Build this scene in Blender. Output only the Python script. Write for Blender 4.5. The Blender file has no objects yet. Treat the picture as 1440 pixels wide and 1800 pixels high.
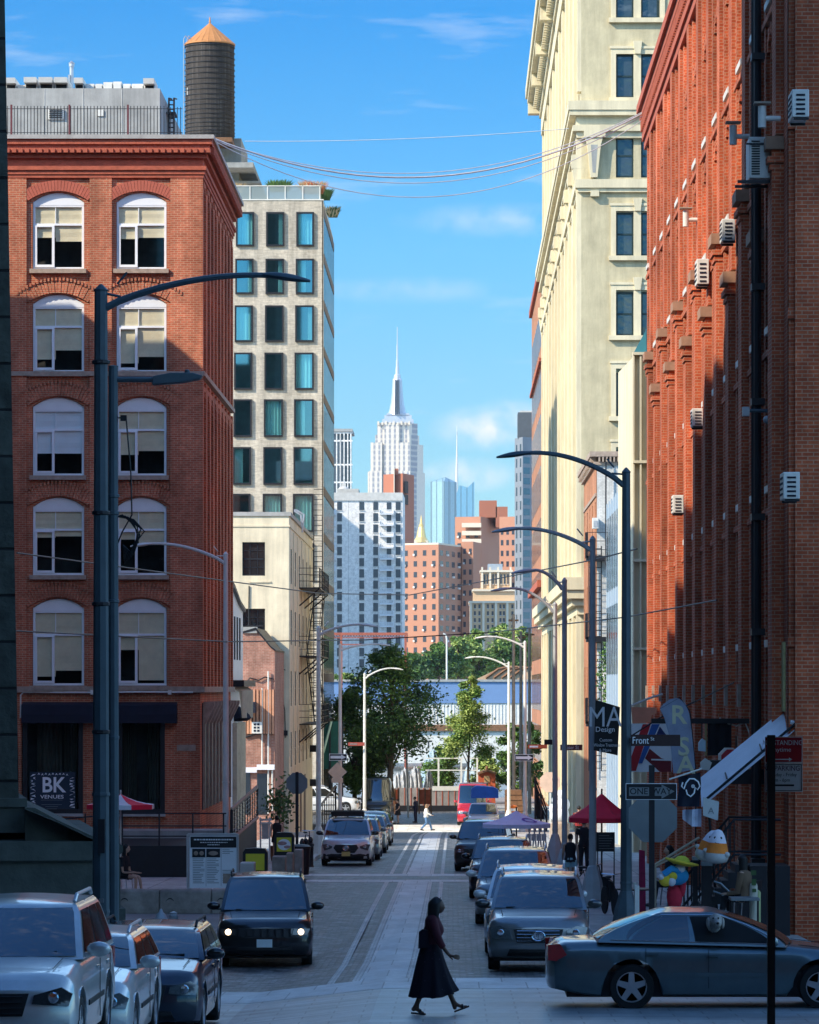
import bpy, bmesh, math, random
from mathutils import Vector, Matrix
sc = bpy.context.scene
COL = sc.collection
R = math.radians
random.seed(7)
# ---------------------------------------------------------------- camera, sky, sun, exposure
F, CX, HY = 6700.0, 800.0, 1210.0          # focal length and vanishing point in 1440x1800 photo pixels
cam = bpy.data.cameras.new('camera'); co = bpy.data.objects.new('camera', cam); COL.objects.link(co)
cam.sensor_fit = 'HORIZONTAL'; cam.sensor_width = 36; cam.lens = 36*F/1440
cam.shift_x = (720-CX)/1440; cam.shift_y = (HY-900)/1440
cam.clip_start = 0.5; cam.clip_end = 30000
co.location = (0, 0, 0); co.rotation_euler = (R(90), 0, 0)
sc.camera = co
SUN_EL, SUN_AZ = 35.0, 58.0                 # sun behind the camera, to the left
sd = Vector((math.sin(R(SUN_AZ))*math.cos(R(SUN_EL)), math.cos(R(SUN_AZ))*math.cos(R(SUN_EL)), -math.sin(R(SUN_EL))))
sl = bpy.data.lights.new('sun', 'SUN'); so = bpy.data.objects.new('sun', sl); COL.objects.link(so)
sl.energy = 3.4; sl.angle = R(0.5); sl.color = (1.0, .88, .70)
so.rotation_euler = sd.to_track_quat('-Z', 'Y').to_euler()
so.location = (-60, -60, 90)
sc.view_settings.view_transform = 'Standard'; sc.view_settings.look = 'None'
sc.view_settings.exposure = 0.98; sc.view_settings.gamma = 1
w = bpy.data.worlds.new('World'); sc.world = w; w.use_nodes = True
wt = w.node_tree; wn = wt.nodes; wl = wt.links
bg = wn['Background']
sky = wn.new('ShaderNodeTexSky'); sky.sky_type = 'NISHITA'; sky.sun_disc = False
sky.sun_elevation = R(SUN_EL); sky.sun_rotation = R(180+SUN_AZ)
sky.air_density = 1.0; sky.dust_density = 0.15; sky.ozone_density = 4.0
wtc = wn.new('ShaderNodeTexCoord'); wsep = wn.new('ShaderNodeSeparateXYZ'); wl.new(wtc.outputs['Generated'], wsep.inputs[0])
# the air low over the river is a deeper blue than the plain clear-sky model gives: grade it by elevation
wr = wn.new('ShaderNodeValToRGB'); wl.new(wsep.outputs['Z'], wr.inputs[0])
e = wr.color_ramp.elements
e[0].position = 0.0; e[0].color = (.50, .68, .74, 1)
e[1].position = 1; e[1].color = (.42, .85, 1.25, 1)
for p_, c_ in ((.05, (.38, .60, .72, 1)), (.075, (.32, .58, .72, 1)), (.115, (.22, .57, .76, 1)), (.178, (.035, .43, .74, 1)), (.25, (1.5, 1.6, 1.5, 1)), (.36, (3.3, 3.25, 2.75, 1)), (.50, (3.0, 3.0, 2.6, 1)), (.60, (1.2, 1.55, 1.7, 1)), (.72, (.6, 1.0, 1.35, 1))):
 q = e.new(p_); q.color = c_
wm = wn.new('ShaderNodeMix'); wm.data_type = 'RGBA'; wm.blend_type = 'MULTIPLY'; wm.inputs[0].default_value = 1
wl.new(sky.outputs[0], wm.inputs[6]); wl.new(wr.outputs[0], wm.inputs[7])
# thin summer cloud
wmap = wn.new('ShaderNodeMapping'); wl.new(wtc.outputs['Generated'], wmap.inputs[0]); wmap.inputs['Scale'].default_value = (8, 8, 46); wmap.inputs['Location'].default_value = (3.1, .4, .6)
wno = wn.new('ShaderNodeTexNoise'); wno.inputs['Scale'].default_value = 2.2; wno.inputs['Detail'].default_value = 7; wno.inputs['Roughness'].default_value = .62
wl.new(wmap.outputs[0], wno.inputs['Vector'])
wcr = wn.new('ShaderNodeValToRGB'); wl.new(wno.outputs['Fac'], wcr.inputs[0])
wcr.color_ramp.elements[0].position = .56; wcr.color_ramp.elements[0].color = (0, 0, 0, 1)
wcr.color_ramp.elements[1].position = .85; wcr.color_ramp.elements[1].color = (.42, .42, .42, 1)
def cloud_bank(x, z, w_, h_, gain):              # a small bank of cloud in a given direction of the sky
 mp = wn.new('ShaderNodeVectorMath'); mp.operation = 'MULTIPLY_ADD'; wl.new(wtc.outputs['Generated'], mp.inputs[0]); mp.inputs[1].default_value = (1/w_, 0, 1/h_); mp.inputs[2].default_value = (-x/w_, 0, -z/h_)
 ln = wn.new('ShaderNodeVectorMath'); ln.operation = 'LENGTH'; wl.new(mp.outputs[0], ln.inputs[0])
 r1 = wn.new('ShaderNodeMapRange'); wl.new(ln.outputs['Value'], r1.inputs[0]); r1.inputs[1].default_value = 1; r1.inputs[2].default_value = 0; r1.inputs[3].default_value = 0; r1.inputs[4].default_value = gain
 n2 = wn.new('ShaderNodeTexNoise'); n2.inputs['Scale'].default_value = 150; n2.inputs['Detail'].default_value = 6; wl.new(wtc.outputs['Generated'], n2.inputs['Vector'])
 r2 = wn.new('ShaderNodeMapRange'); wl.new(n2.outputs['Fac'], r2.inputs[0]); r2.inputs[1].default_value = .32; r2.inputs[2].default_value = .62
 mu = wn.new('ShaderNodeMath'); mu.operation = 'MULTIPLY'; wl.new(r1.outputs[0], mu.inputs[0]); wl.new(r2.outputs[0], mu.inputs[1]); mu.use_clamp = True; return mu.outputs[0]
acc = wcr.outputs[0]
for a_ in ((.0090, .0680, .0170, .0068, 1), (.0140, .0700, .0100, .0066, .95), (.0030, .0560, .0160, .0052, .85), (-.012, .104, .03, .004, .3), (.012, .122, .03, .005, .35)):
 ad = wn.new('ShaderNodeMath'); ad.operation = 'MAXIMUM'; wl.new(acc, ad.inputs[0]); wl.new(cloud_bank(*a_), ad.inputs[1]); acc = ad.outputs[0]
wmx = wn.new('ShaderNodeMix'); wmx.data_type = 'RGBA'; wl.new(acc, wmx.inputs[0]); wl.new(wm.outputs[2], wmx.inputs[6])
wmx.inputs[7].default_value = (5.0, 5.1, 5.3, 1)
wl.new(wmx.outputs[2], bg.inputs[0]); bg.inputs[1].default_value = 0.11
sc.cycles.max_bounces = 6; sc.cycles.diffuse_bounces = 3; sc.cycles.glossy_bounces = 3; sc.cycles.transparent_max_bounces = 12
sc.cycles.use_denoising = True
sc.cycles.sample_clamp_indirect = 6
# ---------------------------------------------------------------- helpers
def X(px, Y): return (px-CX)*Y/F
def Z(py, Y): return (HY-py)*Y/F
PROF = [(0, -3.0), (30, -3.55), (41, -3.95), (45, -4.15), (50, -4.45), (53, -4.66), (58, -4.78), (68, -5.1), (75, -5.33), (100, -5.8), (124, -6.22), (140, -6.5), (197, -7.6), (237, -8.93), (250, -9.02), (290, -9.3), (345, -9.8)]
def g(d):
 for (a, za), (b, zb) in zip(PROF, PROF[1:]):
  if d <= b: return za+(zb-za)*(d-a)/(b-a)
 return PROF[-1][1]
def gxy(x, d):                                # the carriageway dips a little on its left side before the crossing
 return g(d)-.25*min(1, max(0, (-x-1.2)/2.2))*min(1, max(0, (d-45)/5))*min(1, max(0, (100-d)/25))
class N:                                     # tiny node-tree writer
 def __init__(s, name):
  s.m = bpy.data.materials.new(name); s.m.use_nodes = True
  s.t = s.m.node_tree; s.b = s.t.nodes['Principled BSDF']; s.o = s.t.nodes['Material Output']
 def n(s, k, **kw):
  x = s.t.nodes.new('ShaderNode'+k)
  for a, v in kw.items(): setattr(x, a, v)
  return x
 def l(s, a, b): s.t.links.new(a, b)
 def noise(s, vec, scale, detail=4, rough=.6):
  x = s.n('TexNoise'); x.inputs['Scale'].default_value = scale; x.inputs['Detail'].default_value = detail; x.inputs['Roughness'].default_value = rough
  s.l(vec, x.inputs['Vector']); return x.outputs['Fac']
 def ramp(s, fac, *els):
  x = s.n('ValToRGB'); s.l(fac, x.inputs[0]); r = x.color_ramp
  r.elements[0].position, r.elements[0].color = els[0][0], (*els[0][1], 1)
  r.elements[1].position, r.elements[1].color = els[-1][0], (*els[-1][1], 1)
  for p, c in els[1:-1]: r.elements.new(p).color = (*c, 1)
  return x.outputs[0]
 def mix(s, fac, a, b, mode='MIX'):
  x = s.n('Mix', data_type='RGBA', blend_type=mode)
  for v, i in ((fac, 0), (a, 6), (b, 7)):
   if isinstance(v, (int, float)): x.inputs[i].default_value = v
   elif isinstance(v, tuple): x.inputs[i].default_value = (*v, 1)
   else: s.l(v, x.inputs[i])
  return x.outputs[2]
 def math(s, op, a, b=None):
  x = s.n('Math', operation=op)
  for v, i in ((a, 0), (b, 1)):
   if v is None: continue
   if isinstance(v, (int, float)): x.inputs[i].default_value = v
   else: s.l(v, x.inputs[i])
  return x.outputs[0]
 def bump(s, h, strength=.3, dist=.02):
  x = s.n('Bump'); x.inputs['Strength'].default_value = strength; x.inputs['Distance'].default_value = dist
  s.l(h, x.inputs['Height']); s.l(x.outputs[0], s.b.inputs['Normal'])
 def facing(s, base, k):                   # reflectance that rises towards grazing angles, the same from both sides
  lw = s.n('LayerWeight'); lw.inputs[0].default_value = .5
  return s.math('ADD', s.math('MULTIPLY', s.math('POWER', lw.outputs['Facing'], 3), k), base)
 def pos(s): return s.n('NewGeometry').outputs['Position']
 def obj(s): return s.n('TexCoord').outputs['Object']
 def wall(s):                              # (along the wall, height): works for walls facing any horizontal way
  ge = s.n('NewGeometry'); sp = s.n('SeparateXYZ'); s.l(ge.outputs['Position'], sp.inputs[0])
  sn = s.n('SeparateXYZ'); s.l(ge.outputs['True Normal'], sn.inputs[0])
  ax = s.math('ABSOLUTE', sn.outputs[0]); ay = s.math('ABSOLUTE', sn.outputs[1])
  u = s.math('ADD', s.math('MULTIPLY', sp.outputs[0], ay), s.math('MULTIPLY', sp.outputs[1], ax))
  c = s.n('CombineXYZ'); s.l(u, c.inputs[0]); s.l(sp.outputs[2], c.inputs[1]); return c.outputs[0]
 def set(s, rough=.6, metal=0, spec=.5, **kw):
  s.b.inputs['Roughness'].default_value = rough; s.b.inputs['Metallic'].default_value = metal
  s.b.inputs['Specular IOR Level'].default_value = spec
  for k, v in kw.items(): s.b.inputs[k.replace('_', ' ')].default_value = v
def sc3(c, k): return tuple(min(1, x*k) for x in c)
def streaks(s, lo=.72, hi=1.1, k=1.3, vert=.10):   # rain streaks and soot running down a wall
 mp = s.n('Mapping'); s.l(s.pos(), mp.inputs[0]); mp.inputs['Scale'].default_value = (k, k, k*vert)
 return s.ramp(s.noise(mp.outputs[0], 1, 7, .72), (.32, (lo,)*3), (.62, (hi,)*3))
def mat(name, c, rough=.65, metal=0, var=.14, scale=2.5, bump=0, bscale=30, world=True, spec=.4, streak=0, **kw):
 s = N(name); v = s.pos() if world else s.obj()
 f = s.noise(v, scale, 5); col = s.ramp(f, (.25, sc3(c, 1-var)), (.75, sc3(c, 1+var)))
 if streak: col = s.mix(1, col, streaks(s, 1-streak, 1.06), 'MULTIPLY')
 s.l(col, s.b.inputs['Base Color'])
 s.set(rough, metal, spec, **kw)
 if bump: s.bump(s.noise(v, bscale, 3), bump, .02)
 return s.m
def brick(name, c1, c2, mo, bw=.22, bh=.075, ms=.012, stain=.25, sscale=.5, bump=.35, rough=.85, squash=1.0):
 s = N(name); v = s.wall()
 b = s.n('TexBrick'); b.inputs['Scale'].default_value = 1; b.inputs['Brick Width'].default_value = bw; b.inputs['Row Height'].default_value = bh
 b.inputs['Mortar Size'].default_value = ms; b.inputs['Mortar Smooth'].default_value = .3
 for k, c in (('Color1', c1), ('Color2', c2), ('Mortar', mo)): b.inputs[k].default_value = (*c, 1)
 s.l(v, b.inputs['Vector'])
 p = s.pos()
 f = s.ramp(s.noise(p, sscale, 6, .65), (.3, (1-stain,)*3), (.7, (1+stain*.35,)*3))
 f2 = s.ramp(s.noise(p, 5, 3), (.3, (.82,)*3), (.7, (1.12,)*3))
 s.l(s.mix(1, s.mix(1, s.mix(1, b.outputs['Color'], f, 'MULTIPLY'), f2, 'MULTIPLY'), streaks(s, .62, 1.12, 1.1, .16), 'MULTIPLY'), s.b.inputs['Base Color'])
 s.set(rough, 0, .25)
 s.bump(s.math('SUBTRACT', 1, b.outputs['Fac']), bump, .015)
 return s.m
def glass(name, tint=(.02, .03, .035), rough=.03, wob=.0, spec=1.0, clear=0.0, coat=0):
 s = N(name); s.b.inputs['Base Color'].default_value = (*tint, 1); s.set(rough, 0, spec, IOR=1.6)
 if wob:
  s.bump(s.noise(s.pos(), 1.3, 2), wob, .05)
 if clear:                                  # real pane: mostly clear, glossy at grazing angles
  tr = s.n('BsdfTransparent'); tr.inputs[0].default_value = (.93, .95, .95, 1)
  gl = s.n('BsdfGlossy'); gl.inputs['Roughness'].default_value = rough
  mx = s.n('MixShader'); s.l(s.facing(.05, .7), mx.inputs[0]); s.l(tr.outputs[0], mx.inputs[1]); s.l(gl.outputs[0], mx.inputs[2])
  s.l(mx.outputs[0], s.o.inputs[0])
 return s.m
def emit(name, c, k):
 s = N(name); s.b.inputs['Base Color'].default_value = (*c, 1); s.b.inputs['Emission Color'].default_value = (*c, 1); s.b.inputs['Emission Strength'].default_value = k
 return s.m
def paint(name, c, metal=.35, rough=.28, coat=.8):
 s = N(name); f = s.noise(s.obj(), 3, 4)
 s.l(s.ramp(f, (.3, sc3(c, .88)), (.7, sc3(c, 1.1))), s.b.inputs['Base Color'])
 s.set(rough, metal, .5, Coat_Weight=coat, Coat_Roughness=.04); return s.m
ORG = {}
class MB:
 def __init__(s): s.v, s.f, s.m, s.st = [], [], [], []
 def _a(s, pts):
  k = len(s.v); s.st.append((k, len(s.f))); s.v += [tuple(p) for p in pts]; return k
 def poly(s, pts, m=0):
  k = s._a(pts); s.f.append(tuple(range(k, k+len(pts)))); s.m.append(m); return s
 def box(s, x0, x1, y0, y1, z0, z1, m=0):
  if x0 > x1: x0, x1 = x1, x0
  if y0 > y1: y0, y1 = y1, y0
  if z0 > z1: z0, z1 = z1, z0
  k = s._a([(x0,y0,z0),(x1,y0,z0),(x1,y1,z0),(x0,y1,z0),(x0,y0,z1),(x1,y0,z1),(x1,y1,z1),(x0,y1,z1)])
  for q in ((0,3,2,1),(4,5,6,7),(0,1,5,4),(1,2,6,5),(2,3,7,6),(3,0,4,7)):
   s.f.append(tuple(k+i for i in q)); s.m.append(m)
  return s
 def prism(s, pts, axis, lo, hi, m=0):
  def P(a, b, c): return {'y': (a, c, b), 'x': (c, a, b), 'z': (a, b, c)}[axis]
  n = len(pts); k = s._a([P(a, b, lo) for a, b in pts]+[P(a, b, hi) for a, b in pts])
  s.f.append(tuple(range(k, k+n))); s.f.append(tuple(range(k+2*n-1, k+n-1, -1))); s.m += [m, m]
  for i in range(n):
   j = (i+1) % n; s.f.append((k+i, k+n+i, k+n+j, k+j)); s.m.append(m)
  return s
 def rows(s, rows, m=0, close=False, caps=False):
  n = len(rows[0]); k = s._a([p for r in rows for p in r])
  for i in range(len(rows)-1):
   for j in range(n if close else n-1):
    a, b = k+i*n+j, k+i*n+(j+1) % n
    s.f.append((a, b, b+n, a+n)); s.m.append(m)
  if caps:
   s.f.append(tuple(k+j for j in range(n))); s.m.append(m)
   q = k+(len(rows)-1)*n; s.f.append(tuple(q+j for j in reversed(range(n)))); s.m.append(m)
  return s
 def tube(s, pts, r, n=8, m=0):
  pts = [Vector(p) for p in pts]; rows = []
  rr = r if isinstance(r, (list, tuple)) else [r]*len(pts)
  up = None
  for i, p in enumerate(pts):
   d = (pts[min(i+1, len(pts)-1)]-pts[max(i-1, 0)]).normalized()
   if up is None: up = Vector((0, 0, 1)) if abs(d.z) < .9 else Vector((0, 1, 0))
   a = d.cross(up).normalized(); b = a.cross(d).normalized(); up = b
   rows.append([p+(a*math.cos(2*math.pi*j/n)+b*math.sin(2*math.pi*j/n))*rr[i] for j in range(n)])
  return s.rows(rows, m, True, True)
 def cyl(s, a, b, r0, r1=None, n=12, m=0): return s.tube([a, b], [r0, r0 if r1 is None else r1], n, m)
 def lathe(s, c, prof, n=16, m=0, axis='z', sx=1, caps=True):
  rows = []
  for r, h in prof:
   row = []
   for j in range(n):
    t = 2*math.pi*j/n; a, b = r*math.cos(t)*sx, r*math.sin(t)
    row.append({'z': (c[0]+a, c[1]+b, c[2]+h), 'x': (c[0]+h, c[1]+a, c[2]+b), 'y': (c[0]+a, c[1]+h, c[2]+b)}[axis])
   rows.append(row)
  return s.rows(rows, m, True, caps)
 def ell(s, c, rx, ry, rz, n=12, k=8, m=0):
  rows = []
  for i in range(k+1):
   t = math.pi*(i/k); q = max(math.sin(t), .02)
   rows.append([(c[0]+rx*q*math.cos(2*math.pi*j/n), c[1]+ry*q*math.sin(2*math.pi*j/n), c[2]+rz*math.cos(t)) for j in range(n)])
  return s.rows(rows, m, True, True)
 def xf(s, M, k=0):
  for i in range(k, len(s.v)): s.v[i] = tuple(M @ Vector(s.v[i]))
  return s
 def each(s, name, mats, parent, per=1, **kw):     # one part per primitive (or per group of primitives)
  b = [s.st[i] for i in range(0, len(s.st), per)]+[(len(s.v), len(s.f))]
  for (v0, f0), (v1, f1) in zip(b, b[1:]):
   q = MB(); q.v = s.v[v0:v1]; q.f = [tuple(i-v0 for i in f) for f in s.f[f0:f1]]; q.m = s.m[f0:f1]; q.build(name, mats, parent, **kw)
 def build(s, name, mats, parent=None, smooth=None, recalc=True, bevel=0):
  me = bpy.data.meshes.new(name)
  o = ORG.get(parent.name, (0, 0, 0)) if parent else (0, 0, 0)
  me.from_pydata([(a-o[0], b-o[1], c-o[2]) for a, b, c in s.v], [], s.f)
  for q in (mats if isinstance(mats, (list, tuple)) else [mats]): me.materials.append(q)
  me.polygons.foreach_set('material_index', s.m)
  if recalc:
   bm = bmesh.new(); bm.from_mesh(me)
   if smooth: bmesh.ops.remove_doubles(bm, verts=bm.verts, dist=1e-4)
   bmesh.ops.recalc_face_normals(bm, faces=bm.faces); bm.to_mesh(me); bm.free()
  if smooth:
   me.polygons.foreach_set('use_smooth', [True]*len(me.polygons)); me.set_sharp_from_angle(angle=R(smooth))
  me.update()
  ob = bpy.data.objects.new(name, me); COL.objects.link(ob)
  if parent: ob.parent = parent; ORG[ob.name] = o
  if bevel:
   b = ob.modifiers.new('bevel', 'BEVEL'); b.width = bevel; b.segments = 2; b.limit_method = 'ANGLE'
  return ob
def thing(name, label, cat, loc=(0, 0, 0), group=None, local=False, rz=0):
 o = bpy.data.objects.new(name, None); COL.objects.link(o); o.location = loc; o.rotation_euler = (0, 0, rz); o.empty_display_size = .3
 ORG[o.name] = (0, 0, 0) if local else tuple(loc)
 tag(o, label, cat, group); return o
def tag(o, label=None, cat=None, group=None, kind=None):
 for k, v in (('label', label), ('category', cat), ('group', group), ('kind', kind)):
  if v: o[k] = v
 return o
def struct(name, mb, m, **kw): return tag(mb.build(name, m, **kw), kind='structure')
def dup(o, loc=None, label=None, rz=None, scale=None, parent=None):
 c = o.copy(); COL.objects.link(c)
 if loc is not None: c.location = loc
 if rz is not None: c.rotation_euler = (0, 0, rz)
 if scale is not None: c.scale = (scale,)*3 if not isinstance(scale, tuple) else scale
 if label: c['label'] = label
 if parent: c.parent = parent
 for ch in list(o.children): dup(ch, parent=c)
 return c
def move_copy(o, d, parent):                  # a copy of a part (and its sub-parts) shifted by d on the same thing
 c = o.copy(); COL.objects.link(c); c.parent = parent; c.location = Vector(o.location)+Vector(d)
 for ch in list(o.children):
  q = ch.copy(); COL.objects.link(q); q.parent = c
 return c
_dg = None
def text(s, h, loc, parent, m, rz=0, align='CENTER', sx=1.0, name='lettering', bold=0, ext=.006):
 cu = bpy.data.curves.new(name, 'FONT'); cu.body = s; cu.size = 1; cu.align_x = align; cu.align_y = 'CENTER'; cu.extrude = 0; cu.offset = bold; cu.resolution_u = 3
 t = bpy.data.objects.new(name, cu); COL.objects.link(t)
 dg = bpy.context.evaluated_depsgraph_get(); me = bpy.data.meshes.new_from_object(t.evaluated_get(dg))
 bpy.data.objects.remove(t)
 k = h/.72
 o = ORG.get(parent.name, (0, 0, 0)) if parent else (0, 0, 0)
 M = Matrix.Translation(Vector(loc)-Vector(o)) @ Matrix.Rotation(rz, 4, 'Z') @ Matrix.Rotation(R(90), 4, 'X') @ Matrix.Diagonal((k*sx, k, 1, 1))
 me.transform(M); me.materials.clear(); me.materials.append(m)
 ob = bpy.data.objects.new(name, me); COL.objects.link(ob)
 if parent: ob.parent = parent; ORG[ob.name] = o
 return ob
def holes_wall(mb, a0, a1, z0, z1, holes, P, m=0, depth=.25, mr=None):
 """a wall sheet with rectangular holes (a0,a1,z0,z1) and their reveals; P(a, z, d) gives the point d behind the face"""
 As = sorted({a0, a1, *[h[0] for h in holes], *[h[1] for h in holes]}); Zs = sorted({z0, z1, *[h[2] for h in holes], *[h[3] for h in holes]})
 for i in range(len(As)-1):
  for j in range(len(Zs)-1):
   a, b, c, d = As[i], As[i+1], Zs[j], Zs[j+1]; mx, mz = (a+b)/2, (c+d)/2
   if any(h[0] < mx < h[1] and h[2] < mz < h[3] for h in holes): continue
   mb.poly([P(a, c, 0), P(b, c, 0), P(b, d, 0), P(a, d, 0)], m)
 r = m if mr is None else mr
 for a, b, c, d in holes:
  for p, q in (((a, c), (b, c)), ((b, c), (b, d)), ((b, d), (a, d)), ((a, d), (a, c))):
   mb.poly([P(*p, 0), P(*q, 0), P(*q, depth), P(*p, depth)], r)
def arch_fill(mb, a, b, zs, zc, P, m=0, d=.25, n=8):
 """fill the corners above a segmental arch (spring zs, crown zc) in a rectangular hole a..b up to zc"""
 c = (a+b)/2; w = (b-a)/2; h = zc-zs
 pts = [(c-w*math.cos(math.pi*i/(2*n)*2/1), 0) for i in range(1)]
 rad = (w*w+h*h)/(2*h); cz = zc-rad
 arc = [(c+w*(-1+2*i/(2*n)), cz+math.sqrt(max(rad*rad-(w*(-1+2*i/(2*n)))**2, 0))) for i in range(2*n+1)]
 for (p, q) in zip(arc, arc[1:]):
  mb.poly([P(p[0], p[1], 0), P(q[0], q[1], 0), P(q[0], zc, 0), P(p[0], zc, 0)], m)
  mb.poly([P(p[0], p[1], 0), P(q[0], q[1], 0), P(q[0], q[1], d), P(p[0], p[1], d)], m)
 return arc
# ---------------------------------------------------------------- materials
M = {}
M['red_brick'] = brick('orange red brick', (.60, .165, .085), (.44, .108, .055), (.55, .32, .20), stain=.32)
M['red_brick_side'] = brick('old red brick', (.62, .135, .052), (.46, .085, .032), (.55, .28, .17), bh=.085, bw=.25, stain=.42, sscale=.35)
M['pink_brick'] = brick('faded pink brick', (.52, .25, .18), (.42, .18, .13), (.5, .33, .26), stain=.35, sscale=1.2)
M['tan_brick'] = brick('long pale brick', (.62, .55, .44), (.44, .38, .30), (.6, .55, .47), bw=.42, bh=.05, ms=.008, stain=.12)
M['white_brick'] = brick('white painted brick', (.78, .77, .72), (.7, .7, .66), (.62, .6, .56), stain=.15)
M['orange_brick'] = brick('orange brick', (.55, .22, .10), (.45, .17, .08), (.5, .3, .2))
M['brown_stone'] = mat('red sandstone', (.42, .11, .07), .85, bump=.4, bscale=8)
M['corbel'] = mat('corbelled brown brick', (.40, .10, .055), .85, var=.25, scale=6, bump=.5, bscale=25)
M['sill'] = mat('weathered sandstone', (.36, .28, .22), .85, var=.3, scale=5, bump=.3)
M['coping'] = mat('lead grey coping', (.36, .35, .33), .8, var=.25)
M['white'] = mat('white painted frame', (.78, .80, .82), .45, var=.05)
M['stucco'] = mat('cream stucco', (.72, .62, .44), .9, var=.16, scale=.9, bump=.3, bscale=12, streak=.25)
M['beige'] = mat('beige rough render', (.53, .465, .30), .92, var=.14, scale=1.1, bump=.8, bscale=6, streak=.24)
M['beige_smooth'] = mat('beige smooth trim', (.68, .60, .41), .8, var=.08, scale=.8, bump=.2, streak=.22)
M['concrete'] = mat('grey concrete', (.34, .345, .33), .9, var=.2, scale=1.5, bump=.3, bscale=15, streak=.25)
M['concrete_light'] = mat('pale concrete', (.52, .51, .47), .9, var=.18, scale=1.2, bump=.2)
M['block'] = mat('stained concrete block', (.30, .26, .22), .95, var=.45, scale=2.4, bump=.6, bscale=9)
M['stone'] = mat('dark dressed granite', (.075, .085, .072), .92, var=.35, scale=1.6, bump=.9, bscale=7)
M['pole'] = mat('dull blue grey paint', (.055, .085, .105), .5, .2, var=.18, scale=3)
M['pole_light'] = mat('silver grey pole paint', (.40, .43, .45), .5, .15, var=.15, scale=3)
M['black'] = mat('black metal', (.018, .018, .022), .5, .2, var=.2)
M['black_soft'] = mat('black cloth', (.015, .015, .02), .9, var=.3)
M['navy'] = mat('navy canvas', (.010, .013, .028), .85, var=.3)
M['steel'] = mat('galvanised steel', (.55, .56, .57), .38, .7, var=.15, scale=4)
M['acwhite'] = mat('off white sheet metal', (.66, .65, .60), .5, var=.12)
M['dark'] = mat('dark interior', (.016, .018, .02), .9)
M['rubber'] = mat('rubber', (.014, .014, .015), .8)
M['pane'] = glass('clear window pane', clear=1)
M['dark_glass'] = glass('dark window glass', (.012, .016, .02), .04, .12)
M['blue_glass'] = glass('blue tinted glass', (.03, .10, .16), .05, .1)
M['teal_glass'] = glass('teal coated glass', (.05, .22, .26), .06, .06)
M['side_glass'] = glass('car side glass', (.004, .005, .006), .03); M['car_glass'] = glass('car glass', (.004, .012, .016), .02); M['car_glass'].node_tree.nodes['Principled BSDF'].inputs['IOR'].default_value = 1.85
M['blind'] = mat('beige roller blind', (.74, .64, .44), .85, var=.12, scale=3)
M['blind_white'] = mat('white roller blind', (.82, .85, .86), .85, var=.05)
M['red'] = mat('red canvas', (.85, .018, .055), .75, var=.12)
M['white_cloth'] = mat('white canvas', (.74, .74, .78), .85, var=.08)
M['lilac_cloth'] = mat('pale lilac canvas', (.68, .69, .90), .85, var=.08)
M['chrome'] = mat('chrome', (.75, .76, .78), .12, 1, var=.03)
M['wood'] = mat('brown timber', (.20, .10, .05), .8, var=.35, scale=4)
M['tank_wood'] = None
M['leaf_dark'] = mat('dark leaves', (.05, .11, .03), .6, var=.45, scale=1.2)
M['leaf'] = mat('green leaves', (.10, .19, .035), .6, var=.45, scale=1.2)
M['leaf_light'] = mat('light green leaves', (.30, .38, .09), .6, var=.4, scale=1.2)
M['bark'] = mat('bark', (.10, .075, .05), .95, var=.3, scale=8)
M['skin'] = mat('brown skin', (.11, .055, .035), .55, var=.06, world=False)
M['skin_light'] = mat('light skin', (.50, .30, .21), .55, var=.06, world=False)
M['hair'] = mat('black hair', (.008, .007, .007), .55, var=.3, scale=20, world=False)
M['sign_black'] = mat('black sign enamel', (.012, .013, .016), .4)
M['sign_white'] = mat('white sign sheet', (.86, .88, .90), .4, var=.04)
M['sign_red'] = mat('red sign sheet', (.50, .018, .03), .4, var=.06)
M['sign_back'] = mat('aluminium sign back', (.20, .23, .24), .45, .4, var=.08)
M['yellow'] = mat('yellow sheet', (.72, .66, .04), .5, var=.06)
M['orange_red'] = mat('orange red paint', (.48, .10, .04), .7, var=.25)
# ---------------------------------------------------------------- setting: ground, street, water
def ys(a, b, extra=()):
 s = sorted({a, b, *[p[0] for p in PROF if a < p[0] < b], *extra}); return s
def sheet(x0, x1, a, b, dz, extra=()):
 mb = MB(); f0 = x0 if callable(x0) else (lambda y: x0); f1 = x1 if callable(x1) else (lambda y: x1)
 mb.rows([[(x, y, gxy(x, y)+dz) for x in [f0(y)]+[q for q in (-3.4, -1.2) if f0(y)+.05 < q < f1(y)-.05]+[f1(y)]] for y in ys(a, b, extra)]); return mb
s = N('asphalt and dust'); v = s.pos()
s.l(s.mix(s.ramp(s.noise(v, .35, 6), (.35, (0,)*3), (.7, (1,)*3)), (.20, .195, .185), (.30, .29, .27)), s.b.inputs['Base Color']); s.set(.85); s.bump(s.noise(v, 40, 3), .4, .01); M['ground'] = s.m
s = N('belgian block paving'); v = s.pos()
b = s.n('TexBrick'); b.inputs['Scale'].default_value = 1; b.inputs['Brick Width'].default_value = .26; b.inputs['Row Height'].default_value = .15; b.inputs['Mortar Size'].default_value = .022; b.inputs['Mortar Smooth'].default_value = .6; b.inputs['Bias'].default_value = -.2
for k, c in (('Color1', (.03, .033, .036)), ('Color2', (.20, .20, .195)), ('Mortar', (.02, .022, .024))): b.inputs[k].default_value = (*c, 1)
wv = s.n('VectorMath', operation='ADD'); s.l(v, wv.inputs[0])
nz = s.n('TexNoise'); nz.inputs['Scale'].default_value = 2.2; s.l(v, nz.inputs['Vector'])
sc_ = s.n('VectorMath', operation='SCALE'); s.l(nz.outputs['Color'], sc_.inputs[0]); sc_.inputs['Scale'].default_value = .10
s.l(sc_.outputs[0], wv.inputs[1]); s.l(wv.outputs[0], b.inputs['Vector'])
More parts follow.
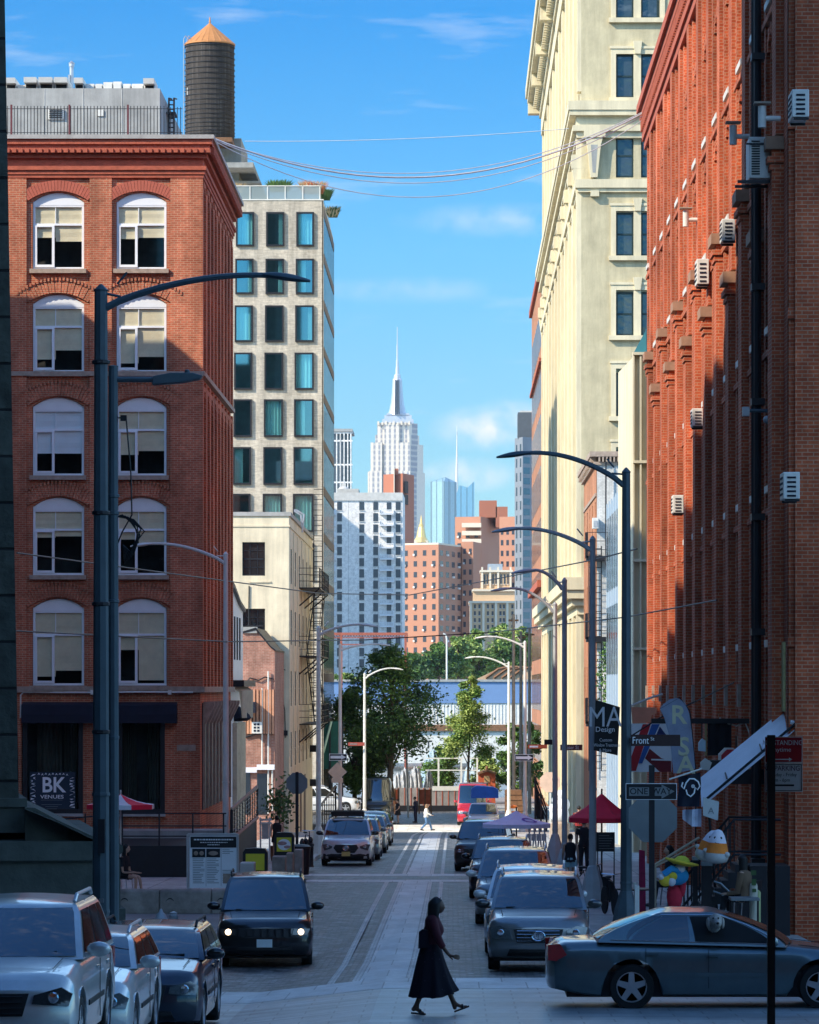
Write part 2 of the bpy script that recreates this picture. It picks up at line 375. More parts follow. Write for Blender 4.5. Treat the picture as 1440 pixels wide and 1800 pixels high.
def stretched(sx, sy):
 mp = s.n('Mapping'); s.l(v, mp.inputs[0]); mp.inputs['Scale'].default_value = (sx, sy, 1); return mp.outputs[0]
f = s.ramp(s.noise(stretched(.5, .12), 1, 6, .7), (.3, (.5,)*3), (.7, (1.45,)*3)); f2 = s.ramp(s.noise(stretched(2.6, 1.1), 1, 4, .8), (.34, (.25,)*3), (.66, (2.2,)*3))
s.l(s.mix(1, s.mix(1, b.outputs['Color'], f, 'MULTIPLY'), f2, 'MULTIPLY'), s.b.inputs['Base Color']); s.set(.5, 0, .45)
hgt = s.math('ADD', s.math('MULTIPLY', s.math('SUBTRACT', 1, b.outputs['Fac']), .7), s.math('MULTIPLY', s.noise(v, 7, 3), .9))
s.bump(hgt, .9, .05); M['cobble'] = s.m
def slab_mat(name, c, bw, bh, rough=.55, ms=.012, off=.5, worn=False):
 s = N(name); v = s.pos()
 b = s.n('TexBrick'); b.offset = off; b.inputs['Scale'].default_value = 1; b.inputs['Brick Width'].default_value = bw; b.inputs['Row Height'].default_value = bh; b.inputs['Mortar Size'].default_value = ms
 for k, cc in (('Color1', sc3(c, .9)), ('Color2', sc3(c, 1.08)), ('Mortar', sc3(c, .45))): b.inputs[k].default_value = (*cc, 1)
 s.l(v, b.inputs['Vector'])
 mp = s.n('Mapping'); s.l(v, mp.inputs[0]); mp.inputs['Scale'].default_value = (.9, .35, 1)
 f = s.ramp(s.noise(mp.outputs[0], 1.1, 9, .78), (.3, (.52,)*3), (.7, (1.3,)*3))
 if worn:                                  # tyre tracks and repairs running across the junction
  m2 = s.n('Mapping'); s.l(v, m2.inputs[0]); m2.inputs['Scale'].default_value = (.10, 1.5, 1)
  f = s.mix(1, f, s.ramp(s.noise(m2.outputs[0], 1, 6, .75), (.34, (.38,)*3), (.56, (1.12,)*3)), 'MULTIPLY')
 s.l(s.mix(1, b.outputs['Color'], f, 'MULTIPLY'), s.b.inputs['Base Color']); s.set(rough, 0, .5); s.bump(s.math('ADD', s.noise(v, 5, 4), s.math('MULTIPLY', b.outputs['Fac'], -.6)), .35, .03); return s.m
M['slab'] = slab_mat('granite slabs', (.52, .53, .53), .8, 2.4)
M['setts'] = slab_mat('pale granite setts', (.62, .60, .56), .12, .28, .6, .02)
M['frontpave'] = slab_mat('blue grey paving', (.27, .30, .31), .9, .62, .42, .014, .5, True)
M['sidewalk'] = slab_mat('concrete pavement flags', (.44, .43, .40), 1.5, 1.5, .8, .02, 0)
M['kerb'] = mat('granite kerb', (.50, .49, .46), .7, var=.2, scale=3)
gr = MB(); gr.rows([[(x, y, gxy(x, y)-.06) for x in (-90, -3.4, -1.2, 90)] for y in ys(-40, 345)]); gr.rows([[(-90, 345, g(345)-.06), (90, 345, g(345)-.06)], [(-90, 345, -13), (90, 345, -13)]])
struct('ground', gr, M['ground'])
XL, XR = -5.35, 2.75
struct('street', sheet(XL-.3, XR+.3, 66.2, 301, 0), M['cobble'])
struct('front_street', sheet(-60, 60, 30, 66.2, 0), M['frontpave'])
st = lambda a, b: (lambda y: a)
struct('centre_paving_strip', sheet(lambda y: -1.66 if y < 130 else -1.60, lambda y: -.86, 66.3, 231, .004), M['slab'])
for i, (a, b) in enumerate(((-1.80, -1.67), (-2.24, -2.11), (-.85, -.73), (-.50, -.38))):
 struct('stone_line', sheet(a, b, 66.3, 231, .004), M['setts'])
struct('stone_crossing', sheet(XL, XR, 121.5, 129.5, .008), M['slab'])
struct('stone_crossing', sheet(XL, XR, 123.4, 127.4, .012), M['cobble'])
struct('stone_crossing', sheet(XL-2, XR+4, 229.5, 252, .008), slab_mat('pale crossing slabs', (.80, .77, .70), 1.5, 1.5, .8))  # real crossing, widened and made near white to carry the sunlit band
struct('stone_crossing', sheet(-30, 30, 62.5, 66.4, .004), M['slab'])
def walk(name, x0, x1, a, b, h=.14):
 f0 = x0 if callable(x0) else (lambda y: x0); f1 = x1 if callable(x1) else (lambda y: x1)
 mb = MB(); Y = ys(a, b)
 mb.rows([[(f0(y), y, g(y)-.1), (f0(y), y, g(y)+h), (f1(y), y, g(y)+h), (f1(y), y, g(y)-.1)] for y in Y])
 for y in (a, b): mb.poly([(f0(y), y, g(y)-.1), (f1(y), y, g(y)-.1), (f1(y), y, g(y)+h), (f0(y), y, g(y)+h)])
 return struct(name, mb, M['sidewalk'])
walk('pavement', -9.2, XL-.2, 113, 226)
sd_st = MB(); sd_st.rows([[(-5.35, y, g(y)-.02), (-6.3, y, -8.1), (-60, y, -7.6)] for y in (226.5, 237, 249.5)]); sd_st.poly([(-5.35, 226.5, g(226.5)-.02), (-6.3, 226.5, -8.1), (-60, 226.5, -7.6), (-60, 226.5, -9.5), (-5.35, 226.5, -9.5)]); struct('side_street', sd_st, M['cobble'])
walk('plaza', -40, -9.2, 100.5, 130)
walk('pavement', -9.2, -6.3, 100.5, 113)
walk('pavement', XR+.2, 7.4, 74, 231)
walk('pavement', XR+.2, 30, 245, 300, .12)
for x0, x1, a, b in ((XL-.2, XL, 113, 226), (XR, XR+.2, 74, 231)):
 mb = MB(); mb.rows([[(x0, y, g(y)-.1), (x0, y, g(y)+.145), (x1, y, g(y)+.145), (x1, y, g(y)-.1)] for y in ys(a, b)])
 mb.poly([(x0, a, g(a)-.1), (x1, a, g(a)-.1), (x1, a, g(a)+.145), (x0, a, g(a)+.145)]); struct('kerb', mb, M['kerb'])
s = N('river water'); v = s.pos(); s.b.inputs['Base Color'].default_value = (.04, .09, .11, 1); s.set(.12, 0, .6); s.bump(s.noise(v, .6, 4), .5, .3)
struct('river', MB().poly([(-4000, 345, -12), (4000, 345, -12), (4000, 9000, -12), (-4000, 9000, -12)]), s.m)
mb = MB(); mb.box(-4000, 4000, 700, 9000, -14, -8.5); struct('far_shore', mb, M['concrete_light'])
# ---------------------------------------------------------------- the stone bridge pier on the left
pr = thing('stone_pier', 'dark granite bridge pier with stepped moulded base at the left edge', 'bridge pier', (-11, 66, g(66)))
s = N('dressed granite blocks'); v = s.wall()
b = s.n('TexBrick'); b.inputs['Scale'].default_value = 1; b.inputs['Brick Width'].default_value = 1.9; b.inputs['Row Height'].default_value = .80; b.inputs['Mortar Size'].default_value = .03; b.inputs['Mortar Smooth'].default_value = .5
for k, c in (('Color1', (.045, .052, .045)), ('Color2', (.065, .072, .06)), ('Mortar', (.012, .012, .012))): b.inputs[k].default_value = (*c, 1)
s.l(v, b.inputs['Vector']); s.l(s.mix(1, b.outputs['Color'], s.ramp(s.noise(s.pos(), 2.5, 6), (.3, (.55,)*3), (.7, (1.3,)*3)), 'MULTIPLY'), s.b.inputs['Base Color']); s.set(.9, 0, .3)
s.bump(s.math('ADD', s.math('MULTIPLY', b.outputs['Fac'], -1.2), s.noise(s.pos(), 5, 4)), .8, .06); M['ashlar'] = s.m
Yp = 66
def px(p): return X(p, Yp)
def pz(p): return Z(p, Yp)
sh = MB(); top = pz(-260)
lo, hi = px(34), px(5.0)
sh.rows([[(-30, Yp, z), (lo+(hi-lo)*(z-pz(1400))/(top-pz(1400)), Yp, z), (lo+(hi-lo)*(z-pz(1400))/(top-pz(1400)), Yp+9, z), (-30, Yp+9, z)] for z in (pz(1402), pz(800), top)], close=True, caps=True)
sh.build('shaft', M['ashlar'], pr)
b = MB(); b.box(-30, px(47), Yp-.25, Yp+9.2, pz(1417), pz(1402)); b.box(-30, px(43), Yp-.2, Yp+9.2, pz(1462), pz(1417))
# sloped weathering
rows = [[(px(43), Yp-.21), (px(43), Yp+9.3)], ]
for (xa, za), (xb, zb) in zip([(px(42), pz(1414)), (px(100), pz(1438)), (px(165), pz(1470))], [(px(100), pz(1438)), (px(165), pz(1470)), (px(166), pz(1472))]):
 b.poly([(xa, Yp-.9, za-.05), (xb, Yp-.9, zb-.05), (xb, Yp+9.6, zb), (xa, Yp+9.6, za)])
b.prism([(px(43), pz(1417)), (px(60), pz(1418)), (px(100), pz(1440)), (px(163), pz(1469)), (px(163), pz(1476)), (px(43), pz(1476))], 'y', Yp-.5, Yp+9.7)
prof = [(px(166), pz(1475)), (px(200), pz(1476)), (px(210), pz(1484)), (px(210), pz(1494)), (px(200), pz(1502)), (px(172), pz(1508)), (-30, pz(1508)), (-30, pz(1475))]
b.prism(prof, 'y', Yp-.9, Yp+10)
b.build('moulded_base', M['stone'], pr)
b = MB(); b.box(-30, px(206), Yp-.8, Yp+10, pz(1592), pz(1508)); b.box(-30, px(214), Yp-.95, Yp+10.1, g(66)-.2, pz(1592)); b.build('plinth', M['stone'], pr)
PV = Vector((px(210), Yp, 0)); RM = Matrix.Translation(PV) @ Matrix.Rotation(R(9), 4, 'Z') @ Matrix.Translation(-PV)
L0 = Matrix.Translation(pr.location)
for c_ in pr.children: c_.data.transform(L0.inverted() @ RM @ L0)
# unseen masses added outside the frame, stepped and sized to shade the street
an = thing('unseen_anchorage', 'unseen stepped stone anchorage left of the pier, shaped to cast shade', 'shade caster', (-24, 60, g(60)))
b = MB()
for y0, y1, zt in ((4, 75.6, 70), (75.6, 77, 36), (77, 83, 32.6), (83, 89, 31), (89, 94.5, 29.8), (94.5, 99, 27.8), (99, 103.5, 25.6), (103.5, 110, 24.2)):
 b.box(-23 if zt > 60 else -34, -20, y0, y1, -8, zt)
b.build('masonry', M['ashlar'], an)
dk = thing('unseen_deck', 'unseen dark deck added high over the street to block sky light', 'shade caster', (0, 14, 13))  # added overhead, out of view: keeps sky light off the near faces
b = MB(); b.box(-60, 60, -14, 25, 15.5, 17); b.build('deck', M['black'], dk); b = MB()
for i in range(7): b.box(-60, 60, -13+i*6, -12.4+i*6, 13.6, 15.5)
b.each('girder', M['black'], dk)
bl = thing('unseen_back_block', 'unseen brick block added behind the camera to block sky light', 'warehouse', (0, -26, -3))  # added block behind the camera, darkens near faces turned towards it
MB().box(-60, 60, -40, -24, -4, 26).build('wall', M['red_brick_side'], bl); MB().box(-60.3, 60.3, -40.3, -23.7, 26, 26.6).build('roof', M['coping'], bl)
wh = thing('unseen_shade_block', 'unseen stepped brick block added behind the stone pier to shade the loft', 'warehouse', (-30, 118, g(118)))  # added out of view, stepped to cast the shade on the loft front
b = MB()
for y0, y1, zt in ((110.2, 119, 23), (119, 122.5, 22), (122.5, 124.5, 20.5), (124.5, 127.5, 14)): b.box(-40, -22, y0, y1, -8, zt)
b.build('wall', M['red_brick'], wh)
MB().box(-40.3, -21.9, 110.1, 118.9, 23, 23.3).build('roof', M['coping'], wh)
# ================================================================ LEFT: red brick loft with arched windows
YB = 130.0
def bx(p): return X(p, YB)
def bz(p): return Z(p, YB)
XC = bx(352)                       # street corner
lb = thing('brick_loft', 'six storey red brick loft with arched windows and corbelled cornice, left corner', 'brick building', (XC-4, YB, g(130)))
ROWS = [(338, 474), (517, 655), (698, 837), (874, 1012), (1052, 1206)]
COLS = [(57, 148), (204, 293), (-90, 0)]
holes, arches = [], []
for (t, bt) in ROWS:
 for (l, r) in COLS: holes.append((bx(l), bx(r), bz(bt), bz(t)))
shop = [(bx(38), bx(146), bz(1432), bz(1256)), (bx(207), bx(290), bz(1430), bz(1256))]
def PF(a, z, d): return (a, YB+d, z)
mb = MB(); holes_wall(mb, -19, XC, -7.2, bz(300), holes+shop, PF, 0, .3)
for (a, b, c, d) in holes: arch_fill(mb, a, b, d-.33, d, PF, 0, .3)
mb.box(-19, XC, YB+17.6, YB+17.65, -7.2, bz(300)); mb.box(-19, -18.95, YB, YB+17.6, -7.2, bz(300))
# side wall with recesses between piers
for l, r in ((-60, 47), (158, 197), (300, 352)):
 mb.box(bx(l), bx(r)+(.10 if r == 352 else 0), YB-.10, YB+.02, bz(1208), bz(312))
mb.build('wall', M['red_brick'], lb)
sw = MB()
PS = lambda a, z, d: (XC-d, a, z)
NB = 9; pit = 17.6/NB
sh_ = []
for i in range(NB):
 for (t, bt) in ROWS: sh_.append((YB+i*pit+.52, YB+i*pit+1.62, bz(bt), bz(t)))
holes_wall(sw, YB, YB+17.6, -7.2, bz(300), sh_, PS, 0, .3)
for (a, b_, c, d) in sh_: arch_fill(sw, a, b_, d-.35, d, PS, 0, .3, 5)
for i in range(NB+1):
 y = YB+i*pit
 for z0, z1 in ((bz(1208), bz(668)), (bz(655), bz(330))): sw.box(XC-.02, XC+.10, max(y-.36, YB+.01), min(y+.36, YB+17.6), z0, z1)
for zb_ in (330, 690):                                  # little arches that join the piers
 for i in range(NB):
  y = YB+i*pit
  for k in range(6):
   t0, t1 = math.pi*k/6, math.pi*(k+1)/6
   p = [(y+pit/2-.62*math.cos(t), bz(zb_+22)+.62*math.sin(t)) for t in (t0, t1)]
   sw.box(XC-.01, XC+.098, p[0][0], p[1][0], min(p[0][1], p[1][1]), bz(zb_-14))
sw.build('side_wall', M['red_brick_side'], lb)
cm = MB()
for y0, y1, pr_ in ((247, 256, .42), (256, 263, .33), (263, 271, .36), (271, 279, .24), (279, 293, .10), (293, 300, .22), (300, 307, .16), (307, 313, .12)):
 cm.box(-19, XC+pr_, YB-pr_, YB+17.6+pr_*.3, bz(y1), bz(y0))
for i in range(70):                                     # dentil course
 x = XC+.3-i*.22
 cm.box(x-.07, x+.07, YB-.46, YB-.2, bz(271), bz(264))
for i in range(46):
 y = YB+.2+i*.38
 cm.box(XC+.2, XC+.47, y-.1, y+.1, bz(271), bz(258))
cm.build('cornice', M['corbel'], lb)
MB().box(-19, XC+.50, YB-.50, YB+17.8, bz(247), bz(240)).build('coping', M['coping'], lb)
MB().box(-18.9, XC-.1, YB+.4, YB+17.5, bz(262), bz(256)).build('roof', M['concrete'], lb)
for z0, z1, p in ((661, 653, .14), (1217, 1207, .16)):
 m_ = MB(); m_.box(-19, XC+.16, YB-.02-p, YB+.02, bz(z0), bz(z1)); m_.box(XC-.02, XC+.17, YB+.021, YB+17.6, bz(z0), bz(z1)); m_.build('belt_course', M['sill'], lb)
# arch hoods
first = None
def hood(a, b, zs, zc, top_row):
 mb = MB(); w = (b-a)/2+.14; c = (a+b)/2; h = (zc-zs); rad = (w*w+h*h)/(2*h); cz = zc+.04-rad; n = 22
 th = math.asin(min(w/rad, 1))
 H = .42 if not top_row else .36
 for i in range(n):
  t0, t1 = -th+2*th*i/n, -th+2*th*(i+1)/n
  q = [(c+rr*math.sin(t), cz+rr*math.cos(t)) for rr, t in ((rad, t0), (rad, t1-.2*th/n), (rad+H, t1-.2*th/n), (rad+H, t0))]
  mb.prism(q, 'y', YB-.09 if i % 2 or top_row else YB-.075, YB+.01)
 if not top_row:
  for i in range(n+2):
   t = -th*1.08+2.16*th*i/(n+1); x, z = c+(rad+H+.04)*math.sin(t), cz+(rad+H+.04)*math.cos(t)
   mb.box(x-.035, x+.035, YB-.13, YB-.0, z-.05, z+.06)
 return mb
for k, (t, bt) in enumerate(ROWS):
 for (l, r) in COLS[:2]:
  hood(bx(l), bx(r), bz(t)-.33, bz(t), k == 0).build('arch_hood', M['brown_stone'] if k == 0 else M['red_brick'], lb)
  MB().box(bx(l)-.08, bx(r)+.08, YB-.2, YB+.2, bz(bt)-.13, bz(bt)+.015).build('window_sill', M['sill'], lb)
# windows: white frame with arched head panel, casement, panes, blinds
rb = random.Random(3)
def loft_window(l, r, t, bt, blind, colour, casement=True):
 a, b, c, d = bx(l)+.015, bx(r)-.015, bz(bt)+.02, bz(t); y = YB+.09; w = b-a; H = d-c
 fr = MB(); f = .075
 fr.box(a, a+f, y, y+.09, c, d-.30); fr.box(b-f, b, y, y+.09, c, d-.30); fr.box(a+f, b-f, y, y+.09, c, c+f)
 zh = d-.44; zt = c+H*.585
 fr.box(a+f, b-f, y, y+.09, zh-.05, zh); fr.box(a+f, b-f, y, y+.09, zt-.035, zt+.035)
 xm = a+w*.44; fr.box(xm-.012, xm+.012, y+.02, y+.07, zt+.035, zh-.05)
 wo = fr.build('window', M['white'], lb)
 hp = MB(); n = 12; pts = []
 h = .33; rad = ((w/2)**2+h*h)/(2*h); cz = d-rad
 for i in range(n+1):
  q = -w/2+w*i/n; pts.append(((a+b)/2+q, cz+math.sqrt(rad*rad-q*q)-.012))
 hp.prism([(a, zh)]+pts+[(b, zh)], 'y', y-.01, y+.07); hp.build('head_panel', M['white'], wo)
 cs = MB(); x0, x1, z0, z1 = a+f, a+w*.42, c+f, zt-.035; q = .085
 cs.box(x0, x1, y-.035, y+.06, z0, z0+q); cs.box(x0, x1, y-.035, y+.06, z1-q*.6, z1); cs.box(x0, x0+q*.7, y-.035, y+.06, z0+q, z1-q*.6); cs.box(x1-q, x1, y-.035, y+.06, z0+q, z1-q*.6)
 cs.build('casement', M['white'], wo)
 MB().poly([(a+.03, y+.05, c+.03), (b-.03, y+.05, c+.03), (b-.03, y+.05, zh), (a+.03, y+.05, zh)]).build('pane', M['pane'], wo)
 for i, (xa, xb) in enumerate(((a+.05, xm), (xm, b-.05))):
  bl = blind[i] if isinstance(blind, tuple) else blind
  if bl <= 0: continue
  zb = zh-(zh-c)*bl; bm_ = MB()
  for k in range(8):
   q0, q1 = zb+(zh-zb)*k/8, zb+(zh-zb)*(k+1)/8
   bm_.poly([(xa, y+.075+.01*(k % 2), q0), (xb, y+.075+.01*(k % 2), q0), (xb, y+.075+.01*((k+1) % 2), q1), (xa, y+.075+.01*((k+1) % 2), q1)])
  bm_.build('blind', colour, wo)
W = [(.50, .56), (.52, .50), (.80, .66), (.86, .76), (.66, .66), (.68, .62), (.42, .40), (.45, .52), (.88, .80), (.52, .93)]
for k, (t, bt) in enumerate(ROWS):
 for j, (l, r) in enumerate(COLS[:2]):
  loft_window(l, r, t, bt, W[2*k+j], M['blind_white'] if (k, j) in ((2, 0),) else M['blind'])
ib = MB(); ib.box(-18.8, XC-.31, YB+1.6, YB+1.65, -7, bz(312))
for k, (t, bt) in enumerate(ROWS): ib.box(-18.8, XC-.31, YB+.31, YB+1.6, bz(bt)-.45, bz(bt)-.1)
ib.build('interior', mat('dim office interior', (.04, .042, .045), .9, var=.6, scale=1.5), lb)
# side windows
m0 = None
sf = MB(); a, b_, c, d = sh_[0]
sf.box(XC-.3, XC-.22, a, a+.07, c, d-.3); sf.box(XC-.3, XC-.22, b_-.07, b_, c, d-.3); sf.box(XC-.3, XC-.22, a+.07, b_-.07, c, c+.07); sf.box(XC-.3, XC-.22, a+.07, b_-.07, (c+d)/2-.03, (c+d)/2+.03)
m0 = sf.build('window', M['white'], lb); pz_ = MB().poly([(XC-.27, a, c), (XC-.27, b_, c), (XC-.27, b_, d), (XC-.27, a, d)]).build('pane', M['dark_glass'], m0)
for (a2, b2, c2, d2) in sh_[1:]: move_copy(m0, (0, a2-a, c2-c), lb)
# ground floor: two shop windows with roller housings, poster, conduit
for i, (l, r, hl, hr) in enumerate(((40, 146, 40, 166), (207, 290, 186, 312))):
 hs = MB(); hs.prism([(YB+.02, bz(1234)), (YB-.42, bz(1239)), (YB-.46, bz(1256)), (YB-.46, bz(1271)), (YB+.02, bz(1271))], 'x', bx(hl), bx(hr)); hs.build('shutter_box', M['navy'], lb)
 a, b, c, d = bx(l), bx(r), bz(1430), bz(1258); f = .15
 fr = MB(); fr.box(a, a+f, YB-.06, YB+.2, c, d); fr.box(b-f, b, YB-.06, YB+.2, c, d); fr.box(a, b, YB-.055, YB+.19, c, c+f); fr.box(a, b, YB-.055, YB+.19, d-f, d)
 fo = fr.build('shop_window', M['black'], lb)
 MB().poly([(a, YB+.1, c), (b, YB+.1, c), (b, YB+.1, d), (a, YB+.1, d)]).build('pane', M['pane'], fo)
 MB().box(a-.02, b+.02, YB-.16, YB+.0, c-.10, c).build('window_sill', M['coping'], fo)
cu = MB(); n = 26
for l, r in ((60, 104), (108, 138), (212, 236), (255, 288)):
 cu.rows([[(bx(l)+(bx(r)-bx(l))*i/n, YB+.9+.09*math.sin(i*1.5), z) for i in range(n+1)] for z in (bz(1430), bz(1262))])
cu.each('curtain', mat('grey curtain', (.10, .10, .085), .9, var=.4, scale=1), lb)
tp = MB(); tp.tube([(bx(37), YB-.13, bz(1262)), (bx(37), YB-.13, bz(1222)), (bx(42), YB-.13, bz(1217)), (bx(170), YB-.2, bz(1217.5)), (bx(240), YB-.2, bz(1216.5)), (bx(340), YB-.2, bz(1217))], .028, 6); tp.box(bx(160), bx(166), YB-.24, YB-.1, bz(1221), bz(1213)); tp.box(bx(296), bx(302), YB-.24, YB-.1, bz(1221), bz(1213))
tp.build('conduit', M['acwhite'], lb)
MB().box(bx(311), bx(344), YB-.03, YB+.01, bz(1320), bz(1309)).build('wall_plaque', M['sill'], lb)
# poster
po = thing('window_poster', 'dark navy window poster with large white letters and patterned white border', 'poster', (bx(92), YB-.02, bz(1427)))
pm = MB(); pm.box(bx(53), bx(132), YB-.012, YB+.0, bz(1424), bz(1357)); pm.build('sheet', mat('poster navy', (.02, .035, .06), .35), po)
bd = MB(); r5 = random.Random(11)
for x0, x1, z0, z1, n in ((53.5, 63, 1422, 1360, 12), (122, 131.5, 1422, 1366, 12)):
 for i in range(n):
  za = z0+(z1-z0)*i/n; zb = z0+(z1-z0)*(i+.8)/n; xs = [r5.uniform(x0, x1) for _ in range(3)]
  bd.poly([(bx(x0 if i % 2 else x1), YB-.016, bz(za)), (bx(xs[0]), YB-.016, bz((za+zb)/2)), (bx(x1 if i % 3 else x0), YB-.016, bz(zb)), (bx(xs[1]), YB-.016, bz(zb))])
for i in range(9):
 x = 66+i*6.2; z = 1358+r5.uniform(0, 2)
 bd.poly([(bx(x), YB-.016, bz(z+4)), (bx(x+2.4), YB-.016, bz(z)), (bx(x+4.6), YB-.016, bz(z+4)), (bx(x+2.4), YB-.016, bz(z+2.4))])
bd.build('border_pattern', M['sign_white'], po, recalc=False)
text('BK', .52, (bx(94), YB-.018, bz(1381)), po, M['sign_white'], bold=.02, sx=.92)
text('VENUES', .125, (bx(91.5), YB-.018, bz(1401)), po, M['sign_white'], bold=.012, sx=1.3)
ln = MB()
for z, w_ in ((1406.5, 19), (1414.5, 18), (1418, 11), (1421.8, 9)): ln.box(bx(91-w_), bx(91+w_), YB-.017, YB-.0125, bz(z+.35), bz(z-.35))
ln.build('small_print', M['sign_back'], po)
# side ground floor: dark shutters between piers with brackets
sg = MB(); sg.box(XC-.02, XC+.03, YB+.9, YB+16.6, bz(1425), bz(1236)); sg.build('side_shutter', M['black'], lb)
sg = MB()
for i in range(9):
 y = YB+1.0+i*1.9; sg.box(XC+.03, XC+.10, y, y+.12, bz(1425), bz(1275))
 sg.prism([(XC+.03, bz(1275)), (XC+.1, bz(1275)), (XC+.42, bz(1240)), (XC+.42, bz(1234)), (XC+.03, bz(1234))], 'y', y, y+.3)
sg.each('bracket', M['sill'], lb, 2)
# roof: penthouse with vents, ladder, fence
ph = MB(); ph.box(X(-30, 134), X(281, 134), 134, 146, Z(242, 134), Z(155, 134)); pho = ph.build('penthouse', M['concrete'], lb)
jt = MB()
for p in (78, 146, 214): jt.box(X(p-.35, 134), X(p+.35, 134), 133.985, 134.01, Z(240, 134), Z(156, 134))
jt.box(X(84, 134), X(112, 134), 133.93, 134, Z(210, 134), Z(192, 134)); jt.box(X(171, 134), X(182, 134), 133.95, 134, Z(204, 134), Z(193, 134)); jt.build('vent_grille', M['acwhite'], pho)
jt = MB()
for i in range(5): jt.box(X(87, 134), X(110, 134), 133.9, 133.93, Z(208-i*3.4, 134), Z(206.3-i*3.4, 134))
jt.build('louvre', M['dark'], pho)
for l, r, t in ((8, 27, 137), (42, 64, 136), (68, 92, 136), (95, 118, 136), (130, 146, 137), (252, 271, 138)):
 v_ = MB(); v_.prism([(134.3, Z(155, 134)), (134.3, Z(t+9, 134)), (133.95, Z(t+9, 134)), (133.9, Z(t, 134)), (135.6, Z(t, 134)), (135.6, Z(155, 134))], 'x', X(l, 134), X(r, 134)); vo = v_.build('roof_vent', M['acwhite'], pho)
 MB().box(X(l+2, 134), X(r-2, 134), 134.28, 134.3, Z(154, 134), Z(t+10, 134)).build('opening', M['dark'], vo)
for l, r, t in ((28, 41, 146), (148, 164, 144), (166, 178, 144), (180, 196, 141), (197, 212, 140), (215, 228, 144), (230, 250, 144)):
 v_ = MB(); v_.box(X(l, 134), X(r, 134), 134.4, 135.5, Z(155, 134), Z(t, 134)); v_.box(X(l+1, 134), X(r-1, 134), 134.36, 134.4, Z(154, 134), Z(t+3, 134)); v_.build('roof_vent', M['acwhite'], pho)
fl = MB(); fl.cyl((X(126, 136), 136, Z(155, 136)), (X(126, 136), 136, Z(112, 136)), .075, n=10); fl.lathe((X(126, 136), 136, Z(112, 136)), [(.1, -.1), (.1, 0), (.12, .02), (.02, .1)]); fl.box(X(120, 136), X(124, 136), 135.9, 136.1, Z(155, 136), Z(132, 136)); fl.build('flue', M['steel'], pho)
rf = MB(); y = 131.2
for p in (20, 122, 225): rf.box(X(p-1.6, y), X(p+1.6, y), y-.04, y+.04, bz(242), Z(184, y))
rf.each('fence_post', mat('maroon fence paint', (.12, .03, .035), .6), lb)
rf = MB()
for zz in (191, 233): rf.box(X(-20, y), X(321, y), y-.012, y+.012, Z(zz+.5, y), Z(zz-.5, y))
for i in range(57): x = X(-10+i*5.85, y); rf.box(x-.012, x+.012, y-.01, y+.011, Z(241, y), Z(186 if i < 52 else 188, y))
rf.build('roof_fence', M['black'], lb)
la = MB()
for x in (X(297, 137), X(306, 137)): la.tube([(x, 137, Z(243, 137)), (x, 137, Z(172, 137)), (x+.05, 137.5, Z(170, 137))], .035, 6)
for i in range(9): la.cyl((X(297, 137), 137, Z(240-i*8, 137)), (X(306, 137), 137, Z(240-i*8, 137)), .025, n=5)
la.box(X(292, 137), X(309, 137), 136.9, 138, Z(200, 137), Z(197, 137)); la.build('roof_ladder', M['black'], lb)
# ================================================================ LEFT: tall pale brick tower with teal windows
YT = 250.0; tx = lambda p: X(p, YT); tz = lambda p: Z(p, YT)
XT = tx(568)
tb = thing('pale_brick_tower', 'tall pale brick apartment tower with teal framed windows and roof terrace', 'apartment tower', (XT-5, YT, g(250)))
TR = [(373, 433), (455, 517), (537, 601), (620, 685), (702, 768), (786, 852), (868, 935), (955, 1020), (1040, 1105)]
def tcols(k): d = -1.1*k; return [(363+d, 394+d), (415+d, 447+d), (468+d*.9, 500+d*.6), (521+d*.9, 552+d*.1)]
th_ = []
for k, (t, b_) in enumerate(TR):
 for (l, r) in tcols(k): th_.append((tx(l), tx(r), tz(b_), tz(t)))
PT = lambda a, z, d: (a, YT+d, z)
mb = MB(); holes_wall(mb, tx(325), XT, -9, tz(350), th_, PT, 0, .2)
mb.box(tx(325), XT-.05, YT+21.5, YT+21.6, -9, tz(352)); mb.box(tx(325), XT-.02, YT+.01, YT+21.5, tz(362), tz(351)); mb.box(tx(325)-.02, tx(325), YT, YT+21.5, -9, tz(351))
mb.build('wall', M['tan_brick'], tb)
t0 = th_[0]
def tower_window(h, dx):
 a, b, c, d = h; fr = MB(); f = .11; y0, y1 = YT-.16, YT+.1
 fr.box(a, a+f, y0, y1, c, d); fr.box(b-f, b, y0, y1, c, d); fr.box(a+f, b-f, y0, y1, c, c+f); fr.box(a+f, b-f, y0, y1, d-f, d)
 return fr
rc = random.Random(5)
M['curtain_w'] = mat('white net curtain', (.80, .86, .84), .9, var=.06)
M['room'] = mat('dim teal room', (.07, .17, .19), .9, var=.3)
s = N('teal clear pane'); tr = s.n('BsdfTransparent'); tr.inputs[0].default_value = (.52, .86, .86, 1); gl = s.n('BsdfGlossy'); gl.inputs['Roughness'].default_value = .02; gl.inputs[0].default_value = (.66, .96, .98, 1)
mx = s.n('MixShader'); s.l(s.facing(.46, .45), mx.inputs[0]); s.l(tr.outputs[0], mx.inputs[1]); s.l(gl.outputs[0], mx.inputs[2]); s.l(mx.outputs[0], s.o.inputs[0]); M['teal_pane'] = s.m
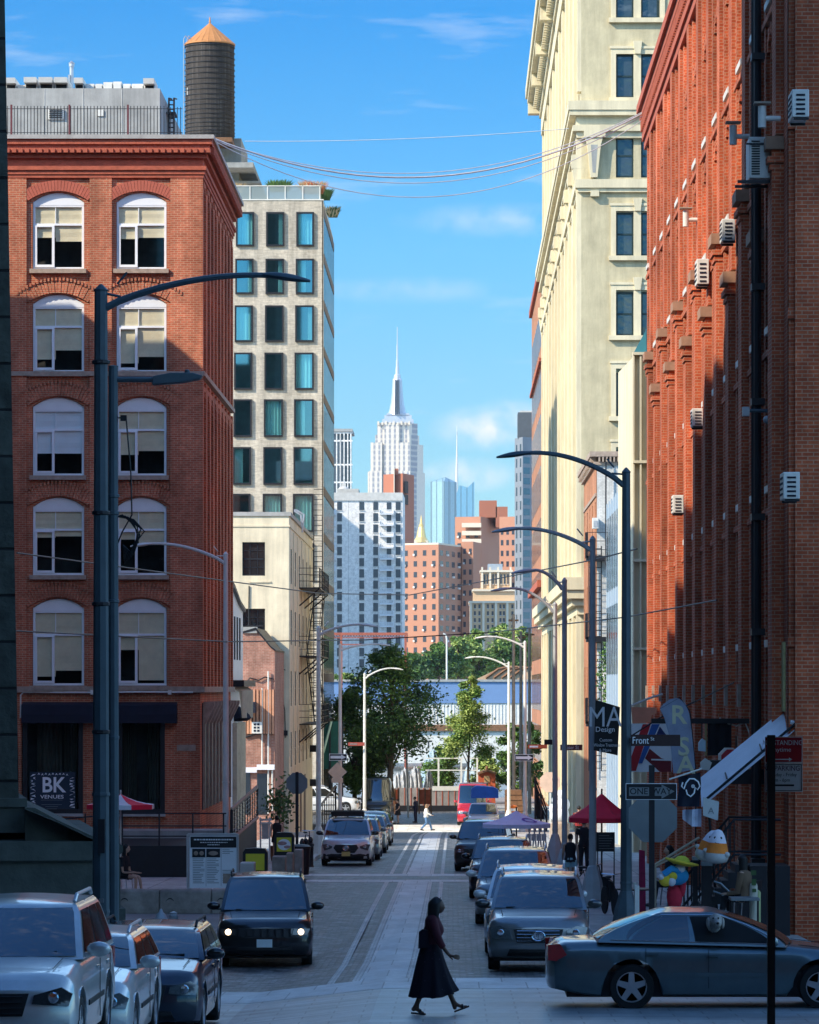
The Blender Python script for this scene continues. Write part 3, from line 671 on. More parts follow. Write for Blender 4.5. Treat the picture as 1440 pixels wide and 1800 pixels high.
for k in range(len(TR)):
 for j in range(4):
  h = th_[k*4+j]; a, b, c, d = h
  wo = tower_window(h, 0).build('window', M['black'], tb)
  MB().poly([(a+.1, YT-.1, c+.1), (b-.1, YT-.1, c+.1), (b-.1, YT-.1, d-.1), (a+.1, YT-.1, d-.1)]).build('pane', M['teal_pane'], wo)
  mode = rc.choice((0, 0, 1, 1, 2, 3))
  if mode in (1, 2, 3):
   f0, f1 = ((0, 1), (.0, .55), (.68, 1))[mode-1]; cu = MB(); n = 16
   cu.rows([[(a+(b-a)*(f0+(f1-f0)*i/n), YT+.16+.045*math.sin(i*2.1+k), z) for i in range(n+1)] for z in (c+.05, d-.05)])
   cu.build('curtain', M['curtain_w'], wo)
mb = MB(); mb.box(tx(326), XT-.1, YT+1.4, YT+1.45, -8, tz(360))
for k, (t, b_) in enumerate(TR): mb.box(tx(326), XT-.1, YT+.21, YT+1.4, tz(b_)-.4, tz(b_)-.02)
mb.build('interior', M['room'], tb)
# glazed street side: floor high glass with dark spandrels
sg_ = MB(); sd_ = MB(); sm_ = MB()
for k in range(12):
 zt = tz(362)-k*3.065; 
 sd_.box(XT-.03, XT+.05, YT+.35, YT+21.5, zt-.55, zt)
 sg_.box(XT-.03, XT+.02, YT+.35, YT+21.5, zt-3.065, zt-.55)
 for i in range(11): sm_.box(XT-.02, XT+.035, YT+.35+i*2.1, YT+.45+i*2.1, zt-3.065, zt-.55)
sg_.build('side_glazing', M['blue_glass'], tb); sd_.each('spandrel', mat('dark brown metal', (.07, .045, .035), .5, .2), tb); sm_.build('mullion', M['pole'], tb)
MB().box(XT-.06, XT+.02, YT, YT+.35, -9, tz(351)).build('corner_pier', M['tan_brick'], tb)
# roof terrace
rt = MB(); rt.box(tx(330), XT-.2, YT+.4, YT+.44, tz(351), tz(325)); rt.box(XT-.24, XT-.2, YT+.44, YT+21, tz(351), tz(325))
s = N('balustrade glass'); s.b.inputs['Base Color'].default_value = (.30, .36, .36, 1); s.set(.08, 0, .8, Alpha=.62); M['balus'] = s.m
rt.build('glass_balustrade', M['balus'], tb)
rt = MB()
for p in (408, 439, 470, 501, 532, 562): rt.box(tx(p)-.03, tx(p)+.03, YT+.36, YT+.46, tz(351), tz(325))
rt.box(tx(330), XT-.15, YT+.36, YT+.46, tz(326), tz(324.5)); rt.box(tx(330), XT+.04, YT-.05, YT+.35, tz(352), tz(350)); rt.build('balustrade_rail', M['acwhite'], tb)
rp = MB(); rp.box(tx(340), tx(450), 256, 266, Z(322, 256), Z(318, 256)); rp.box(X(384, 256), X(446, 254), 253.5, 266, Z(296, 254), Z(287, 254)); rp.box(X(340, 257), X(424, 257), 257, 265, Z(288, 257), Z(243, 257)); rp.box(X(340, 256.4), X(420, 256.4), 256.4, 264, Z(352, 256), Z(294, 256)); rp.build('roof_house', M['concrete'], tb)
rg = MB(); rg.box(X(388, 256.3), X(404, 256.3), 256.3, 256.36, Z(330, 256), Z(300, 256)); rg.build('terrace_door', M['black'], tb)
# water tank
wt_ = thing('water_tank', 'weathered timber rooftop water tank with orange conical roof', 'water tank', (X(369, 255), 255, Z(247, 255)))
s = N('tank staves'); v = s.obj(); sp = s.n('SeparateXYZ'); s.l(v, sp.inputs[0])
ang = s.math('ARCTAN2', sp.outputs[1], sp.outputs[0]); st_ = s.math('FRACT', s.math('MULTIPLY', ang, 9))
cb = s.n('CombineXYZ'); s.l(s.math('MULTIPLY', ang, 9), cb.inputs[0]); s.l(s.math('MULTIPLY', sp.outputs[2], .25), cb.inputs[2])
nz_ = s.noise(cb.outputs[0], 1.0, 4); s.l(s.mix(s.math('GREATER_THAN', st_, .93), s.ramp(nz_, (.3, (.035, .031, .030)), (.6, (.075, .066, .060)), (.8, (.17, .155, .14))), (.02, .016, .014)), s.b.inputs['Base Color']); s.set(.9, 0, .2); M['tank_wood'] = s.m
y = 255; cx_, rr = X(369, y), 43.5*y/F
zb, zt = Z(247, y), Z(79, y)
mb = MB(); mb.lathe((cx_, y, zb), [(rr*.97, 0), (rr, .3), (rr*.985, zt-zb)], 40); mb.build('barrel', M['tank_wood'], wt_, smooth=40)
mb = MB()
for i in range(19):
 h = .3+(zt-zb-.5)*(i/18)**1.18; mb.lathe((cx_, y, zb+h), [(rr+.005, -.022), (rr+.03, -.022), (rr+.03, .022), (rr+.005, .022)], 40)
mb.build('hoops', M['black'], wt_, smooth=40)
mb = MB(); n = 24
mb.lathe((cx_, y, zt), [(rr*1.03, -.06), (rr*1.03, .02), (.05, 38.5*y/F)], n); mb.lathe((cx_, y, zt+37.5*y/F), [(.05, 0), (.07, .1), (.03, .45)], 8)
for i in range(n): t = 2*math.pi*i/n; mb.tube([(cx_+rr*1.03*math.cos(t), y+rr*1.03*math.sin(t), zt+.03), (cx_, y, zt+38.8*y/F)], .02, 4)
mb.build('cone_roof', mat('orange copper sheet', (.50, .22, .075), .6, .1, var=.15, scale=3), wt_)
mb = MB()
for x in (X(324, y), X(330, y)): mb.tube([(x, y-.6, zb), (x, y-.6, zt+.3), (x+.1, y-.4, zt+.55), (x+.35, y-.2, zt+.3)], .03, 6)
for i in range(18): mb.cyl((X(324, y), y-.6, zb+.3+i*.36), (X(330, y), y-.6, zb+.3+i*.36), .02, n=5)
mb.build('ladder', M['steel'], wt_)
MB().box(X(330, y), X(341, y), y-.8, y-.65, Z(170, y), Z(157, y)).build('panel_box', M['acwhite'], wt_)
MB().box(cx_-rr*.95, cx_+rr*.95, y-rr*.95, y+rr*.95, zb-.3, zb).build('platform', M['wood'], wt_)
def tuft(name, label, cat, x, y, z, wdt, h, mats, n=260, spread=.5, group=None):
 r_ = random.Random(name+label); mb = MB()
 for i in range(n):
  bx_ = x+r_.uniform(-wdt, wdt)*.8; by = y+r_.uniform(-.5, .5)*wdt; L = h*r_.uniform(.55, 1.05); dx, dy = r_.uniform(-1, 1)*spread*h+(bx_-x)*.3, r_.uniform(-1, 1)*spread*h*.5; q = .035*r_.uniform(.7, 1.3)*max(1, h)
  a = Vector((bx_, by, z)); t = Vector((bx_+dx, by+dy, z+L)); m_ = (a+t)/2+Vector((-dx*.15, 0, L*.12)); i_ = r_.randrange(len(mats))
  mb.poly([a-Vector((q, 0, 0)), a+Vector((q, 0, 0)), m_+Vector((q, 0, 0)), m_-Vector((q, 0, 0))], i_); mb.poly([m_-Vector((q, 0, 0)), m_+Vector((q, 0, 0)), t], i_)
 o = mb.build(name, mats, recalc=False); return tag(o, label, cat, group)
M['straw'] = mat('dry grass', (.42, .27, .13), .9, var=.3); M['straw2'] = mat('pale dry grass', (.5, .40, .24), .9, var=.3)
tuft('ornamental_grass', 'green ornamental grass clump above the tower terrace balustrade', 'plant', tx(490), 251.4, tz(332), .72, .8, [M['leaf_dark'], M['leaf']], 420)
tuft('ornamental_grass', 'orange dry grass clump at the tower terrace corner', 'plant', tx(548), 251.4, tz(335), .85, .85, [M['straw'], M['straw2'], M['orange_red']], 460)
tuft('ornamental_grass', 'small pale dry grass by the terrace door', 'plant', tx(413), 251.6, tz(334), .45, .7, [M['straw'], M['straw2']], 260)
tuft('ornamental_grass', 'pale tufted grass spilling over the street side of the terrace', 'plant', XT+.25, 262, Z(382, 262), .35, .8, [M['straw2'], M['leaf_dark']], 260)
tuft('ornamental_grass', 'dark green tuft on the street side of the terrace', 'plant', XT+.05, 254, Z(352, 254), .3, .8, [M['leaf_dark']], 220)
# ================================================================ LEFT: cream stucco building with fire escapes
YC = 194.0; cx2 = lambda p: X(p, YC); cz2 = lambda p: Z(p, YC)
XS = cx2(508)
cb_ = thing('cream_stucco_building', 'cream stucco building with black fire escapes on its street side', 'building', (XS-2, YC, g(YC)))
wh_ = [(cx2(426), cx2(466), cz2(1012), cz2(953)), (cx2(426), cx2(466), cz2(1130), cz2(1070))]
PCm = lambda a, z, d: (a, YC+d, z)
mb = MB(); holes_wall(mb, cx2(330), XS, -8.2, cz2(905), wh_, PCm, 0, .3)
Y2 = 226.0
PSd = lambda a, z, d: (XS-d, a, z)
shh = []
for k in range(4):
 zb_ = cz2(1395)+.6+k*3.15
 for i in range(6): shh.append((YC+2.2+i*5.1, YC+3.6+i*5.1, zb_+.7, zb_+2.5))
holes_wall(mb, YC, Y2, -8.4, cz2(905), shh, PSd, 0, .12)
mb.box(cx2(330), XS-.01, Y2-.02, Y2, -8.3, cz2(905)); mb.box(cx2(330), XS-.02, YC+.02, Y2-.03, cz2(912), cz2(906)); mb.build('wall', M['stucco'], cb_)
MB().box(cx2(330), XS+.10, YC-.08, Y2, cz2(907), cz2(900)).build('coping', M['coping'], cb_)
m_ = MB(); m_.box(cx2(330), XS+.05, YC-.05, YC+.0, cz2(926), cz2(923)); m_.box(XS, XS+.05, YC, Y2, cz2(926), cz2(923)); m_.build('string_course', M['stucco'], cb_)
for (a, b, c, d) in wh_:
 fr = MB(); y = YC+.14; f = .07
 for x0, x1, z0, z1 in ((a, a+f, c, d), (b-f, b, c, d), (a, b, c, c+f), (a, b, d-f, d), (a, b, (c+d)/2-.04, (c+d)/2+.04)): fr.box(x0, x1, y, y+.06, z0, z1)
 for i in (1, 2): x = a+(b-a)*i/3; fr.box(x-.018, x+.018, y+.01, y+.05, c, d)
 for q in (.25, .75): fr.box(a, b, y+.01, y+.05, c+(d-c)*q-.018, c+(d-c)*q+.018)
 wo = fr.build('window', M['black'], cb_); MB().poly([(a, y+.04, c), (b, y+.04, c), (b, y+.04, d), (a, y+.04, d)]).build('pane', M['dark_glass'], wo)
m_ = MB(); m_.box(cx2(438), cx2(476), YC-.06, YC, cz2(1024), cz2(1021.5)); m_.build('window_sill', M['stucco'], cb_)
w0 = None
for (a, b, c, d) in shh:
 if w0 is None:
  fr = MB(); fr.box(XS-.08, XS-.03, a, a+.08, c, d); fr.box(XS-.08, XS-.03, b-.08, b, c, d); fr.box(XS-.08, XS-.03, a+.08, b-.08, (c+d)/2-.04, (c+d)/2+.04); w0 = fr.build('window', M['black'], cb_)
  MB().poly([(XS-.06, a, c), (XS-.06, b, c), (XS-.06, b, d), (XS-.06, a, d)]).build('pane', M['dark_glass'], w0); ref = (a, c)
 else: move_copy(w0, (0, a-ref[0], c-ref[1]), cb_)
# pilasters
m_ = MB()
for i in range(7): y = YC+.02+i*5.1; m_.box(XS-.02, XS+.035, y, y+1.0, cz2(1330), cz2(930))
m_.each('pilaster', M['stucco'], cb_)
# fire escape: platforms, rails, stair flights
fe = MB(); ya, yb = 207.0, 221.0; xo = XS+1.1; ZL = [Z(1270, 216), Z(1155, 216), Z(1040, 216)]
for i, z in enumerate(ZL):
 fe.box(XS, xo, ya, yb, z-.06, z); 
 for y in (ya, yb, (ya+yb)/2): fe.tube([(XS, y, z-1.0), (xo, y, z-.05)], .04, 5); fe.box(xo-.03, xo+.03, y-.03, y+.03, z, z+1.05)
 for h in (.35, .7, 1.05): fe.box(xo-.015, xo+.015, ya, yb, z+h-.015, z+h+.015)
 for y in (ya, yb):
  for h in (.35, .7, 1.05): fe.box(XS, xo, y-.015, y+.015, z+h-.015, z+h+.015)
 if i < 2:
  z2 = ZL[i+1]; a, b = (ya+1, yb-1) if i % 2 else (yb-1, ya+1)
  for x in (XS+.35, XS+.95): fe.tube([(x, a, z), (x, b, z2)], .04, 5); fe.tube([(x, a, z+.9), (x, b, z2+.9)], .02, 5)
  for k in range(14): q = (k+.5)/14; y = a+(b-a)*q; fe.box(XS+.35, XS+.95, y-.12, y+.12, z+(z2-z)*q-.02, z+(z2-z)*q+.02)
 for k in range(22): fe.box(xo-.008, xo+.008, ya+k*.7, ya+k*.7+.016, z, z+1.05)
for x in (XS+.25, XS+.75): fe.tube([(x, yb+.5, ZL[0]-.2), (x, yb+.5, ZL[2]+4.5)], .03, 5)
for k in range(46): fe.cyl((XS+.25, yb+.5, ZL[0]+k*.3), (XS+.75, yb+.5, ZL[0]+k*.3), .018, n=4)
fe.build('fire_escape', M['black'], cb_)
# gooseneck stack on the roof, cables, junction box, lamps
m_ = MB(); m_.tube([(cx2(523), 200, Z(935, 200)), (cx2(523)+.1, 200, Z(905, 200)), (cx2(513), 200, Z(897, 200)), (cx2(508), 200, Z(897, 200))], .05, 6); m_.tube([(cx2(523), 200.6, Z(935, 200)), (cx2(520), 200.6, Z(905, 200)), (cx2(508), 200.6, Z(897, 200))], .05, 6); m_.build('roof_pipe', M['steel'], cb_)
m_ = MB(); m_.tube([(cx2(502), YC-.05, cz2(1297)), (cx2(501), YC-.07, cz2(1250)), (cx2(492), YC-.06, cz2(1200)), (cx2(490), YC-.06, cz2(1180)), (cx2(496), YC-.06, cz2(1176)), (cx2(502), YC-.06, cz2(1178))], .022, 5); m_.box(cx2(499), cx2(506), YC-.15, YC, cz2(1293), cz2(1284)); m_.tube([(cx2(438), YC-.05, cz2(1030)), (cx2(437), YC-.05, cz2(1100))], .03, 5); m_.build('wall_cable', M['black'], cb_)
for py in (1310, 1370): MB().box(XS, XS+.5, 222, 222.7, Z(py+12, 222), Z(py, 222)).build('wall_lamp', M['black'], cb_)
m_ = MB()
for y0, y1 in ((203, 205), (208, 209.6), (213, 215.2)): m_.box(XS-.02, XS+.03, y0, y1, g(y0)+.1, g(y0)+3.3)
m_.each('door', mat('brown door paint', (.10, .06, .045), .6), cb_)
# ================================================================ LEFT: pink brick gable house, low white building, shops
YG = 184.0; gx = lambda p: X(p, YG); gz = lambda p: Z(p, YG)
gh = thing('pink_brick_house', 'narrow faded pink brick house with sloping parapet between loft and cream building', 'house', (gx(455), YG, g(YG)))
mb = MB(); mb.prism([(gx(400), -8), (gx(483), -8), (gx(483), gz(1142)), (gx(476), gz(1138)), (gx(450), gz(1107)), (gx(430), gz(1112)), (gx(400), gz(1112))], 'y', YG, 193.9)
mb.build('wall', M['pink_brick'], gh)
mb = MB(); mb.prism([(gx(484.5), gz(1142)), (gx(476.5), gz(1136)), (gx(450), gz(1103)), (gx(427), gz(1110)), (gx(427), gz(1113)), (gx(450), gz(1108)), (gx(476), gz(1139)), (gx(484.5), gz(1145))], 'y', YG-.12, 193.8); mb.build('coping', M['black'], gh)
mb = MB(); mb.box(gx(426), gx(452), YG-.1, YG+.5, gz(1113), gz(1102)); mb.build('chimney_block', M['concrete'], gh)
mb = MB()
for p in (431, 436, 441, 447, 453, 459, 465, 470, 475, 480): mb.box(gx(p)-.05, gx(p)+.05, YG-.16, YG+.01, gz(1290), gz(1212))
mb.each('wall_pipe', mat('terracotta pipe', (.55, .27, .16), .7, var=.2), gh)
mb = MB()
for p, a, b_ in ((472, 1430, 1180), (479, 1425, 1345), (461, 1350, 1210)): mb.tube([(gx(p), YG-.12, gz(a)), (gx(p), YG-.12, gz(b_))], .04, 5)
mb.each('downpipe', M['acwhite'], gh)
mb = MB(); mb.box(gx(432), gx(440), YG-.03, YG+.01, gz(1432), gz(1352)); mb.box(gx(452), gx(470), YG-.03, YG+.01, gz(1432), gz(1360)); mb.each('shopfront', M['dark_glass'], gh)
mb = MB(); mb.box(gx(428), gx(452), YG-.25, YG, gz(1358), gz(1349)); mb.box(gx(452), gx(483), YG-.3, YG, gz(1353), gz(1344)); mb.each('sign_board', M['white_cloth'], gh)
mb = MB(); mb.tube([(gx(430), YG-.08, gz(1203)), (gx(440), YG-.1, gz(1192)), (gx(455), YG-.1, gz(1196)), (gx(466), YG-.1, gz(1190)), (gx(482), YG-.1, gz(1194))], .035, 5); mb.tube([(gx(431), YG-.08, gz(1296)), (gx(450), YG-.1, gz(1290)), (gx(480), YG-.1, gz(1289))], .05, 5); mb.build('cable_bundle', M['black'], gh)
ac = thing('air_conditioner', 'white box air conditioner on pink brick house wall', 'air conditioner', (gx(457), YG-.3, gz(1285)))
mb = MB(); mb.box(gx(444), gx(462), YG-.75, YG-.02, gz(1289), gz(1269)); mb.build('case', M['acwhite'], ac)
mb = MB()
for i in range(2):
 for k in range(3): mb.box(gx(447.5+i*6), gx(451.5+i*6), YG-.765, YG-.75, gz(1286-k*5.6), gz(1282.5-k*5.6))
mb.build('grille', M['navy'], ac)
aw = thing('black_awning', 'small black shop awning box over the narrow pink shop', 'awning', (gx(438), YG-.5, gz(1250)))
mb = MB(); mb.box(gx(424), gx(451), YG-1.2, YG, gz(1253), gz(1234)); mb.build('canopy', M['navy'], aw)
wl_ = thing('low_white_building', 'low white painted building with dark slit windows beside the loft', 'building', (XC-1, 150, g(150)))
mb = MB(); zt = Z(1032, 148); mb.prism([(147.7, -7.5), (156.5, -7.5), (156.5, Z(1076, 156.5)), (153, Z(1062, 153)), (149, Z(1035, 149)), (147.7, zt)], 'x', XC-6, XC-.02); mb.build('wall', M['white'], wl_)
mb = MB()
for y in (150.2, 152.0, 153.8): mb.box(XC-.04, XC+.01, y, y+.55, Z(1160, 152), Z(1085, 152))
mb.each('slit_window', M['dark'], wl_)
mb = MB(); mb.box(XC-.03, XC+.5, 148, 156.6, Z(1207, 152), Z(1196, 152)); mb.prism([(147.7, zt), (149, Z(1035, 149)), (153, Z(1062, 153)), (156.6, Z(1076, 156.5)), (156.6, Z(1070, 156.5)), (153, Z(1056, 153)), (149, Z(1028, 149)), (147.7, zt+.2)], 'x', XC-5, XC+.1); mb.build('eave', M['black'], wl_)
mb = MB(); mb.box(XC-.05, XC+.15, 149.3, 155.6, g(152), Z(1270, 152)); mb.build('roller_shutter', slab_mat('cream roller shutter', (.52, .45, .32), 30, .12, .6, .02), wl_)
mb = MB(); mb.lathe((XC+.1, 150.6, Z(1262, 150.6)), [(.02, .5), (.45, .15), (.55, 0), (.4, -.12), (.02, -.15)], 14); mb.build('barrel_awning', M['navy'], wl_)
mb = MB()
for i in range(5): y = 148.4+i*1.5; mb.tube([(XC+.02, y, Z(1205, y)), (XC+.4, y, Z(1215, y)), (XC+.45, y, Z(1262, y))], [.1, .13, .06], 6)
mb.each('bracket', M['blind'], wl_)
# ================================================================ RIGHT: long red brick warehouse along the pavement
XR_ = 7.2
rbg = thing('red_brick_warehouse', 'long seven storey red brick warehouse with tall piers along the right pavement', 'brick building', (XR_+3, 112, g(112)))
Y0, Y1 = 82.5, 141.5; ZT = 21.6
PR = lambda a, z, d: (XR_+d, a, z)
piers = [84.0+4.45*i for i in range(13)]
piers = [p for p in piers if p < Y1]
FL = [(-6.0, .2), (1.1, 3.5), (4.6, 7.1), (8.2, 10.7), (12.3, 14.7), (15.6, 18.2)]
wh2 = []
for i in range(len(piers)-1):
 c = (piers[i]+piers[i+1])/2
 for k, (a, b) in enumerate(FL):
  if k == 0: continue
  wh2.append((c-.72, c+.72, a, b))
wh2.append((Y1-1.6, Y1-.6, 12.3, 14.7)); wh2.append((Y1-1.6, Y1-.6, 15.6, 18.2))
mb = MB(); holes_wall(mb, Y0, Y1, -7.2, ZT-.3, wh2, PR, 0, .32)
for (a, b, c, d) in wh2: arch_fill(mb, a, b, d-.45, d, PR, 0, .32, 6)
mb.box(XR_+.02, XR_+16, Y0, Y0+.02, -7.2, ZT-.3); mb.box(XR_+.02, XR_+16, Y1-.02, Y1, -7.2, ZT-.3); mb.box(XR_+15.9, XR_+16, Y0, Y1, -7.2, ZT-.3)
mb.build('wall', M['red_brick_side'], rbg)
pm_ = MB(); cap = MB(); mp_ = MB()
for i, y in enumerate(piers):
 for dy in (1.15, 3.3):
  if y+dy+.4 < Y1: mp_.box(XR_-.10, XR_+.02, y+dy-.18, y+dy+.18, -6.9, ZT-1.6)
 for zq_ in (4.0, 7.6, 11.6, 15.2): mp_.box(XR_-.13, XR_-.0, y+.56, min(y+3.9, Y1), zq_-.07, zq_+.08)
 zc = 11.8 if i % 2 == 0 else 10.3
 pm_.box(XR_-.17, XR_+.02, y-.5, y+.5, zc+.35, ZT-1.6)
 pm_.box(XR_-.26, XR_+.02, y-.55, y+.55, -6.9, zc)
 for j, (p, h) in enumerate(((.31, .12), (.36, .14))): pm_.box(XR_-p, XR_+.02, y-.58-j*.05, y+.58+j*.05, zc-.45+j*.16, zc-.45+j*.16+h)
 cap.box(XR_-.40, XR_+.02, y-.66, y+.66, zc, zc+.28)
pm_.each('pier', M['red_brick_side'], rbg, 4)
mp_.each('pilaster_strip', M['red_brick_side'], rbg); ic = MB()
for y in piers[1:]: ic.box(XR_-.34, XR_-.2, y-.40, y-.1, -.45, .10)
ic.each('iron_cap', M['sill'], rbg)
cap.each('pier_cap', mat('worn brownstone cap', (.34, .20, .13), .85, var=.25, scale=4), rbg)
sm = MB(); hm = MB()
for (a, b, c, d) in wh2:
 sm.box(XR_-.14, XR_+.2, a-.10, b+.10, c-.16, c); 
 for q in range(5):
  t = math.pi*(q+.5)/5; hm.box(XR_-.07, XR_+.02, (a+b)/2-.86*math.cos(t)-.15, (a+b)/2-.86*math.cos(t)+.15, d-.32+.42*math.sin(t), d-.02+.42*math.sin(t))
sm.each('window_sill', M['acwhite'], rbg); hm.each('arch_hood', M['red_brick_side'], rbg, 5)
fr = MB(); a, b, c, d = wh2[0]; x0, x1 = XR_+.2, XR_+.26
for p in ((a, a+.08, c, d), (b-.08, b, c, d), (a, b, c, c+.08), (a, b, (c+d)/2-.04, (c+d)/2+.04)): fr.box(x0, x1, *p)
w0 = fr.build('window', M['black'], rbg); MB().poly([(XR_+.23, a, c), (XR_+.23, b, c), (XR_+.23, b, d), (XR_+.23, a, d)]).build('pane', M['dark_glass'], w0)
for (a2, b2, c2, d2) in wh2[1:]: move_copy(w0, (0, a2-a, c2-c), rbg)
co_ = MB()
for p, z0, z1 in ((.18, ZT-1.6, ZT-1.3), (.26, ZT-1.3, ZT-1.0), (.34, ZT-.55, ZT-.3), (.46, ZT-.3, ZT)): co_.box(XR_-p, XR_+.3, Y0-.2, Y1+.1, z0, z1)
for i in range(125): y = Y0+.2+i*.47; co_.box(XR_-.33, XR_, y, y+.22, ZT-1.0, ZT-.55)
co_.build('cornice', M['corbel'], rbg)
MB().box(XR_+.3, XR_+16, Y0, Y1, ZT-.4, ZT-.3).build('roof', M['concrete'], rbg)
# south face (towards the camera) with window bays, at the frame edge
ss = MB()
for x in (7.35, 9.6): ss.box(x, x+.55, Y0-.16, Y0+.01, -6.5, ZT-1.6)
for z in (1.0, 4.5, 8.1, 12.2): ss.box(7.2, 12, Y0-.1, Y0+.01, z-.1, z+.12)
ss.build('south_pier', M['red_brick_side'], rbg)
dp = MB(); dp.tube([(XR_-.36, 86.2, 20.6), (XR_-.36, 86.2, -6)], .09, 8); dp.box(XR_-.55, XR_-.1, 86, 86.5, 20.4, 20.9); dp.tube([(XR_-.42, 86.6, 20.3), (XR_-.42, 86.6, -6)], .05, 6)
for k in range(9): dp.box(XR_-.5, XR_-.2, 86, 86.45, -4+k*2.6, -3.85+k*2.6)
dp.build('downpipe', M['black'], rbg)
sp_ = MB(); sp_.box(XR_-.05, XR_+.02, 83, 84, Z(1250, 84), Z(1130, 84)); 
sp_.build('painted_strip', mat('flaking yellow paint', (.55, .50, .22), .8, var=.3, scale=5), rbg)
# ground floor fronts
gf = MB()
for i in range(len(piers)-1):
 a, b = piers[i]+.85, piers[i+1]-.85
 gf.box(XR_-.02, XR_+.02, a, b, g(a)+.3, -1.6)
gf.each('shopfront', M['dark_glass'], rbg)
gf = MB()
for i in range(len(piers)-1):
 a, b = piers[i]+.85, piers[i+1]-.85
 gf.box(XR_-.1, XR_+.02, a, b, -1.6, -1.2); gf.box(XR_-.1, XR_+.02, (a+b)/2-.06, (a+b)/2+.06, g(a)+.3, -1.6); gf.box(XR_-.12, XR_+.02, a, b, g(a), g(a)+.7)
gf.each('shopfront_frame', M['black'], rbg, 3)
# wall mounted things
def wall_ac(px, py, Y, w_, h_, label, stick=.34):
 x = XR_-.17; z = Z(py, Y); t = thing('air_conditioner', label, 'air conditioner', (x, Y, z-h_/2), 'air conditioners on the red warehouse wall')
 MB().box(x-stick, x, Y-w_/2, Y+w_/2, z-h_/2, z+h_/2).build('case', M['acwhite'], t, bevel=.02)
 m_ = MB()
 for i in range(5): m_.box(x-stick+.08, x-stick+.26, Y-w_/2-.015, Y-w_/2, z-h_*.42+i*h_*.17, z-h_*.42+i*h_*.17+h_*.07)
 for i in range(4): m_.box(x-stick-.012, x-stick, Y-w_/2+.08, Y+w_/2-.08, z-h_*.35+i*h_*.2, z-h_*.35+i*h_*.2+h_*.08)
 m_.build('grille', M['navy'], t)
 m_ = MB(); m_.box(x-stick*.9, x, Y-w_/2+.05, Y-w_/2+.1, z-h_/2-.05, z-h_/2); m_.box(x-stick*.9, x, Y+w_/2-.1, Y+w_/2-.05, z-h_/2-.05, z-h_/2); m_.build('bracket', M['black'], t)
 return t
def yb(px, off=.5): return (XR_-off)*F/(px-CX)
wall_ac(1270, 407, yb(1268), .8, .55, 'white window unit just above the row of pier caps, highest of the sunlit three')
wall_ac(1224, 480, yb(1224), .9, .7, 'white window unit beside the sunlit pier caps, left of the highest one')
wall_ac(1180, 887, yb(1182), .8, .55, 'small white window unit low on the far sunlit piers')
wall_ac(1214, 735, yb(1216), .8, .5, 'white window unit halfway up the sunlit far piers')
wall_ac(1374, 855, yb(1375), .8, .55, 'pale window unit on the shaded wall by the black downpipe')
wall_ac(1388, 187, yb(1390), .9, .55, 'white window unit with blue grille high on the shaded wall at the right edge')
y = yb(1316, .7); zc_ = Z(283, y)
t = thing('condenser_unit', 'large grey condenser with slotted side on a wall bracket', 'condenser', (XR_-.6, y, zc_-.6))
x = XR_-.17; MB().box(x-.55, x-.06, y-.5, y+.5, Z(318, y), Z(246, y)).build('case', M['acwhite'], t, bevel=.02)
m_ = MB()
for i in range(14): m_.box(x-.50, x-.32, y-.52, y-.5, Z(312-i*4.4, y), Z(310-i*4.4, y))
m_.build('louvre', M['dark'], t)
m_ = MB(); zz = Z(321, y); m_.box(x-.8, x, y-.45, y-.38, zz-.06, zz); m_.box(x-.8, x, y+.38, y+.45, zz-.06, zz); m_.box(x-.62, x+.02, y-.53, y-.5, Z(260, y), Z(257, y)); m_.build('bracket', M['black'], t)
for px_, py_, lab in ((1340, 204, 'white tee flue nearest the downpipe, high on the red wall'), (1289, 236, 'white tee flue above the large condenser'), (1206, 383, 'white tee flue on the far sunlit wall')):
 y = yb(px_); z = Z(py_, y); t = thing('wall_flue', lab, 'flue', (XR_-.2, y, z), 'tee flues on the red warehouse wall')
 m_ = MB(); m_.cyl((XR_-.5, y, z-.25), (XR_-.5, y, z+.22), .09); m_.cyl((XR_-.5, y, z-.05), (XR_-.1, y, z-.05), .06); m_.build('pipe', M['acwhite'], t, smooth=40); MB().box(XR_-.68, XR_-.32, y-.17, y+.17, z+.26, z+.30).build('cap', M['sill'], t)
y = yb(1325); z = Z(722, y)
t = thing('flood_light', 'grey flood light on a horizontal bracket on the shaded red wall', 'light', (XR_-.3, y, z))
MB().cyl((XR_-.6, y, z), (XR_, y, z), .04).build('bracket', M['pole'], t); m_ = MB(); m_.box(XR_-.75, XR_-.6, y-.15, y+.15, z-.12, z+.08); m_.ell((XR_-.2, y, z-.2), .09, .12, .09); m_.build('lamp', M['pole_light'], t)
# ================================================================ RIGHT: grey panel building, slate terrace, small brick house
gb = thing('grey_panel_building', 'modern building with grey panel side and glazed mullioned front beyond the red warehouse', 'building', (XR_+3, 160, g(160)))
YP_ = 154.0; qx = lambda p: X(p, YP_); qz = lambda p: Z(p, YP_)
mb = MB(); mb.prism([(YP_, -8), (168, -8), (168, Z(655, 168)), (YP_+1.5, qz(625)), (YP_, qz(622))], 'x', XR_, XR_+1.0); mb.box(XR_+.01, XR_+9, YP_+.5, 168, -8, qz(640)); mb.build('wall', M['beige_smooth'], gb)
mb = MB(); mb.box(qx(1113), XR_+8, YP_+.28, YP_+.35, -8, qz(622)); mb.build('panel', mat('taupe panel', (.20, .17, .145), .6, var=.08), gb)
mb = MB()
for p in (1113.5, 1126, 1139, 1152, 1165): mb.box(qx(p)-.035, qx(p)+.035, YP_-.25, YP_+.28, -8, qz(622))
for p in (622, 812, 985, 1140): mb.box(qx(1112), XR_+8, YP_-.3, YP_+.27, qz(p)-.06, qz(p)+.05)
mb.each('mullion', M['beige_smooth'], gb)
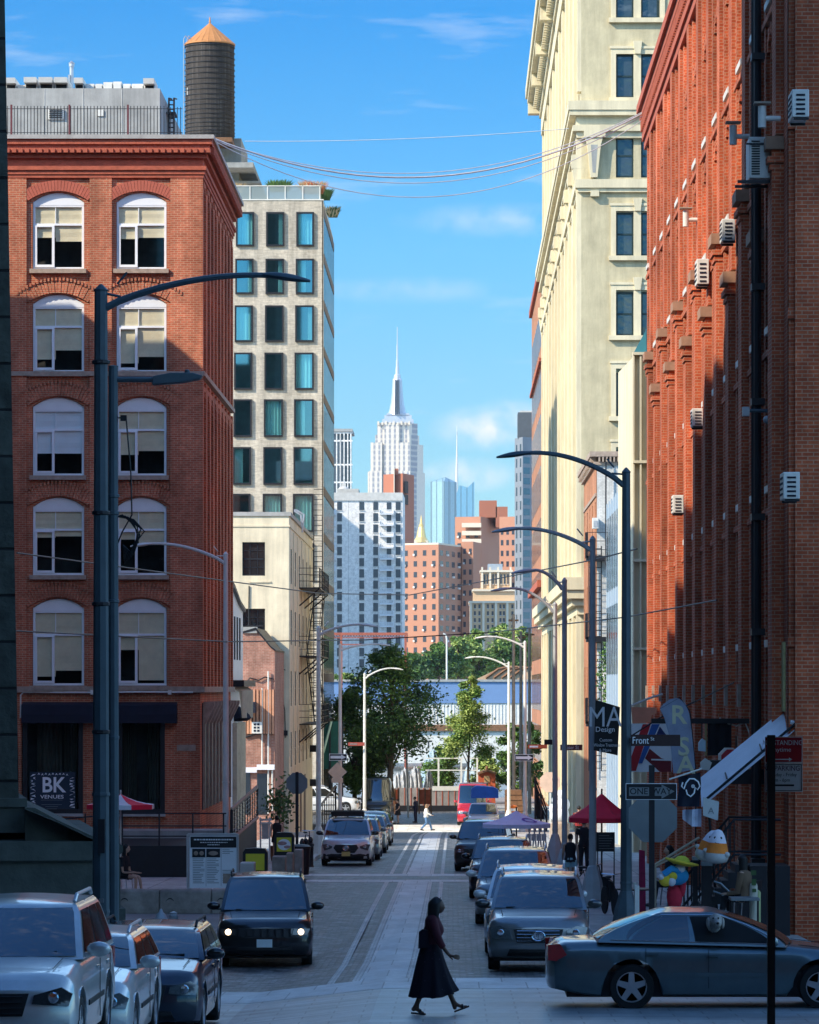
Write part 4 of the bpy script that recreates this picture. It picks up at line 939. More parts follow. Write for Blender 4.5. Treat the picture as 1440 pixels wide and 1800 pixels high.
mb = MB(); mb.prism([(qx(1113), qz(622)), (qx(1140), qz(572)), (qx(1165), qz(572)), (qx(1165), qz(622))], 'y', YP_+1.4, YP_+1.5); mb.box(qx(1138.5), qx(1139.5), YP_+1.35, YP_+1.4, qz(622), qz(573)); mb.build('roof_glazing', M['teal_glass'], gb)
sb = thing('slate_terrace', 'slate blue clapboard terrace with tall dark windows beside the grey panel building', 'building', (XR_+2, 174, g(174)))
mb = MB(); mb.prism([(168.1, -8), (181.5, -8), (181.5, Z(897, 181.5)), (168.1, Z(862, 168.1))], 'x', XR_+.02, XR_+8); mb.build('wall', mat('slate blue cladding', (.24, .32, .40), .7, var=.1), sb)
mb = MB()
for z0, z1 in ((1035, 905), (1185, 1065)):
 for i in range(5): mb.box(XR_-.02, XR_+.05, 168.85+i*2.5, 170.6+i*2.5, Z(z0, 175), Z(z1, 175))
mb.each('window', M['dark_glass'], sb)
mb = MB()
for i in range(6): mb.box(XR_-.0, XR_+.05, 168.2+i*2.5, 168.8+i*2.5, -7.6, Z(875, 175))
mb.each('pilaster', mat('pale slate trim', (.36, .44, .50), .7), sb)
hb = thing('small_brick_house', 'narrow orange brick house with white painted front, bracketed cornice and black fire ladder', 'house', (XR_+2, 193, g(193)))
YH = 193.0; hx = lambda p: X(p, YH); hz = lambda p: Z(p, YH)
XH = XR_-.03
mb = MB(); mb.box(XH+.02, hx(1110), YH, YH+.3, -8.3, hz(815)); mb.build('front_wall', M['white_brick'], hb)
PH = lambda a, z, d: (XH+d, a, z)
hh = [(YH+1.2+i*3.9, YH+2.4+i*3.9, hz(z0), hz(z1)) for i in range(5) for z0, z1 in ((980, 880), (1120, 1020), (1260, 1170))]
mb = MB(); holes_wall(mb, YH, 212, -8.3, hz(812), hh, PH, 0, .25); mb.box(XH+.01, XH+6, 211.9, 212, -8.3, hz(812)); mb.build('side_wall', M['orange_brick'], hb)
for i, (a, b, c, d) in enumerate(hh):
 if i == 0:
  w0 = MB().box(XH+.2, XH+.24, a, b, c, d).build('window', M['dark_glass'], hb); ref = (a, c)
 else: move_copy(w0, (0, a-ref[0], c-ref[1]), hb)
mb = MB(); mb.box(XH-.35, hx(1110), YH-.3, 212.2, hz(803), hz(794)); mb.box(XH-.15, hx(1110), YH-.12, 212.1, hz(817), hz(812))
for i in range(9): mb.box(hx(1052+i*6.5), hx(1055+i*6.5), YH-.28, YH, hz(812), hz(803))
for i in range(14): mb.box(XH-.3, XH, YH+.5+i*1.4, YH+1+i*1.4, hz(812), hz(803))
mb.build('cornice', M['sill'], hb)
mb = MB(); mb.box(XH-.06, XH+.01, YH+.2, 211.8, hz(872), hz(866)); mb.build('belt_course', M['sill'], hb)
fl = MB(); xw = XR_+.05; xa, xb_ = hx(1031), hx(1058)
for x in (hx(1035), hx(1057)): fl.tube([(x, YH-.35, hz(1355)), (x, YH-.35, hz(960))], .03, 5)
for i in range(36): fl.cyl((hx(1035), YH-.35, hz(1350-i*11)), (hx(1057), YH-.35, hz(1350-i*11)), .02, n=4)
for p, w1 in ((982, 1078), (1124, 1080), (1272, 1045)):
 fl.box(hx(1030), hx(w1), YH-.8, YH-.02, hz(p)-.14, hz(p)+.12)
 fl.box(hx(1028), hx(1033), YH-.8, YH-.74, hz(p), hz(p-45)); fl.box(hx(1029), hx(1031), YH-.1, YH-.04, hz(p), hz(p-45))
 for q in (15, 30, 45): fl.box(hx(1029.5), hx(w1), YH-.79, YH-.76, hz(p-q)-.015, hz(p-q)+.015)
for p in (1065,): fl.tube([(hx(p), YH-.3, hz(985)), (hx(p), YH-.3, hz(812))], .04, 5)
fl.build('fire_ladder', M['black'], hb)
ac = thing('air_conditioner', 'white window unit on the sunlit orange brick side', 'air conditioner', (XH-.3, YH-.2, hz(920)))
MB().box(hx(1041), hx(1052), YH-.5, YH-.02, hz(930), hz(911)).build('case', M['acwhite'], ac, bevel=.02); MB().box(hx(1043), hx(1050), YH-.52, YH-.5, hz(927), hz(916)).build('grille', M['pole_light'], ac)
tag(MB().tube([(hx(1083)+.8*math.cos(t)*.7, YH-.9+.05*math.sin(3*t), hz(985)+.75*math.sin(t)) for t in [i*2*math.pi*3/60 for i in range(61)]], .05, 5).build('cable_coil', M['black']), 'coil of black cable hanging at the end of the fire ladder platform', 'cable')
# ================================================================ RIGHT: tall beige tower with big cornices
YQ = 217.0; ax = lambda p: X(p, YQ); az = lambda p: Z(p, YQ)
XQ = ax(1022)
bb = thing('beige_tower', 'tall beige rendered tower with heavy bracketed cornices and paired windows', 'tower', (XQ+4, YQ, g(YQ)))
WR = [(-105, -28), (-48, 32), (95, 172), (232, 312), (371, 450), (510, 590), (648, 732), (786, 868), (925, 1005)]
hb_ = []
for t, b in WR:
 for l, r in ((1083, 1114), (1127, 1160)): hb_.append((ax(l), ax(r), az(b), az(t)))
PB = lambda a, z, d: (a, YQ+d, z)
mb = MB(); holes_wall(mb, XQ, ax(1290), -9, 47, hb_, PB, 0, .3)
YE = 305.0
PBs = lambda a, z, d: (XQ+d, a, z)
NBy = 11; py_ = (YE-YQ)/NBy; bs = []
for i in range(NBy):
 for t, b in WR[1:]: bs.append((YQ+(i+.5)*py_-1.3, YQ+(i+.5)*py_+1.3, az(b), az(t)))
holes_wall(mb, YQ, YE, -9, 47, bs, PBs, 0, .4)
mb.box(XQ, ax(1290), YE-.05, YE, -9, 47); mb.box(XQ+.1, ax(1290), YQ+.1, YE-.1, 46.5, 46.9)
mb.build('wall', M['beige'], bb)
for i in range(NBy+1):
 y = YQ+i*py_; pl = MB()
 pl.box(XQ-.28, XQ+.02, max(y-1.0, YQ+.004), min(y+1.0, YE), 6.3, 31.5); pl.box(XQ-.22, XQ+.02, max(y-.95, YQ+.006), min(y+.95, YE), 34, 46)
 pl.box(XQ-.55, XQ+.02, max(y-.7, YQ-.004), min(y+.7, YE), 29.6, 30.4); pl.prism([(XQ+.02, 26.8), (XQ-.1, 26.8), (XQ-.5, 29.6), (XQ+.02, 29.6)], 'y', max(y-.5, YQ+.009), min(y+.5, YE))
 pl.box(XQ-.28, XQ+.02, max(y-1.0, YQ+.004), min(y+1.0, YE), -8.5, 4.2)
 for dy in (1.6, 2.6, 3.6): 
  if i < NBy: pl.box(XQ-.1, XQ+.02, y+dy+.2, y+dy+.6, 6.3, 29)
 pl.build('pilaster', M['beige_smooth'], bb)
tr_ = MB()
for k, (t, b) in enumerate(WR):
 zt, zb_ = az(t), az(b)
 if 230 < t < 240: continue
 x0, x1 = ax(1074), ax(1169)
 tr_.box(x0, ax(1083)-.0, YQ-.10, YQ+.1, zb_, zt+.3); tr_.box(ax(1160), x1, YQ-.10, YQ+.1, zb_, zt+.3); tr_.box(ax(1083), ax(1160), YQ-.10, YQ+.1, zt, zt+.3)
 tr_.box(ax(1114), ax(1127), YQ-.07, YQ+.05, zb_, zt); tr_.box(x0-.12, x1+.12, YQ-.28, YQ+.1, zb_-.26, zb_); tr_.box(x0-.06, x1+.06, YQ-.16, YQ+.0, zt+.3, zt+.44)
 tr_.prism([(ax(1116), zt+.0), (ax(1126), zt), (ax(1129), zt+.72), (ax(1113), zt+.72)], 'y', YQ-.24, YQ+.0)
tr_.each('window_surround', M['beige_smooth'], bb, 7)
fr = MB(); a, b, c, d = hb_[0]; y = YQ+.14
for p in ((a, a+.1, c, d), (b-.1, b, c, d), (a, b, c, c+.12), (a, b, d-.12, d), (a, b, (c+d)/2-.05, (c+d)/2+.05)): fr.box(p[0], p[1], y, y+.07, p[2], p[3])
w0 = fr.build('window', mat('dark green sash', (.012, .03, .03), .5), bb); MB().poly([(a, y+.04, c), (b, y+.04, c), (b, y+.04, d), (a, y+.04, d)]).build('pane', glass('old sash glass', (.04, .055, .06), .05, .5), w0)
for (a2, b2, c2, d2) in hb_[1:]: move_copy(w0, (a2-a, 0, c2-c), bb)
w1 = MB().box(XQ+.3, XQ+.34, bs[0][0], bs[0][1], bs[0][2], bs[0][3]).build('side_window', M['dark_glass'], bb)
for q in bs[1:88]: move_copy(w1, (0, q[0]-bs[0][0], q[2]-bs[0][2]), bb)
# cornices
def corn(steps, name='cornice', end=YE):
 m_ = MB()
 for p, z0, z1 in steps: m_.box(XQ-p, ax(1290), YQ-p, end+p*.3, z0, z1)
 return m_
corn([(.28, az(243), az(232)), (.5, az(232), az(222)), (.3, az(222), az(205)), (.68, az(205), az(196)), (.76, az(196), az(180))]).build('upper_cornice', M['beige_smooth'], bb)
corn([(.22, az(338), az(331)), (.35, az(331), az(316))]).build('band_course', M['beige_smooth'], bb)
m_ = MB(); m_.prism([(ax(1038), az(313)), (ax(1050), az(313)), (ax(1056), az(255)), (ax(1060), az(243)), (ax(1028), az(243)), (ax(1032), az(255))], 'y', YQ-.42, YQ); m_.box(ax(1026), ax(1064), YQ-.5, YQ, az(243), az(232)); m_.box(ax(1038), ax(1053), YQ-.35, YQ, az(346), az(336)); bo = m_.build('corbel_bracket', M['beige_smooth'], bb)
MB().prism([(ax(1041.5), az(305)), (ax(1046.5), az(305)), (ax(1050), az(256)), (ax(1038.5), az(256))], 'y', YQ-.43, YQ-.41).build('inset', M['concrete'], bo)
zc2 = az(1040)
corn([(.25, 4.2, 4.7), (.55, 4.7, 5.1), (.85, 5.1, 5.6), (1.0, 5.6, 6.3)]).build('podium_cornice', M['beige_smooth'], bb)
# great top cornice with modillions (street side)
m_ = MB(); m_.box(XQ-1.55, ax(1290), YQ-1.5, YE+.4, 47.2, 48.0); m_.box(XQ-1.4, ax(1290), YQ-1.3, YE+.3, 46.8, 47.2); m_.box(XQ-.45, ax(1290), YQ-.4, YE+.1, 45.6, 46.2); m_.box(XQ-.3, ax(1290), YQ-.3, YE+.05, 44.2, 45.6)
for i in range(88): y = YQ+.3+i*1.0; m_.box(XQ-.95, XQ, y, y+.5, 46.2, 46.8)
for i in range(7): y = YQ+2+i*14.2; m_.box(XQ-1.35, XQ, y, y+1.2, 45.9, 46.8)
m_.build('great_cornice', M['beige_smooth'], bb)
m_ = MB()
for i in range(NBy): y = YQ+(i+.5)*py_; m_.box(XQ-.03, XQ+.03, y-1.4, y+1.4, -7.5, 2.5)
m_.each('ground_opening', M['dark_glass'], bb)
# red brick building behind it
r2 = thing('far_red_brick_building', 'dark red brick building beyond the beige tower near the waterfront', 'brick building', (8, 306, g(300)))
mb = MB(); mb.box(6.95, 20, 306, 345, -10, Z(466, 306)); mb.build('wall', M['orange_brick'], r2)
mb = MB(); mb.box(6.7, 20, 305.7, 345.3, Z(476, 306), Z(464, 306)); mb.box(6.75, 20, 305.8, 345.2, Z(635, 306), Z(629, 306)); mb.box(6.6, 20, 305.6, 345.2, Z(1032, 306), Z(1020, 306)); mb.build('cornice', M['corbel'], r2)
mb = MB()
for i in range(9): 
 for k in range(9): mb.box(6.92, 6.96, 308+i*4.1, 310+i*4.1, -6+k*4.2, -3+k*4.2)
mb.each('side_window', M['dark_glass'], r2)
# ================================================================ ACROSS THE RIVER: skyline
def quad_tower(name, label, cat, xl, xm, xr, yt, yb_, Y, dl, dr, m, group=None, extra=None):
 """a tower seen corner-on: left edge xl (dl metres further back), near edge xm, right edge xr (dr further back), in photo pixels"""
 A = Vector((X(xl, Y+dl), Y+dl)); B = Vector((X(xm, Y), Y)); C = Vector((X(xr, Y+dr), Y+dr)); D = A+C-B
 z1, z0 = Z(yt, Y), min(Z(yb_, Y), -7)
 t = thing(name, label, cat, (B.x, B.y, z0), group)
 mb = MB(); mb.prism([tuple(A), tuple(B), tuple(C), tuple(D)], 'z', z0, z1); mb.build('wall', m, t)
 return t, A, B, C, z1
def face_windows(t, P0, P1, z0, z1, cols, rows, wf, hf, m, m2=None, name='window', skip=None, frac=None, ac=None):
 d = P1-P0; L = d.length; u = d/L; n = Vector((u.y, -u.x))
 cw = L/cols; rh = (z1-z0)/rows; first = None; k = 0
 for i in range(cols):
  f = (i+.5)/cols if frac is None else frac[i]
  for j in range(rows):
   if skip and skip(i, j): continue
   c = P0+u*(L*f)+n*.06; z = z0+(j+.5)*rh
   if first is None:
    mb = MB(); a = cw*wf/2 if frac is None else wf/2; b = rh*hf/2
    q = [c-u*a, c+u*a]; 
    mb.prism([tuple(q[0]), tuple(q[1]), tuple(q[1]-n*.3), tuple(q[0]-n*.3)], 'z', z-b, z+b)
    first = mb.build(name, m, t); c0, zz = c, z
    if ac: MB().prism([tuple(q[0]+n*.5), tuple((q[0]+q[1])/2+n*.5), tuple((q[0]+q[1])/2), tuple(q[0])], 'z', z-b, z-b*.3).build('sill_unit', ac, first)
   else:
    if ac is None or (i*7+j*3) % 5 < 2: move_copy(first, (c.x-c0.x, c.y-c0.y, z-zz), t)
    else:
     o = first.copy(); COL.objects.link(o); o.parent = t; o.location = (c.x-c0.x, c.y-c0.y, z-zz)
   k += 1
M['tower_white'] = slab_mat('white concrete panels', (.76, .74, .70), 7, 2.75, .8, .06, 0)
M['tower_pink'] = mat('pink brick tower', (.44, .21, .13), .85, var=.08, scale=.05)
M['tower_brown'] = mat('brown brick tower', (.38, .14, .08), .85, var=.12, scale=.06)
M['win_far'] = mat('far window', (.03, .04, .055), .25, spec=.7)
M['cream_far'] = mat('pale limestone', (.70, .62, .48), .85, var=.1, scale=.05)
# white apartment slab
Yw = 1000.0
t, A, B, C, z1 = quad_tower('white_apartment_block', 'white concrete apartment block with dark windows and a stack of balconies', 'apartment block', 578, 708, 712, 866, 1200, Yw, 0, 30, M['tower_white'])
z0 = Z(1180, Yw); rows = 15; zt = Z(880, Yw); fr_ = lambda p: (p-578)/(708-578)
first = None
def pxwin(t, pxs, y0, rows, pitch, w_, h_, Y, m, name='window'):
 first = None
 for p in pxs:
  for j in range(rows):
   x, z = X(p, Y), Z(y0+j*pitch, Y)
   if first is None:
    mb = MB(); mb.box(x-w_*Y/F/2, x+w_*Y/F/2, Y-.08, Y+.1, z-h_*Y/F/2, z+h_*Y/F/2); first = mb.build(name, m, t); o0 = (x, z)
    MB().box(x-w_*Y/F/2-.1, x+w_*Y/F/2+.1, Y-.25, Y-.08, z-h_*Y/F/2-.15, z-h_*Y/F/2).build('sill', M['concrete_light'], first)
   else: move_copy(first, (x-o0[0], 0, z-o0[1]), t)
pxwin(t, (597, 636, 660.5, 700), 889.5, 15, 19.75, 8.5, 14.5, Yw, M['win_far'])
pxwin(t, (684,), 889.5, 15, 19.75, 8, 13, Yw, M['win_far'], 'balcony_door')
first = None
for p0, p1 in ((668, 692), (579, 591)):
 for j in range(15):
  zb_ = Z(903.5+j*19.75, Yw); mb = MB(); x0, x1 = X(p0, Yw), X(p1, Yw)
  mb.box(x0, x1, Yw-1.5, Yw, zb_-.2, zb_); mb.box(x0, x1, Yw-1.55, Yw-1.5, zb_, zb_+.18); mb.box(x0, x1, Yw-1.55, Yw-1.5, zb_+1.0, zb_+1.1)
  for i in range(9): mb.box(x0+(x1-x0)*i/8-.05, x0+(x1-x0)*i/8+.05, Yw-1.55, Yw-1.5, zb_, zb_+1.1)
  mb.box(x0, x0+.1, Yw-1.5, Yw, zb_, zb_+1.1); mb.box(x1-.1, x1, Yw-1.5, Yw, zb_, zb_+1.1); mb.build('balcony', M['white'], t)
mb = MB(); mb.box(X(578, Yw), X(708, Yw), Yw-.4, Yw+25, Z(880, Yw), Z(866, Yw)); mb.build('parapet', M['concrete_light'], t)
mb = MB(); mb.box(X(592, Yw), X(630, Yw), Yw+3, Yw+15, Z(866, Yw), Z(858, Yw)); mb.ell((X(603, Yw), Yw+6, Z(860, Yw)), 1.6, 1.6, 1.1); mb.box(X(598, Yw), X(606, Yw), Yw+10, Yw+12, Z(860, Yw), Z(846, Yw)); mb.build('roof_plant', M['concrete_light'], t)
t = thing('unseen_shade_slab', 'unseen concrete slab added west of the white apartment block to shade it', 'apartment block', (-95, 945, -8.5))  # added slab hidden from view, casts the slanting shade on the white block
mb = MB(); mb.box(-130, -58, 900, 990, -9, 69); mb.build('wall', M['tower_white'], t)
MB().box(-120, -70, 910, 980, 69, 73).build('roof_house', M['concrete'], t)
# striped tower behind it on the left
Yn = 1400.0
t, A, B, C, z1 = quad_tower('striped_office_tower', 'white finned office tower with dark vertical glazing, behind the pale brick tower', 'office tower', 575, 615, 619, 757, 1200, Yn, 10, 25, M['win_far'])
mb = MB()
for p in (586, 592, 598.5, 605, 611.5, 617): mb.box(X(p-.9, Yn), X(p+.9, Yn), Yn-1, Yn+.5, -7, Z(762, Yn))
for p in (761, 775, 817, 848): mb.box(X(578, Yn), X(620, Yn), Yn-.9, Yn+.5, Z(p+1.3, Yn), Z(p-1.3, Yn))
mb.each('fin', M['tower_white'], t)
mb = MB(); mb.box(X(580, Yn), X(620, Yn), Yn-1.5, Yn+26, Z(759, Yn), Z(754, Yn)); mb.build('roof_edge', M['concrete'], t)
# Art-deco skyscraper
Ye = 5000.0; ex = lambda p: X(p, Ye); ez = lambda p: Z(p, Ye)
es = thing('art_deco_skyscraper', 'pale limestone art deco skyscraper with stepped crown and tall spire', 'skyscraper', (ex(700), Ye, -8))
s = N('limestone with window stripes'); v = s.obj(); sp = s.n('SeparateXYZ'); s.l(v, sp.inputs[0])
u = s.math('SUBTRACT', sp.outputs[0], s.math('MULTIPLY', sp.outputs[1], .45)); st_ = s.math('LESS_THAN', s.math('FRACT', s.math('MULTIPLY', u, .155)), .42)
rw = s.math('LESS_THAN', s.math('FRACT', s.math('MULTIPLY', sp.outputs[2], .14)), .62)
s.l(s.mix(s.math('MULTIPLY', st_, s.math('ADD', s.math('MULTIPLY', rw, .5), .5)), (.70, .62, .50), (.26, .26, .28)), s.b.inputs['Base Color']); s.set(.8); M['esb'] = s.m
def step(mb, xl, xm, xr, yt, yb_, m=0):
 # left face almost square to the view, right face turned away
 A = (ex(xl), Ye-8); B = (ex(xm), Ye-8-0); k = (ex(xr)-ex(xm)); C = (ex(xr), Ye-8+k*1.5); D = (ex(xl)+k, Ye-8+k*1.5)
 mb.prism([A, B, C, D], 'z', ez(yb_), ez(yt), m)
mb = MB()
step(mb, 647, 721, 747, 830, 1230); step(mb, 652, 720.5, 744, 781, 830); step(mb, 660, 720, 737, 765, 781); step(mb, 663.5, 719.5, 734, 744, 765)
mb.build('tower_body', M['esb'], es)
mb = MB()
for xl, xr, yt, yy in ((652, 672, 779, 14), (701, 721, 779, 14), (649, 672, 829, 17), (704, 721.5, 829, 17)): mb.box(ex(xl), ex(xr), Ye-yy, Ye, ez(1230), ez(yt))
mb.box(ex(676), ex(702), Ye-12, Ye, ez(900), ez(746)); mb.each('bay', M['esb'], es)
mb = MB()
for i in range(9): p = 664+i*6.8; mb.box(ex(p), ex(p+3), Ye-13, Ye-6, ez(748), ez(741.5+1.5*(i % 2)))
mb.each('crown_fin', M['cream_far'], es)
M['esb_metal'] = mat('pale steel cladding', (.50, .54, .60), .4, .35, var=.08, scale=.01)
mb = MB()
for a, b, yt, yb_ in ((672, 727, 737, 745), (676, 724, 730, 737), (680, 720, 727, 731)): mb.box(ex(a), ex(b), Ye-6, Ye+25, ez(yb_), ez(yt))
mb.build('mast_base', M['esb_metal'], es)
prof = [(17, 729), (14.5, 722), (11.5, 708), (9.6, 690), (8.4, 668), (8, 666), (6.2, 664), (5.8, 658), (3.6, 657), (3.4, 646), (2.6, 645), (2.4, 633), (1.7, 632), (1.5, 606), (.9, 605), (.6, 574)]
mb = MB(); mb.lathe((ex(698.5), Ye+4, 0), [(r*Ye/F, ez(p)) for r, p in prof], 8); mo = mb.build('mast', M['esb_metal'], es)
mb = MB()
for a in (-1, 1): mb.prism([(ex(698.5+a*3), ez(729)), (ex(698.5+a*4.6), ez(729)), (ex(698.5+a*3.6), ez(668)), (ex(698.5+a*2.4), ez(668))], 'y', Ye-11, Ye)
mb.prism([(ex(697), ez(729)), (ex(700), ez(729)), (ex(699.5), ez(668)), (ex(697.5), ez(668))], 'y', Ye-9, Ye); mb.each('mast_window', M['win_far'], mo)
# brown brick block in front of it
Yk = 1300.0
t, A, B, C, z1 = quad_tower('brown_brick_block', 'brown brick block with chimney in front of the skyscraper', 'apartment block', 674, 708, 728, 832, 1200, Yk, 8, 12, M['tower_brown'])
mb = MB(); mb.box(X(692, Yk), X(700, Yk), Yk+2, Yk+9, Z(834, Yk), Z(823, Yk)); mb.build('chimney', M['tower_brown'], t)
mb = MB(); mb.box(X(711.5, Yk), X(717.5, Yk), Yk+.5, Yk+6, Z(866, Yk), Z(846, Yk)); mb.box(X(711.5, Yk), X(717.5, Yk), Yk+.5, Yk+6, Z(886, Yk), Z(870, Yk)); mb.each('louvre_opening', M['dark'], t)
mb = MB(); mb.box(X(692.2, Yk), X(693.6, Yk), Yk-.5, Yk+8, -7, Z(823, Yk)); mb.build('stone_edge', M['cream_far'], t)
# pink towers
Y_ = 1100.0
t, A, B, C, z1 = quad_tower('pink_brick_tower', 'pink brick apartment tower with shaded right face, right of the white block', 'apartment tower', 706, 771, 812, 957, 1205, Y_, 6, 22, M['tower_pink'])
pxs = [A+(B-A)*f for f in (.1, .3, .52, .8)]
face_windows(t, A, B, Z(1190, Y_), Z(962, Y_), 4, 12, .36, .5, M['win_far'], ac=M['acwhite'])
face_windows(t, B, C, Z(1190, Y_), Z(962, Y_), 4, 12, .5, .5, M['win_far'], ac=M['acwhite'])
mb = MB(); mb.prism([tuple(A), tuple(B), tuple(C), tuple(A+C-B)], 'z', z1, z1+.5); k_ = mb.build('parapet', M['cream_far'], t)
t, A, B, C, z1 = quad_tower('pink_brick_tower', 'taller pink brick tower wing with stacked balconies and water tank house', 'apartment tower', 800, 845, 880, 908, 1205, Y_+60, 3, 20, M['tower_pink'])
face_windows(t, A, B, Z(1140, Y_), Z(915, Y_), 3, 11, .42, .5, M['win_far'], ac=M['acwhite'])
mb = MB()
for j in range(3): z = Z(925+j*14, Y_+60); mb.box(X(812, Y_+60), X(846, Y_+60), Y_+57.5, Y_+61, z-.4, z+.9)
mb.each('balcony', M['cream_far'], t)
mb = MB(); mb.box(X(843, Y_+60), X(874, Y_+60), Y_+66, Y_+80, z1, Z(878, Y_+60)); mb.box(X(872, Y_+60), X(893, Y_+60), Y_+66, Y_+80, z1-3, Z(889, Y_+60)); mb.build('roof_house', M['tower_brown'], t)
t, A, B, C, z1 = quad_tower('pink_brick_tower', 'pink brick tower face with sunlit window grid just left of the grey glass tower', 'apartment tower', 878, 907, 914, 908, 1205, Y_+40, 2, 8, M['tower_pink'])
face_windows(t, A, B, Z(1110, Y_), Z(915, Y_), 3, 10, .45, .5, M['win_far'])
t, A, B, C, z1 = quad_tower('pink_brick_tower', 'narrow pink brick tower end with stepped windows between two taller wings', 'apartment tower', 812, 832, 846, 952, 1205, Y_+20, 1, 12, M['tower_pink'])
face_windows(t, A, B, Z(1180, Y_), Z(955, Y_), 2, 12, .45, .5, M['win_far'], ac=M['acwhite'])
# gold pyramid, glass towers, grey tower, stepped stone building
Yg = 3800.0
t = thing('gold_roof_tower', 'cream tower with gilded pyramid roof and lantern', 'tower', (X(739, Yg), Yg, -8))
mb = MB(); mb.box(X(725, Yg), X(752, Yg), Yg, Yg+16, -8, Z(950, Yg)); mb.build('wall', M['cream_far'], t)
mb = MB(); c = (X(740.5, Yg), Yg+6, 0); q = Yg/F; mb.lathe(c, [(15*q, Z(953, Yg)), (9*q, Z(944, Yg)), (6*q, Z(930, Yg)), (4.2*q, Z(926, Yg)), (4.2*q, Z(922, Yg)), (2.6*q, Z(921, Yg)), (.3*q, Z(905, Yg))], 8); mb.build('pyramid_roof', mat('gilded tiles', (.80, .56, .18), .4, .4, var=.1, scale=.02), t)
Yx = 5600.0
M['sky_glass'] = slab_mat('blue curtain wall', (.16, .40, .55), 9, 14, .12, .8, 0)
M['sky_glass2'] = slab_mat('pale curtain wall', (.30, .48, .55), 9, 14, .12, .8, 0)
t, A, B, C, z1 = quad_tower('glass_tower', 'faceted pale blue glass tower with pointed top, left of the white needle', 'skyscraper', 757, 781, 803, 846, 1205, Yx, 15, 30, M['sky_glass2'])
mb = MB(); D = A+C-B
mb.poly([(*A, z1), (*B, z1), (B.x+2, B.y+14, Z(838, Yx)), ]); mb.poly([(*B, z1), (*C, z1), (B.x+2, B.y+14, Z(838, Yx))]); mb.poly([(*C, z1), (*D, z1), (B.x+2, B.y+14, Z(838, Yx))]); mb.poly([(*D, z1), (*A, z1), (B.x+2, B.y+14, Z(838, Yx))]); mb.build('faceted_top', M['sky_glass2'], t)
t = thing('glass_tower', 'sharp edged blue glass tower with slanted top and white needle mast', 'skyscraper', (X(815, Yx), Yx+150, -8))
y = Yx+150; mb = MB(); mb.prism([(X(803, y), -8), (X(834, y), -8), (X(834, y), Z(846, y)), (X(822, y), Z(857, y)), (X(808, y), Z(853, y)), (X(803, y), Z(866, y))], 'y', y, y+40); mb.build('wall', M['sky_glass'], t)
mb = MB(); mb.tube([(X(803, y), y+20, Z(900, y)), (X(803, y), y+20, Z(850, y)), (X(803.6, y), y+20, Z(745, y))], [3.2*y/F, 2.6*y/F, .35*y/F], 6); mb.build('needle_mast', M['tower_white'], t)
Yv = 900.0
t, A, B, C, z1 = quad_tower('grey_glass_tower', 'dark grey slab tower with blue glass lower floors beside the red brick building', 'office tower', 905, 919, 960, 768, 1205, Yv, 6, 4, mat('grey metal tower panels', (.22, .24, .26), .6, .1, var=.12, scale=.2))
mb = MB(); mb.box(X(911, Yv), X(960, Yv), Yv+3, Yv+12, Z(770, Yv), Z(723, Yv)); mb.build('upper_slab', mat('dark metal cladding', (.085, .095, .105), .6, .2), t)
mb = MB(); mb.box(X(915, Yv), X(936, Yv), Yv+5, Yv+10, Z(724, Yv), Z(719, Yv)); mb.build('roof_plant', M['concrete_light'], t)
rg_ = random.Random(8)
face_windows(t, B, C, Z(1200, Yv), Z(800, Yv), 3, 22, .8, .62, M['blue_glass'])
face_windows(t, A, B, Z(1200, Yv), Z(775, Yv), 2, 17, .3, .6, M['win_far'])
Yo = 1050.0; ox = lambda p: X(p, Yo); oz = lambda p: Z(p, Yo)
t = thing('stepped_stone_building', 'cream and tan stepped stone building with arched top windows above the trees', 'building', (ox(870), Yo, -8))
M['tan_far'] = mat('tan brick', (.64, .44, .26), .85, var=.1, scale=.05)
mb = MB(); mb.box(ox(826), ox(925), Yo, Yo+20, -8, oz(1058)); mb.box(ox(832), ox(906), Yo+2, Yo+20, oz(1060), oz(1034)); mb.box(ox(846), ox(900), Yo+4, Yo+20, oz(1036), oz(1002)); mb.build('wall', M['tan_far'], t)
mb = MB()
for a, b, p, y in ((824, 927, 1058, -.8), (830, 908, 1037, 1.2), (844, 902, 1003, 3.2)): mb.box(ox(a), ox(b), Yo+y, Yo+20.5, oz(p+2), oz(p-1.5))
for p in (828, 850, 872, 892, 922): mb.box(ox(p-2), ox(p+2), Yo-.6, Yo, -8, oz(1058))
for p in (848, 862, 876, 898): mb.box(ox(p-1.6), ox(p+1.6), Yo+3.4, Yo+4, oz(1036), oz(996))
mb.build('stone_trim', M['cream_far'], t)
mb = MB(); mb.box(ox(858), ox(884), Yo+6, Yo+16, oz(1002), oz(990)); mb.build('roof_plant', M['steel'], t)
pxwin(t, (835, 843, 858, 866, 880, 886, 901, 909, 916), 1066, 4, 12, 3.4, 7, Yo-.1, M['win_far'])
pxwin(t, (852, 857, 867, 872, 881, 887, 893), 1018, 1, 10, 2.6, 17, Yo+3.9, M['win_far'], 'tall_window')
